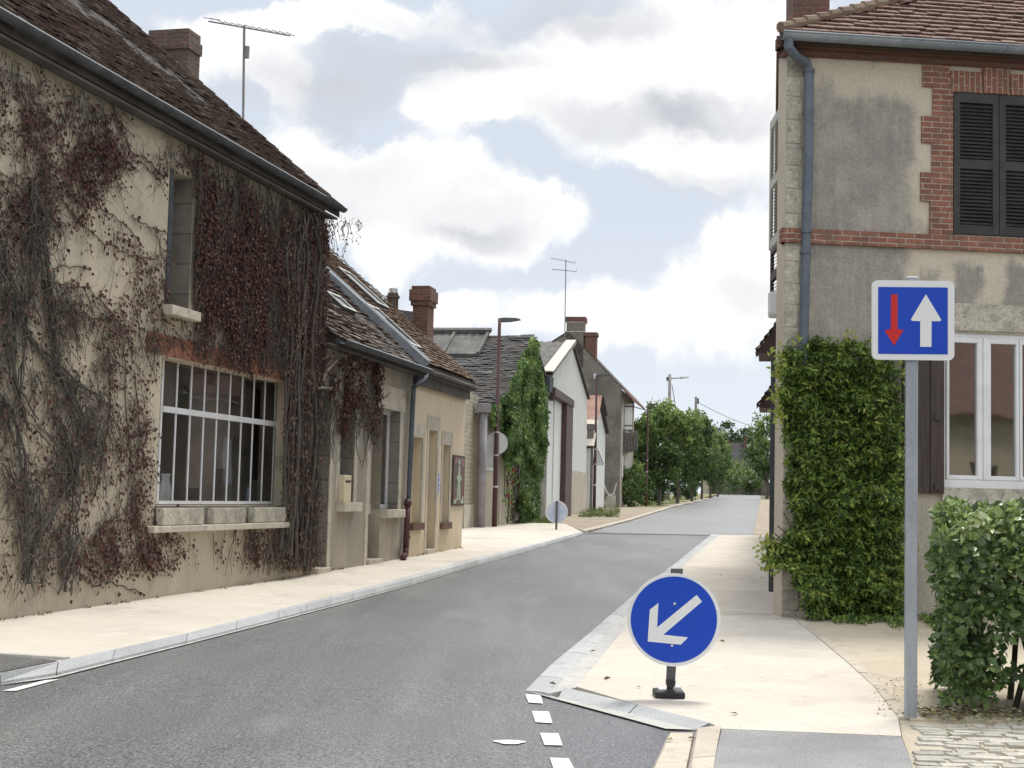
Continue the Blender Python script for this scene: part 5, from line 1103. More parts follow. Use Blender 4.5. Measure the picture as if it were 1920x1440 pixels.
sy = DG.P(re[0], 0); Ys = atY(1171, 757, DC[1] + 2.2)
mb = MB()
def fpan(mb, x0, x1, y0, y1, Y, th_=.06): a_ = atY(x0, y1, Y); b_ = atY(x1, y0, Y); mb.box(a_[0], b_[0], Y, Y + th_, a_[2], b_[2])
for q_ in ((1171, 1186, 757, 805), ): fpan(mb, *q_, DC[1] + 2.2)
mb.build('open_shutter', M['white'], dh); mb = MB()
for y_ in (761, 797): fpan(mb, 1171, 1186, y_, y_ + 2, DC[1] + 2.17, .03)
mb.build('shutter_hinge', M['dark_steel'], dh)
mb = MB(); fpan(mb, 1166, 1169, 748, 805, DC[1] + 1.2, .5); fpan(mb, 1166, 1169, 855, 895, DC[1] + 1.2, .3); fpan(mb, 1171, 1177, 853, 893, DC[1] + 2.4); fpan(mb, 1179, 1183, 855, 893, DC[1] + 2.8); mb.build('shutter', M['white'], dh)
Yb = DC[1] + 1.6; bal = MB(); a_, b_ = atY(1167, 843, Yb), atY(1196, 806, Yb)
for z in (a_[2], b_[2] - .06): bal.box(a_[0], b_[0], Yb, Yb + 3, z, z + .07) if z == a_[2] else (bal.box(a_[0], b_[0], Yb, Yb + .06, z, z + .06), bal.box(b_[0] - .06, b_[0], Yb, Yb + 3, z, z + .06))
nb = 5
for k in range(nb + 1): x = a_[0] + (b_[0] - a_[0]) * k / nb; bal.box(x - .025, x + .025, Yb, Yb + .05, a_[2], b_[2])
for x in np.linspace(0, 1, 3)[:-1]:
    xa, xb = a_[0] + (b_[0] - a_[0]) * x, a_[0] + (b_[0] - a_[0]) * (x + .5); bal.tube([(xa, Yb + .02, a_[2]), (xb, Yb + .02, b_[2])], .03, 4); bal.tube([(xb, Yb + .02, a_[2]), (xa, Yb + .02, b_[2])], .03, 4)
bal.box(a_[0], b_[0], Yb + .08, Yb + .1, a_[2], b_[2] - .2)
bal.prism([(a_[0], Yb + .1, a_[2] - .35), (b_[0], Yb + .1, a_[2]), (a_[0], Yb + .1, a_[2])], (0, .15, 0)); bal.build('balcony', M['timber_grey'], dh)
mb = MB(); a_ = dw(1115, 703); 
Yl = DC[1] - .15; fpan(mb, 1113, 1119, 701, 704, Yl, .4); fpan(mb, 1113.5, 1116, 704, 710, Yl, .2); mb.build('wall_bracket', M['zinc_edge'], dh)
t_ = thing('house_aerial', 'slim aerial with two short arms rising beside the dark roughcast house chimney', 'aerial', atY(1060, 625, DC[1] + .3)); Ya = DC[1] + .3
mb = MB(); mb.tube([atY(1059, 630, Ya), atY(1061, 487, Ya)], .03, 5); mb.build('mast', M['pole_grey'], t_); mb = MB()
for (x0, y0, x1, y1) in ((1033, 484, 1079, 493), (1035, 505, 1081, 509)):
    mb.tube([atY(x0, y0, Ya), atY(x1, y1, Ya)], .02, 4)
    for k in range(6): p_ = atY(x0 + (x1 - x0) * (k / 5), y0 + (y1 - y0) * (k / 5), Ya); h_ = .12 + (.14 if k == 5 else 0); mb.tube([p_ + (0, -.4, -h_ * .3), p_ + (0, .4, h_)], .012, 3)
mb.build('arms', M['pole_grey'], t_)
# rope barrier by the dark house
Yr = DC[1] - 2; ch = thing('rope_barrier', 'pale rope sagging between two posts at the foot of the dark roughcast house', 'barrier', atY(1140, 950, Yr))
mb = MB(); mb.tube([atY(x, y, Yr) for x, y in ((1127, 888), (1131, 905), (1136, 920), (1142, 930), (1149, 928), (1154, 915), (1157, 905))], .05, 5); mb.build('rope', M['rope'], ch)
mb = MB()
for x in (1127, 1157): a_ = atY(x, 886 if x == 1127 else 903, Yr); mb.tube([(a_[0], Yr, gz(Yr)), a_], .05, 6)
mb.build('post', M['timber_grey'], ch)
st_ = thing('stone_steps', 'small flight of grey stone steps against the dark roughcast house', 'steps', atY(1140, 950, DC[1] - 1)); mb = MB()
for k in range(5): a_, b_ = atY(1128, 950, DC[1] - 1.2), atY(1156, 950, DC[1] - 1.2); mb.box(a_[0] + .1 * k, b_[0], DC[1] - 1.4 + .25 * k, DC[1] - .1, gz(DC[1]) + .17 * k, gz(DC[1]) + .17 * (k + 1))
mb.build('steps', M['soft_stone'], st_)

# ================================================================== RIGHT HOUSE
r1 = R1.W
RH = thing('stained_corner_house', 'two storey house with grey stained plaster, red brick trim, dark louvred shutters and zinc gutter', 'house', CORNER, None)
oL = (r1(1769, 800)[0], r1(1769, 800)[0] + 2.05, r1(1790, 914)[1], r1(1790, 623)[1]); oU = (r1(1786, 300)[0], r1(1786, 300)[0] + 1.12, 4.535, 6.21)
HT = 6.62
def stain_extra():
    q = []
    def add(x0, x1, y0, y1, s, k): u0, z1 = r1(x0, (y0 + y1) / 2)[0], r1((x0 + x1) / 2, y0)[1]; u1, z0 = r1(x1, (y0 + y1) / 2)[0], r1((x0 + x1) / 2, y1)[1]; q.append((u0, u1, z0 - CORNER[2], z1 - CORNER[2], s, k))
    add(1500, 1708, 182, 500, .09, 1.); add(1490, 1570, 150, 300, .1, .8); add(1515, 1690, 482, 900, .10, .95); add(1690, 1770, 560, 900, .1, .8); add(1725, 1765, 505, 600, .05, .8); add(1790, 1838, 490, 620, .05, .95); add(1885, 1990, 495, 620, .05, .95); add(1500, 1990, 418, 445, .04, .6); add(1620, 1980, 930, 1250, .12, .7); add(1500, 1720, 84, 104, .03, .5)
    return stains(q, (.205, .20, .19), .93)
M['right_wall'] = mat('stained_plaster', (.58, .515, .42), (.51, .455, .37), scale=1.1, fine=.12, fscale=42, bump=.6, bdist=.012, extra=stain_extra())
facade(R1, 0, 8.2, -.1, HT, [oL, oU, (oU[0] + 3.2, oU[1] + 3.2, 4.535, 6.21)], .35).build('front_wall', M['right_wall'], RH)
sfr = RS_
facade(sfr, .36, 12, -.1, HT, [(1.9, 2.9, 4.5, 6.2), (2.0, 3.0, .2, 2.5), (6, 7, 1.1, 2.7), (6, 7, 4.5, 6.2)], .3).build('side_wall', M['grey_render'], RH)
mb = MB()
for u, z0, z1 in ((1.9, 4.5, 6.2), (2., .2, 2.5), (6, 1.1, 2.7), (6, 4.5, 6.2)): mb.fbox(sfr, u, u + 1, z0, z1, -.28, -.22)
mb.build('side_openings', M['dark_wood'], RH)
# corner stones
random.seed(3); mb = MB(); z = -.05; k = 0
while z < 6.55:
    h = random.uniform(.21, .29); w_ = .155 + (.03 if k % 2 else 0) + random.uniform(-.01, .01)
    if not (4.28 < z + h / 2 < 4.52):
        c = CORNER[:2]; P = lambda u, s_, zz: (*(c + R1.t * u + SDIR * s_ ), zz)
        mb.hexa([P(-.012, -.012, z + .008), P(w_, -.014, z + .008), P(w_, .3, z + .008), P(-.012, .3, z + .008), P(-.012, -.012, z + h - .008), P(w_, -.014, z + h - .008), P(w_, .3, z + h - .008), P(-.012, .3, z + h - .008)])
    z += h; k += 1
bevel(mb.build('corner_stones', M['soft_stone'], RH), .012)
mb = MB(); z0, z1 = r1(1560, 459)[1], r1(1560, 432)[1]; mb.fbox(R1, -.05, 8.2, z0, z1, -.1, .05); mb.build('brick_band', M['brick'], RH)
mb = MB(); mb.fbox(RS_, -.04, 12, z0, z1, -.1, .05); mb.build('side_band', M['brick'], RH)
zg = r1(1500, 74, .3)[1]
mb = MB(); mb.fbox(R1, -.12, 8.3, HT - .02, HT + .11, -.1, .13); mb.fbox(R1, -.06, 8.3, HT - .10, HT - .02, -.1, .07); mb.fbox(RS_, -.1, 12, HT - .02, HT + .11, -.1, .13); mb.build('cornice', M['cornice'], RH)
# brick surround with toothed edge, from the photograph's own courses
def qb(mb, x0, x1, y0, y1): a, b = r1(x0, (y0 + y1) / 2), r1(x1, (y0 + y1) / 2); mb.fbox(R1, a[0], b[0], r1((x0 + x1) / 2, y1)[1], r1((x0 + x1) / 2, y0)[1], -.08, .022)
ub = oU[0] + .0; mb = MB()
teeth = [(1729, 118, 165), (1748, 165, 219), (1727, 219, 270), (1746, 270, 325), (1725, 325, 379), (1742, 379, 441)]
for x, y0, y1 in teeth:
    u0 = r1(x, (y0 + y1) / 2)[0]; u1 = ub - .003; 
    if y0 == 118: u1 = r1(1780, 140)[0]
    mb.fbox(R1, u0, u1, r1(1760, y1)[1] + .001, r1(1760, y0)[1], -.08, .024)
mb.build('brick_surround', M['brick'], RH); mb = MB()
for x, y0, y1 in teeth[1:]: mb.fbox(R1, oU[1] + .003, oU[1] + (ub - r1(x, (y0 + y1) / 2)[0]), r1(1760, y1)[1] + .001, r1(1760, y0)[1], -.08, .024)
mb.build('brick_surround', M['brick'], RH)
mb = MB(); a = r1(1781, 150); zt = r1(1781, 133)[1]; zk = r1(1860, 116)[1]; k0, k1 = r1(1840, 140)[0], r1(1893, 140)[0]; z0 = 6.212
mb.fbox(R1, a[0], k0 - .003, z0, zt, -.08, .025); mb.fbox(R1, k1 + .003, k1 + (k0 - a[0]), z0, zt, -.08, .025)
mb.hexa([R1.P(k0 + .02, z0, -.08), R1.P(k1 - .02, z0, -.08), R1.P(k1, zk, -.08), R1.P(k0, zk, -.08), R1.P(k0 + .02, z0, .035), R1.P(k1 - .02, z0, .035), R1.P(k1, zk, .035), R1.P(k0, zk, .035)])
mb.build('brick_arch', M['brick_v'], RH)
def louvred(fr, u0, u1, z0, z1, d, m_, par, name='shutter', slats=17, mid=True, ang=0.):
    mb = MB(); f = .075
    mb.fbox(fr, u0, u0 + f, z0, z1, d, d + .04); mb.fbox(fr, u1 - f, u1, z0, z1, d, d + .04)
    rails = [(z0, z0 + .11), (z1 - .11, z1)] + ([((z0 + z1) / 2 - .06, (z0 + z1) / 2 + .05)] if mid else [])
    for a, b in rails: mb.fbox(fr, u0 + f, u1 - f, a, b, d, d + .038)
    zz = z0 + .12
    while zz < z1 - .13:
        if not (mid and (z0 + z1) / 2 - .085 < zz < (z0 + z1) / 2 + .04):
            P = fr.P; a, b = u0 + f, u1 - f
            mb.hexa([P(a, zz, d + .034), P(b, zz, d + .034), P(b, zz + .032, d + .004), P(a, zz + .032, d + .004), P(a, zz + .008, d + .036), P(b, zz + .008, d + .036), P(b, zz + .04, d + .008), P(a, zz + .04, d + .008)])
        zz += .043
    return mb.build(name, m_, par)
um = (oU[0] + oU[1]) / 2
for a, b in ((oU[0] + .008, um - .004), (um + .004, oU[1] - .008)): louvred(R1, a, b, 4.54, 6.2, -.02, M['shutter_dark'], RH)
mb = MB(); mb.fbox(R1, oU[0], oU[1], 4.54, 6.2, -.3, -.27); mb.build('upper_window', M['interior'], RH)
# lower window: stone lintel, white casements
zl0, zl1 = r1(1850, 622)[1], r1(1850, 571)[1]; mb = MB(); mb.fbox(R1, oL[0] - .32, oL[1] + .2, zl0 + .003, zl1, -.2, .022); mb.build('stone_lintel', M['soft_stone'], RH)
mb = MB(); mb.fbox(R1, oL[0] - .03, oL[1] + .1, oL[2] - .26, oL[2] - .003, -.3, .05); mb.build('window_sill', M['soft_stone'], RH)
d_ = -.05; mb = MB(); P0, P1 = oL[2] + .0, oL[3]
mb.fbox(R1, oL[0], oL[1], P0, P0 + .09, d_ - .04, d_ + .03); mb.fbox(R1, oL[0], oL[1], P1 - .05, P1, d_ - .04, d_ + .02); mb.fbox(R1, oL[0], oL[0] + .035, P0 + .09, P1 - .05, d_ - .04, d_ + .02); mb.fbox(R1, oL[1] - .035, oL[1], P0 + .09, P1 - .05, d_ - .04, d_ + .02)
wf_ = mb.build('window_frame', M['white'], RH)
edges = [r1(1776, 800)[0], r1(1845, 800)[0]]; pw = edges[1] - edges[0]
for k in range(4):
    a, b = edges[0] + k * pw, edges[0] + (k + 1) * pw - .006
    if b > oL[1]: break
    mb = MB(); zt_, zb_ = P1 - .052, P0 + .092; s = .062
    lft, rgt = (s * .55, s * 1.05) if k % 2 == 0 else (s * 1.5, s * .6)
    mb.fbox(R1, a, a + lft, zb_, zt_, d_ - .03, d_ + .035); mb.fbox(R1, b - rgt, b, zb_, zt_, d_ - .03, d_ + .035); mb.fbox(R1, a + lft, b - rgt, zb_, zb_ + s * .8, d_ - .03, d_ + .034); mb.fbox(R1, a + lft, b - rgt, zt_ - s, zt_, d_ - .03, d_ + .034)
    cs = bevel(mb.build('casement', M['white'], wf_), .006)
    mb = MB(); dg = d_ - .005; mb.quad(R1.P(a + lft, zb_, dg), R1.P(b - rgt, zb_, dg), R1.P(b - rgt, zt_, dg), R1.P(a + lft, zt_, dg)); mb.build('pane', M['glass'], wf_)
mb = MB()
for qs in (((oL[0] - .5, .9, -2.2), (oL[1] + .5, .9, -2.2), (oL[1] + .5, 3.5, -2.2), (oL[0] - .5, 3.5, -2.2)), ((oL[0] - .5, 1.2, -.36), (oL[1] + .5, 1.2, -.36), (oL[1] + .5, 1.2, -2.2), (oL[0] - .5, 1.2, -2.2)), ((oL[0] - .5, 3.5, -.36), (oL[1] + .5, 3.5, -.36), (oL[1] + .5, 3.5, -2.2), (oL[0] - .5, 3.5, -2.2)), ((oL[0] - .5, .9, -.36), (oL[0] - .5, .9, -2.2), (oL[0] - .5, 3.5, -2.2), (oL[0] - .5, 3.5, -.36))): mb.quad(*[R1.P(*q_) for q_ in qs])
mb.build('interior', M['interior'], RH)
mb = MB(); u0 = r1(1690, 800)[0]; z0, z1 = r1(1720, 925)[1], r1(1720, 640)[1]; u1 = oL[0] - .02; umm = (u0 + u1) / 2 + .08
mb.fbox(R1, u0, umm - .006, z0, z1, .02, .06); mb.fbox(R1, umm, u1, z0, z1, .03, .07)
for z in (z0 + .08, (z0 + z1) / 2, z1 - .15):
    mb.fbox(R1, umm + .04, u1 - .04, z - .035, z + .035, .07, .09)
mb.build('folded_shutter', M['shutter_brown'], RH)
mb = MB(); mb.fbox(R1, r1(1700, 1100)[0] - 1, 8.2, -.05, r1(1740, 1022)[1], -.1, .05); mb.build('plinth', M['grey_render'], RH)
# downpipe, gutter
gutter(R1, r1(1466, 70, .3)[0], 8.3, zg + .06, .3, .075).build('gutter', M['zinc'], RH); mb = MB()
for k in range(9): u = .62 + k * .62; n8 = 8; ring = [R1.P(u, zg + .06 - .079 * math.sin(math.pi * j / n8), .3 - .079 * math.cos(math.pi * j / n8)) for j in range(n8 + 1)]; mb.tube(ring, .006, 4)
mb.tube([R1.P(r1(1466, 70, .3)[0], zg + .065, .375), R1.P(8.3, zg + .065, .375)], .012, 6); mb.build('gutter_seams', M['zinc'], RH)
def rp(lst, d): return [R1.P(*r1(x, y, d), d) for x, y in lst]
mb = MB(); mb.tube([R1.P(*r1(1479, 70, .3), .3), R1.P(*r1(1479, 88, .3), .3), R1.P(*r1(1492, 106, .22), .22), R1.P(*r1(1512, 118, .1), .1), R1.P(*r1(1517, 138, .07), .07)] + rp([(1516, 300), (1511, 470), (1507, 640), (1505, 700)], .07), .055, 12)
for x, y in ((1517, 136), (1512, 437), (1510, 476)): p_ = R1.P(*r1(x, y, .07), .07); mb.tube([p_, p_ + np.array([0, 0, .035])], .066, 12)
mb.build('downpipe', M['pipe_blue'], RH, smooth=False)
# hipped roof
PR = math.radians(42); HA = 2.08; inR = np.array([*(-R1.n), 0.]); tR = np.array([*R1.t, 0.]); sR = inR * math.cos(PR) + zup * math.sin(PR); O = R1.P(r1(1464, 58, .28)[0], zg + .09, .26)
ez = O[2]; Csd = O; sd3 = np.array([*SDIR, 0.]); inS = np.array([*(-RS_.n), 0.])
half = 3.6
hipdir = tR * half * HA + inR * half + zup * half * math.tan(PR)
top = O + hipdir; far = R1.P(8.4, ez, .26); mb = MB(); tk = zup * -.12
mb.hexa([O, far, far + inR * half + zup * half * math.tan(PR), top, O + tk, far + tk, far + inR * half + zup * half * math.tan(PR) + tk, top + tk], .5)
sfar = O + sd3 * 12.5; stop = sfar + tR * half * HA + zup * half * math.tan(PR)
mb.hexa([sfar, O, top, stop, sfar + tk, O + tk, top + tk, stop + tk], .5); rfR = mb.build('roof', M['under'], RH)
cosP = math.cos(PR)
tiles(MB(), O + zup * .01, tR, sR, (0, 8.6), (0, 4.0), tw=.17, th=.115, keep=lambda u, v: u > v * cosP * HA, wav=.01, jit=.7, lift=.03, thick=.022).build('roof_tiles', M['tile_r'], rfR)
tiles(MB(), sfar + zup * .01, -sd3, unit(tR * HA + zup * math.tan(PR)), (0, 12.6), (0, 6.5), tw=.17, th=.115, keep=lambda u, v: 12.5 - u > v * .92 / HA, wav=.008, jit=.6).build('roof_tiles', M['tile_r'], rfR)
mb = MB(); hd = unit(hipdir); k = 0
while k * .2 < 6.6:
    a_, b_ = O + hd * (k * .2) + zup * (.03 + .02), O + hd * (k * .2 + .24) + zup * .03; mb.tube([a_, b_], [.066, .058], 8); k += 1
mb.build('hip_tiles', M['tile_b'], rfR)
Yc = 18.6; a_, b_ = atY(1487, 60, Yc), atY(1556, -40, Yc); mb = MB(); mb.box(a_[0], b_[0], Yc, Yc + .5, a_[2] - .6, b_[2] + .6); mb.box(a_[0] - .04, b_[0] + .04, Yc - .04, Yc + .54, b_[2] + .4, b_[2] + .65); mb.build('chimney', M['brick_o'], rfR)
# fittings on the street side
for a, b, z0, z1, q_, m_ in ((.8, 1.75, 4.56, 6.2, .16, 'shutter_pale'), (1.5, 2.3, 3.9, 4.7, .14, 'dark_wood')):
    fs_ = Fr(RS_.P(a, 0, .02), RS_.P(b, 0, q_), flip=True); louvred(fs_, 0, fs_.L, z0, z1, .0, M[m_], RH)
mb = MB(); mb.fbox(RS_, 1.6, 1.95, 3.72, 4.02, .02, .2); tag(bevel(mb.build('meter_box', M['white'], None, RS_.P(1.7, 3.7, .1)), .03), 'small white box high on the street side of the stained corner house', 'box')
mb = MB(); mb.tube([RS_.P(4.2, .1, .1), RS_.P(4.2, 3.4, .1)], .06, 8); mb.build('side_downpipe', M['zinc_old'], RH)
for k, (u, z, lab) in enumerate(((5.2, 3.6, 'upper tiled door hood on the street side of the corner house'), (7.5, 2.95, 'lower tiled door hood on the street side of the corner house'))):
    th = thing('door_hood', lab, 'door hood', RS_.P(u, z, 0)); O_ = RS_.P(u - .6, z, .36); e_ = np.array([*RS_.t, 0]); s_ = unit(np.array([*(-RS_.n), 0]) * .36 + zup * .5)
    tiles(MB(), O_, e_, s_, (0, 1.3), (0, .62), tw=.15, th=.11).build('tiles', M['tile'], th); mb = MB(); mb.hexa([RS_.P(u - .6, z - .05, .34), RS_.P(u + .7, z - .05, .34), RS_.P(u + .7, z - .05, .02), RS_.P(u - .6, z - .05, .02), RS_.P(u - .6, z, .34), RS_.P(u + .7, z, .34), RS_.P(u + .7, z + .48, .02), RS_.P(u - .6, z + .48, .02)]); mb.build('frame', M['dark_wood'], th)
# next house down the right side
NH = thing('neighbour_house', 'low house beyond the corner house, a thin strip of its street wall showing', 'house', RS_.base(13)); facade(RS_, 12.05, 27.5, 0, 3.4, [(14, 15, .4, 2.6), (17, 18, 1.2, 2.6), (21, 22, 1.2, 2.6)], .3).build('wall', M['beige_wall'], NH)
mb = MB(); A_ = RS_.P(12.05, 3.4, .15); slab3(mb, A_, A_ + np.array([*RS_.t, 0]) * 15.4, A_ + np.array([*RS_.t, 0]) * 15.4 - np.array([*RS_.n, 0]) * 4 + zup * 2.6, A_ - np.array([*RS_.n, 0]) * 4 + zup * 2.6, (0, 0, .12)); mb.build('roof', M['tile_r'], NH)

# ------------------------------------------------------------------ ivy on the corner house
random.seed(31); lf_ = MB(); st = MB()
IV = [(1468, 668), (1475, 650), (1500, 655), (1512, 640), (1530, 634), (1560, 646), (1590, 640), (1615, 642), (1640, 660), (1672, 672), (1688, 700), (1690, 760), (1684, 850), (1692, 900), (1696, 980), (1696, 1060), (1702, 1155), (1690, 1172), (1600, 1172), (1560, 1168), (1520, 1155), (1500, 1130), (1490, 1080), (1462, 1062), (1442, 1045), (1436, 1018), (1462, 1018), (1484, 990), (1476, 920), (1470, 840), (1466, 760)]
nR = np.array([*R1.n, 0.]); n_ok = 0
while n_ok < 21000:
    px, py = random.uniform(1425, 1710), random.uniform(625, 1176); wx = 13 * noise.noise(Vector((px * .03, py * .03, 2))) + 7 * noise.noise(Vector((px * .11, py * .11, 2))); wy = 11 * noise.noise(Vector((px * .035, py * .02, 8))) + 7 * noise.noise(Vector((px * .12, py * .1, 8)))
    if not inpoly(px + wx, py + wy, IV): continue
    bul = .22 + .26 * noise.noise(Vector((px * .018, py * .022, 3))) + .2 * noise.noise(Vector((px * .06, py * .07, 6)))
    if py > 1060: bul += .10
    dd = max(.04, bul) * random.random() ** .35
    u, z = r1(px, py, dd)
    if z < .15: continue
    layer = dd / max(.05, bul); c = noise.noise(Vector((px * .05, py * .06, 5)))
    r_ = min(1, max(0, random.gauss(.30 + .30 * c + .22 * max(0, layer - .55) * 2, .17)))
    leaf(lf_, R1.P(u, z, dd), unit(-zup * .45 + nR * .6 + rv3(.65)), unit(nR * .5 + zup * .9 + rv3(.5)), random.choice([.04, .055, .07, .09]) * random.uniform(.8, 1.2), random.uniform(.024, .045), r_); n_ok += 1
for _ in range(70):
    px = random.uniform(1490, 1690); u, z = r1(px, random.uniform(1000, 1160), .08); pts = [R1.P(u + random.gauss(0, .04) * i, z + .16 * i - .3, .05 + .05 * random.random()) for i in range(6)]
    if pts[0][2] > .1: st.tube(pts, .008, 3, .3, False)
for _ in range(110):                                            # loose tips
    px, py = random.choice([(random.uniform(1684, 1706), random.uniform(700, 1150)), (random.uniform(1456, 1470), random.uniform(660, 800)), (random.uniform(1480, 1690), random.uniform(628, 660)), (random.uniform(1432, 1465), random.uniform(1012, 1070))]); p_ = R1.P(*r1(px, py, .1), .1)
    for _ in range(7): leaf(lf_, p_ + rv3(.045), unit(rv3(1) + zup * .4), unit(nR + rv3(.5)), .075, .035, .85)
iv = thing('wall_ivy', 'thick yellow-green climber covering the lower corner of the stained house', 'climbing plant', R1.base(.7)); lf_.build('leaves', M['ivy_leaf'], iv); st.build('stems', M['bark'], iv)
random.seed(32); lf_ = MB()
for _ in range(1500):
    px, py = random.uniform(1560, 1760), random.uniform(1160, 1182); p_ = G(px, py, .036)
    if py - 1160 > 20 * (.6 + noise.noise(Vector((px * .03, 0, 0)))): continue
    leaf(lf_, p_ + zup * random.uniform(0, .06), unit(rv3(1) + zup * .5), unit(zup + rv3(.6)), .06, .03, random.gauss(.4, .2))
o = lf_.build('ground_cover', M['ivy_leaf'], None, G(1640, 1172, .07)); o['kind'] = 'stuff'; tag(o, 'low creeping leaves at the foot of the ivied corner wall', 'ground cover')

# ------------------------------------------------------------------ hedge
random.seed(41); lf_ = MB(); st = MB(); HX0, HX1, HY0, HY1, HZ = 2.82, 6.2, 9.25, 10.6, 1.31
n_ok = 0
while n_ok < 31000:
    x, y, z = random.uniform(HX0 - .1, HX1), random.uniform(HY0 - .15, HY1), random.uniform(.12, HZ + .06)
    nz_ = noise.noise(Vector((x * 2.2, y * 2.2, z * 2.2))); shell = min(x - HX0, y - HY0, HZ - z, 9)
    lim = .2 * nz_ + .07 * noise.noise(Vector((x * 7, y * 7, z * 7)))
    if shell < lim - .05 or shell > lim + .3 * random.random(): continue
    if z < .8 and x < HX0 + .75 and y < HY0 + .5 and noise.noise(Vector((x * 3.1, z * 3.1, 5))) > .22 + (z - .1) * .3: continue   # bare woody foot
    if .35 < z < 1.0 and HX0 + .35 < x < HX0 + .85 and noise.noise(Vector((x * 2.6, z * 2.6, 15))) > .2: continue
    face = np.array([-1., -.1, .2]) if x - HX0 < min(y - HY0, HZ - z) else (np.array([0, -1., .35]) if y - HY0 < HZ - z else np.array([0, -.2, 1.]))
    r_ = min(1, max(0, random.gauss(.36 + .3 * nz_, .16) + (.4 if z > HZ - .16 and random.random() < .65 else 0) + (.25 if x > HX0 + .45 and z < .75 and nz_ > .0 else 0)))  # top leaves coloured paler to stand in for light from above
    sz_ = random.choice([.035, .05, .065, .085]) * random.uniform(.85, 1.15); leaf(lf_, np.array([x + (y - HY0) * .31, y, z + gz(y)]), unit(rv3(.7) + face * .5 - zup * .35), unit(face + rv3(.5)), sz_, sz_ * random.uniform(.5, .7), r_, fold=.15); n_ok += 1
for k in range(34):
    x, y = random.uniform(HX0 + .5, HX1 - .2) if k > 18 else random.uniform(HX0 + .4, HX0 + 1.2), random.uniform(HY0 + .2, HY0 + .8); p_ = np.array([x + (y - HY0) * .31, y, .08]); pts = [p_]; d = unit(np.array([random.gauss(0, .22), random.gauss(-.05, .2), 1.]))
    for i in range(9): d = unit(d + rv3(.12)); p_ = p_ + d * .125; pts.append(p_.copy())
    st.tube(pts, [.024 * (1 - .08 * i) * random.uniform(.8, 1.2) for i in range(10)], 6, random.uniform(.2, .6))
hg = thing('hedge', 'leafy green hedge with bare woody foot, right of the galvanised sign post', 'hedge', (4, 9.8, .08)); lf_.build('leaves', M['hedge_leaf'], hg); st.build('stems', M['bark'], hg)
lf_ = MB()
for _ in range(900):
    x, y = random.uniform(HX0 - .2, 5.5), HY0 - .05 + random.gauss(-.02, .16)
    leaf(lf_, np.array([x, y, gz(y) + .045 + random.uniform(0, .03)]), unit(rv3(1) * np.array([1, 1, .15])), unit(zup + rv3(.4)), random.uniform(.03, .07), random.uniform(.02, .04), random.random() ** 1.3)
for _ in range(120):
    p_ = G(random.uniform(1640, 1760), random.uniform(1270, 1345), .037)
    leaf(lf_, p_ + zup * .008, unit(rv3(1) * np.array([1, 1, .15])), unit(zup + rv3(.3)), random.uniform(.012, .03), random.uniform(.01, .02), random.random() * .5)
o = lf_.build('leaf_litter', M['litter'], None, (4, 9.1, .1)); o['kind'] = 'stuff'; tag(o, 'dry brown leaf litter along the foot of the hedge', 'leaf litter')
LV = [((1349, 1079), 'curled dark leaf on the sandy pavement beside the dark joint'), ((1130, 1274), 'dry olive leaf on the pavement left of the round arrow sign'), ((1106, 1223), 'small leaf lying on the pale kerb edging'), ((1385, 1341), 'yellow green leaf near the grey asphalt edge of the pavement'), ((1203, 1290), 'tiny white petal on the pavement beside the arrow sign foot'), ((1262, 1389), 'cream petal left in the dropped kerb, nearer the road'), ((1290, 1386), 'wider cream petal in the dropped kerb beside the joint'), ((1775, 1384), 'large green leaf lying on the cobbles'), ((1360, 1204), 'faint thin twig leaf right of the arrow sign'), ((1044, 1284), 'small pale leaf on the kerb corner by the first white dash')]
for (x, y), lab in LV:
    p_ = G(x, y, .042 if 'dropped' not in lab else .03) + zup * .004; mb = MB()
    for _ in range(1): leaf(mb, p_ + rv3(.004) * np.array([1, 1, 0]), unit(np.array([random.choice([-1, 1]), random.gauss(0, .5), .2])), unit(zup + rv3(.5)), .06 if 'tiny' not in lab else .035, .03, {'c': 1., 't': 1.}.get(lab[0], .45) if 'petal' in lab else (.8 if 'green' in lab else .15))
    tag(mb.build('fallen_leaf', M['litter'], None, p_), lab, 'leaf')

# ================================================================== SIGNS
SY = G(1711, 1345, .03); SP = Fr((SY[0] - 1, SY[1] - .06), (SY[0], SY[1] - .06)); sw_ = SP.W
sg = thing('priority_sign', 'square blue sign, red arrow down and white arrow up, on a tall galvanised post', 'road sign', SY)
u = sw_(1711, 1000)[0]; zt = sw_(1711, 521)[1]; mb = MB(); hw = .039; mb.fbox(SP, u - hw, u + hw, SY[2] - .05, zt, -.05, -.012); bevel(mb.build('post', M['galv'], sg), .012, 3)
mb = MB(); mb.fbox(SP, u - hw - .002, u + hw + .002, zt - .002, zt + .012, -.052, -.01); bevel(mb.build('post_cap', M['sign_back'], sg), .008)
def plate(mb, fr, pg, d0, d1): n_ = len(pg); mb.prism([fr.P(*fr.W(x, y, d0), d0) for x, y in pg], np.array([*fr.n, 0]) * (d1 - d0))
def rrect(x0, y0, x1, y1, r, tilt=0., n=6):
    out = []
    for cx_, cy_, a0 in ((x1 - r, y0 + r, -90), (x1 - r, y1 - r, 0), (x0 + r, y1 - r, 90), (x0 + r, y0 + r, 180)):
        for k in range(n + 1): a = math.radians(a0 + 90 * k / n); out.append((cx_ + r * math.cos(a), cy_ + r * math.sin(a) + tilt * (cx_ - x0)))
    return out
mb = MB(); plate(mb, SP, rrect(1634, 526, 1787.5, 674.5, 11, .012), -.010, .012); bevel(mb.build('plate', M['sign_white'], sg), .004, 2)
mb = MB(); plate(mb, SP, rrect(1646.5, 538, 1777, 663.5, 2, .008), .0125, .0145); mb.build('blue_panel', M['sign_blue'], sg)
z2 = lambda l: [(1420 + a / 2.88, 480 + b / 2.88) for a, b in l]
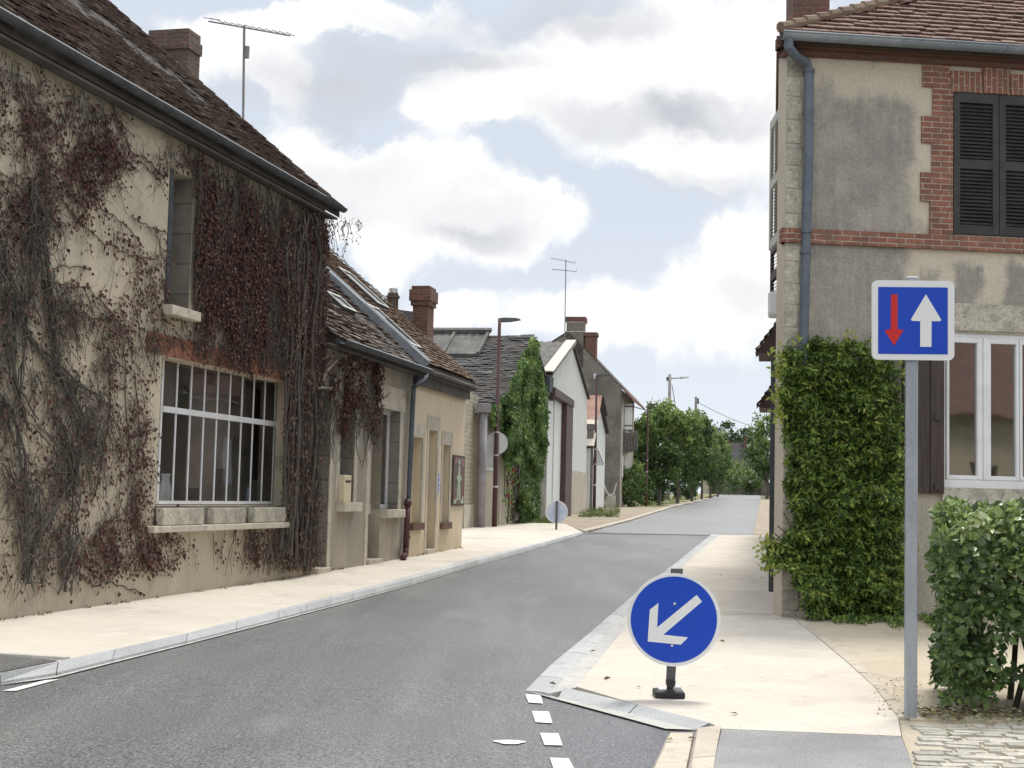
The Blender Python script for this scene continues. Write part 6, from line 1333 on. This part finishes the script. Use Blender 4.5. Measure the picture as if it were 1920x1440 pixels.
mb = MB(); plate(mb, SP, z2([(722, 207), (757, 207), (757, 394), (789, 400), (738, 484), (687, 402), (720, 395)]), .015, .0165); mb.build('red_arrow', M['sign_red'], sg)
mb = MB(); plate(mb, SP, z2([(910, 207), (993, 345), (988, 352), (941, 352), (940, 491), (879, 490), (880, 352), (834, 350), (829, 343)]), .015, .0165); mb.build('white_arrow', M['sign_white'], sg)
AS = G(1255, 1307, .04); AP = Fr((AS[0] - 1, AS[1] - .07), (AS[0], AS[1] - .07)); aw = AP.W
ag = thing('arrow_sign', 'round blue sign with white arrow pointing down left on a short dark post', 'road sign', AS)
z7 = lambda l: [(1160 + a / 4.964, 1040 + b / 4.966) for a, b in l]
cc = (1263.5, 1161.8)
mb = MB(); plate(mb, AP, [(cc[0] + 87 * math.cos(a), cc[1] + 87 * math.sin(a)) for a in np.linspace(0, 2 * math.pi, 65)[:-1]], -.012, .010); bevel(mb.build('disc', M['sign_white'], ag), .004, 2)
mb = MB(); plate(mb, AP, [(cc[0] + 81 * math.cos(a), cc[1] + 81 * math.sin(a)) for a in np.linspace(0, 2 * math.pi, 65)[:-1]], .0105, .0125); mb.build('blue_face', M['sign_blue'], ag)
mb = MB(); plate(mb, AP, z7([(725, 375), (775, 437), (415, 745), (645, 770), (578, 838), (270, 808), (290, 512), (370, 450), (357, 678)]), .013, .0145); mb.build('white_arrow', M['sign_white'], ag)
mb = MB()
for a, b in ((520, 455), (495, 845)): x, y = z7([(a, b)])[0]; p_ = AP.P(*aw(x, y, .013), .013); mb.tube([p_, p_ - np.array([0, .008, 0])], .009, 8)
for k_, (a, b) in enumerate(((520, 455), (495, 845))):
    x, y = z7([(a, b)])[0]; p_ = AP.P(*aw(x, y, .013), .013); mb = MB(); mb.tube([p_, p_ - np.array([0, .010, 0])], .009, 8); mb.build('bolt', M['zinc_edge'], ag)
mb = MB(); pa, pb_ = aw(1258, 1066, -.03), aw(1280.5, 1066, -.03); p2 = aw(1249, 1278, -.03), aw(1265.5, 1278, -.03)
q0, q1 = AP.P(p2[0][0], p2[0][1], -.045), AP.P(p2[1][0], p2[1][1], -.045); q2, q3 = AP.P(pb_[0], pb_[1], -.045), AP.P(pa[0], pa[1], -.045); dv_ = np.array([0, -.03, 0])
mb.hexa([q0, q1, q2, q3, q0 + dv_, q1 + dv_, q2 + dv_, q3 + dv_]); bevel(mb.build('post', M['dark_steel'], ag), .004)
mb = MB(); pts = lambda l: [AP.P(*aw(x, y, -.03), -.03) for x, y in z7(l)]
c = AP.P(*aw(1256, 1290, -.03), -.03); mb.tube([AP.P(*aw(1256.5, 1276, -.03), -.03), AP.P(*aw(1256, 1291, -.03), -.03)], .022, 8); mb.prism([p_ + np.array([0, .04, 0]) for p_ in pts([(470, 1235), (490, 1235), (545, 1300), (405, 1300)])], (0, -.1, 0)); mb.prism([p_ + np.array([0, .03, 0]) for p_ in pts([(440, 1165), (523, 1165), (515, 1215), (498, 1228), (462, 1228), (442, 1212)])], (0, -.09, 0)); mb.build('bracket', M['black_rubber'], ag)
mb = MB(); a_, b_ = pts([(333, 1345)])[0], pts([(612, 1302)])[0]; mb.box(a_[0], b_[0], a_[1] - .05, a_[1] + .16, gz(a_[1]) + .038, gz(a_[1]) + .085); bevel(mb.build('foot', M['black_rubber'], ag), .012)
mb = MB(); mb.box(a_[0] + .03, a_[0] + .09, a_[1] + .0, a_[1] + .14, gz(a_[1]) + .085, gz(a_[1]) + .095); mb.box(b_[0] - .09, b_[0] - .02, a_[1] - .0, a_[1] + .14, gz(a_[1]) + .085, gz(a_[1]) + .11); mb.build('foot_plate', M['sign_back'], ag)
# far round sign seen from behind
FS = G(1043, 993, .08); FP = Fr((FS[0] - 1, FS[1]), (FS[0], FS[1])); fs = thing('round_sign', 'small round sign seen from its pale bluish back on a short dark post', 'road sign', FS)
mb = MB(); plate(mb, FP, [(1043.8 + 20.5 * math.cos(a), 960 + 20.5 * math.sin(a)) for a in np.linspace(0, 2 * math.pi, 41)[:-1]], -.04, -.02); mb.build('disc', M['sign_back_blue'], fs)
mb = MB(); plate(mb, FP, [(1043.8 + r_ * math.cos(a), 960 + r_ * math.sin(a)) for r_, a in [(21, a) for a in np.linspace(0, 2 * math.pi, 41)] + [(19.6, a) for a in np.linspace(2 * math.pi, 0, 41)]], -.045, -.015) if False else mb.tube([FP.P(*FP.W(1043.8 + 20.3 * math.cos(a), 960 + 20.3 * math.sin(a), -.02), -.02) for a in np.linspace(0, 2 * math.pi, 41)], .014, 5); mb.build('rim', M['sign_white'], fs)
mb = MB(); a_, b_ = FP.W(1042.2, 993, 0), FP.W(1044.8, 939, 0); um = (a_[0] + b_[0]) / 2; mb.fbox(FP, um - .03, um + .03, FS[2] - .02, b_[1], -.01, .05); mb.build('post', M['dark_steel'], fs)

# street lamps
def lamp(base, label, sgn=None):
    t_ = thing('street_lamp', label, 'street lamp', base, 'dark red street lamps along the left pavement'); b = np.array(base); h = 6.35
    mb = MB(); mb.tube([b - zup * .05, b + zup * 1.2, b + zup * h], [.085, .08, .05], 10); mb.build('pole', M['lamp_red'], t_, smooth=True)
    mb = MB(); mb.tube([b + zup * 1.18, b + zup * 1.24], .088, 10); mb.tube([b + zup * 2.85, b + zup * 2.89], .072, 10); mb.tube([b + zup * 2.15, b + zup * 2.19], .075, 10); mb.build('collar', M['zinc_edge'], t_)
    ax = np.array([.985, -.17, 0]); ay = np.array([.17, .985, 0]); c = b + zup * (h - .02); mb = MB()
    mb.prism([c + ax * x + zup * z for x, z in ((-.05, -.06), (.12, -.06), (.30, -.05), (.62, .0), (.62, .025), (.5, .055), (.15, .065), (-.05, .04))], ay * .24); o = mb.build('lantern', M['dark_steel'], t_)
    return t_
def cp_tree(o, loc, label):
    r = o.copy(); COL.objects.link(r); r.location = loc; r['label'] = label
    for ch in list(o.children): c = ch.copy(); COL.objects.link(c); c.parent = r
    return r
lp = G(927, 987.5, .08); la = lamp(lp, 'nearest dark red street lamp, a round sign back fixed to its pole')
lp2 = G(1114, 958, .05); cp_tree(la, lp2, 'middle dark red street lamp beside the rusty roofed shed').scale = (1, 1, 1.07)
l3 = atY(1212, 930, 89); cp_tree(la, (l3[0], 89, gz(89)), 'farthest dark red street lamp, in front of the leafy trees')
LP_ = Fr((lp[0] - 1, lp[1] + .11), (lp[0], lp[1] + .11)); mb = MB(); plate(mb, LP_, [(931 + 21.3 * math.cos(a), 831 + 21.3 * math.sin(a)) for a in np.linspace(0, 2 * math.pi, 41)[:-1]], -.02, -.005); tag(mb.build('sign_disc', M['sign_back'], None, LP_.P(*LP_.W(931, 831))), 'round grey sign back fixed behind the nearest street lamp pole', 'road sign')
LQ = Fr((lp2[0] - 1, lp2[1] + .07), (lp2[0], lp2[1] + .07)); mb = MB(); tri = [(1121, 840), (1109, 872), (1134, 872)]; ps = [LQ.P(*LQ.W(x, y)) for x, y in tri]; mb.tube(ps + [ps[0]], .04, 4); ts = mb.build('triangle_sign', M['sign_white'], None, ps[0]); tag(ts, 'triangular sign seen from behind on the middle street lamp', 'road sign')
mb = MB(); plate(mb, LQ, tri, -.03, -.01); mb.build('plate', M['sign_back'], ts)

# ================================================================== FAR TREES, POLES, HOUSE
def tree(name, label, base, zt, zc, rx, ry, nl, lm, seed, ls=.22, trunk_r=.13, group=None, tr_h=None, square=1.):
    random.seed(seed); b = np.array(base, float); t_ = thing(name, label, 'tree' if 'tree' in name else 'shrub', b, group); zc_ = (zt + zc) / 2; rz = (zt - zc) / 2; c = np.array([b[0], b[1], zc_])
    lf_, st = MB(), MB(); cl = []
    for _ in range(60):
        d = unit(rv3(1)); rr = random.uniform(.45, 1.08) ** .8; cl.append((c + d * np.array([rx, ry, rz]) * rr, random.choice([.14, .2, .3, .4]) * min(rx, rz), random.gauss(0, .11) + .2 * d[2]))
    for _ in range(nl):
        p0, r0, br = random.choice(cl); d = unit(rv3(1)); p_ = p0 + d * r0 * random.random() ** .4
        leaf(lf_, p_, unit(rv3(1) - zup * .3), unit(d + zup * .4 + rv3(.5)), ls * random.uniform(.7, 1.3), ls * random.uniform(.5, .9), min(1, max(0, random.gauss(.45 + br + .12 * d[2], .14))))  # upper clumps and leaves coloured lighter, light from above put into colour
    if trunk_r:
        st.tube([b - zup * .1, b + zup * (zc - b[2]) * .6 + rv3(.05), np.array([b[0], b[1], zc + rz * .5])], [trunk_r, trunk_r * .85, trunk_r * .5], 8)
        for k in range(7):
            p0 = cl[k][0]; st.tube([np.array([b[0], b[1], zc - .2 + rz * .2 * random.random()]), (np.array([b[0], b[1], zc]) + p0) / 2 + rv3(.1), p0], [trunk_r * .5, trunk_r * .35, trunk_r * .15], 5)
        st.build('trunk', M['bark'], t_)
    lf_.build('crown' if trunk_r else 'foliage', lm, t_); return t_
grp = 'clipped trees along the left verge'
row = [(1236, 94, 758, 905, 48), (1270, 105, 760, 900, 60), (1298, 117, 775, 902, 46), (1316, 133, 790, 903, 38), (1332, 150, 800, 905, 34), (1346, 168, 812, 908, 28)]
labs = ['first clipped verge tree beside the far street lamp', 'tallest dark clipped verge tree in front of the utility pole', 'third clipped verge tree counted from the far street lamp', 'fourth clipped verge tree counted from the far street lamp', 'fifth clipped verge tree counted from the far street lamp', 'smallest and last clipped verge tree before the low stone wall']
for k, (px, Y, yt, yb, hw) in enumerate(row):
    c = atY(px, 900, Y); zt, zc = atY(px, yt, Y)[2], atY(px, yb, Y)[2]; s = Y / 2700
    tree('lime_tree', labs[k], (c[0], Y, gz(Y)), zt, zc, hw * s, hw * s, 6000 if k < 3 else 3000, M['tree_leaf'], 50 + k, ls=.27, group=grp)
def ftree(name, lab, px, Y, yt, yb, hw, n, lm, seed, ls, tr=.2, grp=None):
    c = atY(px, 900, Y); return tree(name, lab, (c[0], Y, gz(Y)), atY(px, yt, Y)[2], max(gz(Y) + .1, atY(px, yb, Y)[2]), hw * Y / 2700, hw * Y / 2700, n, lm, seed, ls, tr, grp)
ftree('oak_tree', 'dark tall tree behind the far slate roof, its left end', 1362, 300, 790, 870, 26, 1400, M['dark_leaf'], 71, .6)
ftree('oak_tree', 'dark tall tree behind the far slate roof, above its red chimney', 1402, 310, 795, 880, 26, 1400, M['dark_leaf'], 72, .6)
ftree('oak_tree', 'dark tall tree behind the right end of the far slate roof', 1440, 300, 790, 890, 26, 1400, M['dark_leaf'], 73, .6)
ftree('ash_tree', 'pale green tree beside the ivied house corner, above the far road', 1438, 150, 778, 905, 40, 2600, M['tree_leaf'], 74, .32)
ftree('ash_tree', 'small pale green tree at the right end of the low stone wall', 1424, 215, 850, 912, 26, 1200, M['tree_leaf'], 75, .35)
ftree('ash_tree', 'tree behind the balcony of the dark roughcast house', 1190, 118, 792, 900, 26, 1500, M['tree_leaf'], 76, .26)
ftree('ash_tree', 'low tree filling the gap between the balcony and the first clipped tree', 1205, 112, 830, 925, 24, 1200, M['tree_leaf'], 77, .24)
ftree('shrub', 'rounded shrub left of the low stone wall under the far roof', 1352, 200, 862, 925, 26, 1200, M['tree_leaf'], 78, .3, 0)
ftree('shrub', 'wide green shrub in front of the pale far house wall', 1378, 196, 866, 925, 22, 1100, M['tree_leaf'], 79, .3, 0)
ftree('shrub', 'green shrub between the far roof and the pale green tree', 1406, 205, 878, 925, 20, 1000, M['tree_leaf'], 80, .3, 0)
ftree('shrub', 'leafy bush at the corner of the dark roughcast house', 1184, 86, 868, 950, 26, 2200, M['ivy_green'], 81, .17, 0)
ftree('shrub', 'small bush beside the bush at the dark house corner', 1206, 92, 890, 946, 18, 1200, M['ivy_green'], 82, .17, 0)
ftree('shrub', 'small leafy bush growing between the green creeper and the warehouse door', 1022, 57, 888, 972, 17, 1200, M['ivy_green'], 83, .11, 0)
ftree('shrub', 'dark undergrowth beneath the first clipped verge trees', 1228, 100, 898, 942, 22, 1200, M['dark_leaf'], 84, .2, 0)
ftree('shrub', 'dark garden shrub behind the trunks of the clipped trees', 1285, 128, 888, 938, 34, 1600, M['dark_leaf'], 85, .25, 0)
# grass
random.seed(61); gr = MB()
def tuft(p_, h, n=5):
    for _ in range(n):
        d = unit(zup + rv3(.35)); s = unit(np.cross(d, rv3(1))); b = p_ + rv3(.04) * np.array([1, 1, 0]); gr.add([b - s * .012, b + s * .012, b + d * h * random.uniform(.6, 1.2)], [(0, 1, 2)])
for _ in range(2600):
    if random.random() < .5: p_ = G(random.uniform(1085, 1160), random.uniform(948, 970), .05)
    else:
        y = random.uniform(931, 950); p_ = G(random.uniform(1190, 1340 - (y - 931) * 3.2), y, .05)
    if p_[0] > p_[1] * .166 - 5.4 or random.random() < .25: continue
    
    if noise.noise(Vector((p_[0] * .9, p_[1] * .5, 3))) > -.05: tuft(p_, random.uniform(.06, .34) * (1 + noise.noise(Vector((p_[0] * 2, p_[1], 8)))), random.randint(2, 6))
for _ in range(500):
    p_ = G(random.uniform(968, 1035), random.uniform(970, 982), .06); tuft(p_, .15)
o = gr.build('grass', M['grass'], None, G(1150, 955, .05)); o['kind'] = 'stuff'; tag(o, 'tufted green grass along the far left verge', 'grass')
vs_ = sheet(MB(), [(10.46 + .1786 * (y - 92.8) - .45, y) for y in (86, 110, 130, 154, 180, 203)] + [(10.46 + .1786 * (y - 92.8) - 6, y) for y in (203, 154, 110, 92)], .054); struct('grass_verge', vs_, M['verge_grass'])
wd = MB(); gr_keep = gr
for fr_, u0, u1, n_ in ((L1, -2, 7.6, 26), (L2, .2, 8.4, 14)):
    for _ in range(n_):
        u = random.uniform(u0, u1); p_ = fr_.P(u, 0, random.uniform(.02, .07)); p_[2] = gz(p_[1]) + .08
        for _k in range(random.randint(3, 12)): leaf(wd, p_ + rv3(.025) * np.array([1, 1, .2]), unit(zup * random.uniform(.1, 1) + rv3(.6)), unit(rv3(1)), random.uniform(.02, .05), .016, random.uniform(0, .6))
o = wd.build('weeds', M['litter'], None, L1.base(3)); o['kind'] = 'stuff'; tag(o, 'scraps of weed and dead leaf along the foot of the left house walls', 'weeds')
# far house
fh = thing('far_house', 'distant pale house with long dark slate roof and red chimneys beyond the stone wall', 'house', (38, 252, gz(252))); Y = 250.
A0, A1, B0_, B1_ = atY(1322, 878, Y), atY(1413, 878, Y), atY(1330, 830, Y + 4), atY(1400, 830, Y + 4)
mb = MB(); mb.hexa([A0, A1, A1 + (0, 8, 0), A0 + (0, 8, 0), B0_, B1_, B1_ + (0, .2, 0), B0_ + (0, .2, 0)]); r_ = mb.build('roof', M['slate'], fh)
mb = MB(); mb.box(A0[0] + .3, A1[0] - .3, Y + .3, Y + 7.5, 2.3, A0[2]); mb.build('wall', M['beige_wall'], fh)
C0, C1 = atY(1410, 875, Y), atY(1437, 848, Y); mb = MB(); mb.hexa([C0, (C1[0], Y, C0[2]), (C1[0], Y + 6, C0[2]), C0 + (0, 6, 0), (C0[0], Y + 3, C1[2]), (C1[0], Y + 3, C1[2]), (C1[0], Y + 3.2, C1[2]), (C0[0], Y + 3.2, C1[2])]); mb.build('annex_roof', M['slate'], fh)
mb = MB(); mb.box(C0[0], C1[0] - .2, Y + .2, Y + 5.8, 2.3, C0[2]); mb.build('annex_wall', M['pale_stone'], fh)
for x0, x1, yt in ((1395, 1401.5, 819), (1364, 1368, 822)): a_, b_ = atY(x0, 845, Y + 3), atY(x1, yt, Y + 3); mb = MB(); mb.box(a_[0], b_[0], Y + 3, Y + 4, a_[2] - 1.5, b_[2]); mb.box(a_[0] - .08, b_[0] + .08, Y + 2.92, Y + 4.08, b_[2] - .5, b_[2] - .3); mb.build('chimney', M['brick_o'], r_)
sw0, sw1 = atY(1330, 925, 206), atY(1460, 906, 206); mb = MB(); mb.box(sw0[0], sw1[0] + 6, 206, 206.5, 2., sw1[2]); wl = mb.build('stone_wall', mat('dark_fieldstone', (.17, .16, .12), (.10, .10, .07), (.22, .2, .16), scale=1.2, fine=.3, fscale=4, bump=.8), None, (sw0[0], 206, gz(206))); tag(wl, 'low dark stone wall closing the view at the far bend of the road', 'wall')
mb = MB()
for k in range(9): x = sw0[0] + (sw1[0] - sw0[0]) * k / 8; mb.box(x - .06, x + .06, 205.7, 205.9, 2, sw1[2] + .25)
for k in range(9):
    x = sw0[0] + (sw1[0] - sw0[0]) * k / 8; pm = MB(); pm.box(x - .06, x + .06, 205.7, 205.9, 2., sw1[2] + .25); pm.build('post', M['timber_grey'], wl)
# utility poles and cables
def pole(name, lab, px, Y, yt, r, armx=None):
    c = atY(px, yt, Y); t_ = thing(name, lab, 'utility pole', (c[0], Y, gz(Y))); b = np.array([c[0], Y, gz(Y)]); mb = MB(); mb.tube([b, np.array([c[0], Y, c[2]])], [r * 1.4, r], 8); mb.build('pole', M['pole_grey'] if armx else M['timber_grey'], t_, smooth=True)
    if armx: mb = MB(); a_ = atY(px + 3, 709.5, Y); mb.tube([a_, atY(px + 22, 708.5, Y)], .05, 5); mb.build('arm', M['pole_grey'], t_); mb = MB(); p_, q_ = atY(px + 20, 708.5, Y), atY(px + 36, 708, Y); mb.prism([p_ + (0, 0, -.06), q_, q_ + (0, 0, .07), p_ + (0, 0, .1)], (0, .4, 0)); mb.build('lantern', M['sign_back'], t_); mb = MB(); mb.tube([atY(px - 4, 707, Y), atY(px - 4, 714, Y)], .13, 6); mb.build('insulator', M['dark_steel'], t_)
    else: mb = MB(); mb.tube([atY(px + 4, 747, Y), atY(px + 4, 757, Y)], .1, 6); mb.tube([atY(px, 754, Y), atY(px + 5, 755, Y)], .05, 5); mb.build('insulator', M['dark_wood'], t_)
    return t_
pole('lamp_pole', 'tall grey utility pole carrying a small lamp above the clipped trees', 1256, 122, 702, .13, 1); pole('wire_pole', 'brown wooden pole top rising above the clipped trees', 1305, 160, 744, .13)
def cable(lab, p0, Y0, p1, Y1, sag): a_, b_ = atY(*p0, Y0), atY(*p1, Y1); pts = [a_ + (b_ - a_) * t - zup * sag * 4 * t * (1 - t) for t in np.linspace(0, 1, 17)]; mb = MB(); mb.tube(pts, .03, 4); tag(mb.build('cable', M['wire'], None, a_, True), lab, 'cable')
cable('long cable falling right from the wooden pole behind the far trees', (1310, 755), 160, (1470, 812), 200, .6); cable('short stay cable beside the lamp carrying pole', (1260, 722), 122, (1267, 765), 122, .0); cable('faint cable between the balcony house and the lamp pole', (1187, 762), 88, (1254, 768), 122, .2)
# houses across the road behind the viewer, seen mirrored in the windows
om = thing('opposite_house', 'cream house with brown tiled roof reflected in the white framed window panes', 'house', (25, -15, 0))
mb = MB(); mb.box(6, 44, -22, -15, 0, 4.6); mb.build('wall', M['cream'], om); mb = MB(); mb.hexa([(5.5, -14.5, 4.6), (44.5, -14.5, 4.6), (44.5, -22.5, 4.6), (5.5, -22.5, 4.6), (5.5, -18.5, 9.3), (44.5, -18.5, 9.3), (44.5, -18.6, 9.3), (5.5, -18.6, 9.3)][::1]); mb.build('roof', M['tile_r'], om)
mb = MB(); mb.box(5.5, 16.5, -14.6, -14.4, 4.35, 4.65); mb.build('fascia', M['cornice'], om)
for x in (9, 13, 17.5, 20.3, 24, 28, 33, 38): mb = MB(); mb.box(x, x + 1.2, -15.02, -14.96, 1.0, 3.0); mb.build('window', M['shutter_brown'], om)
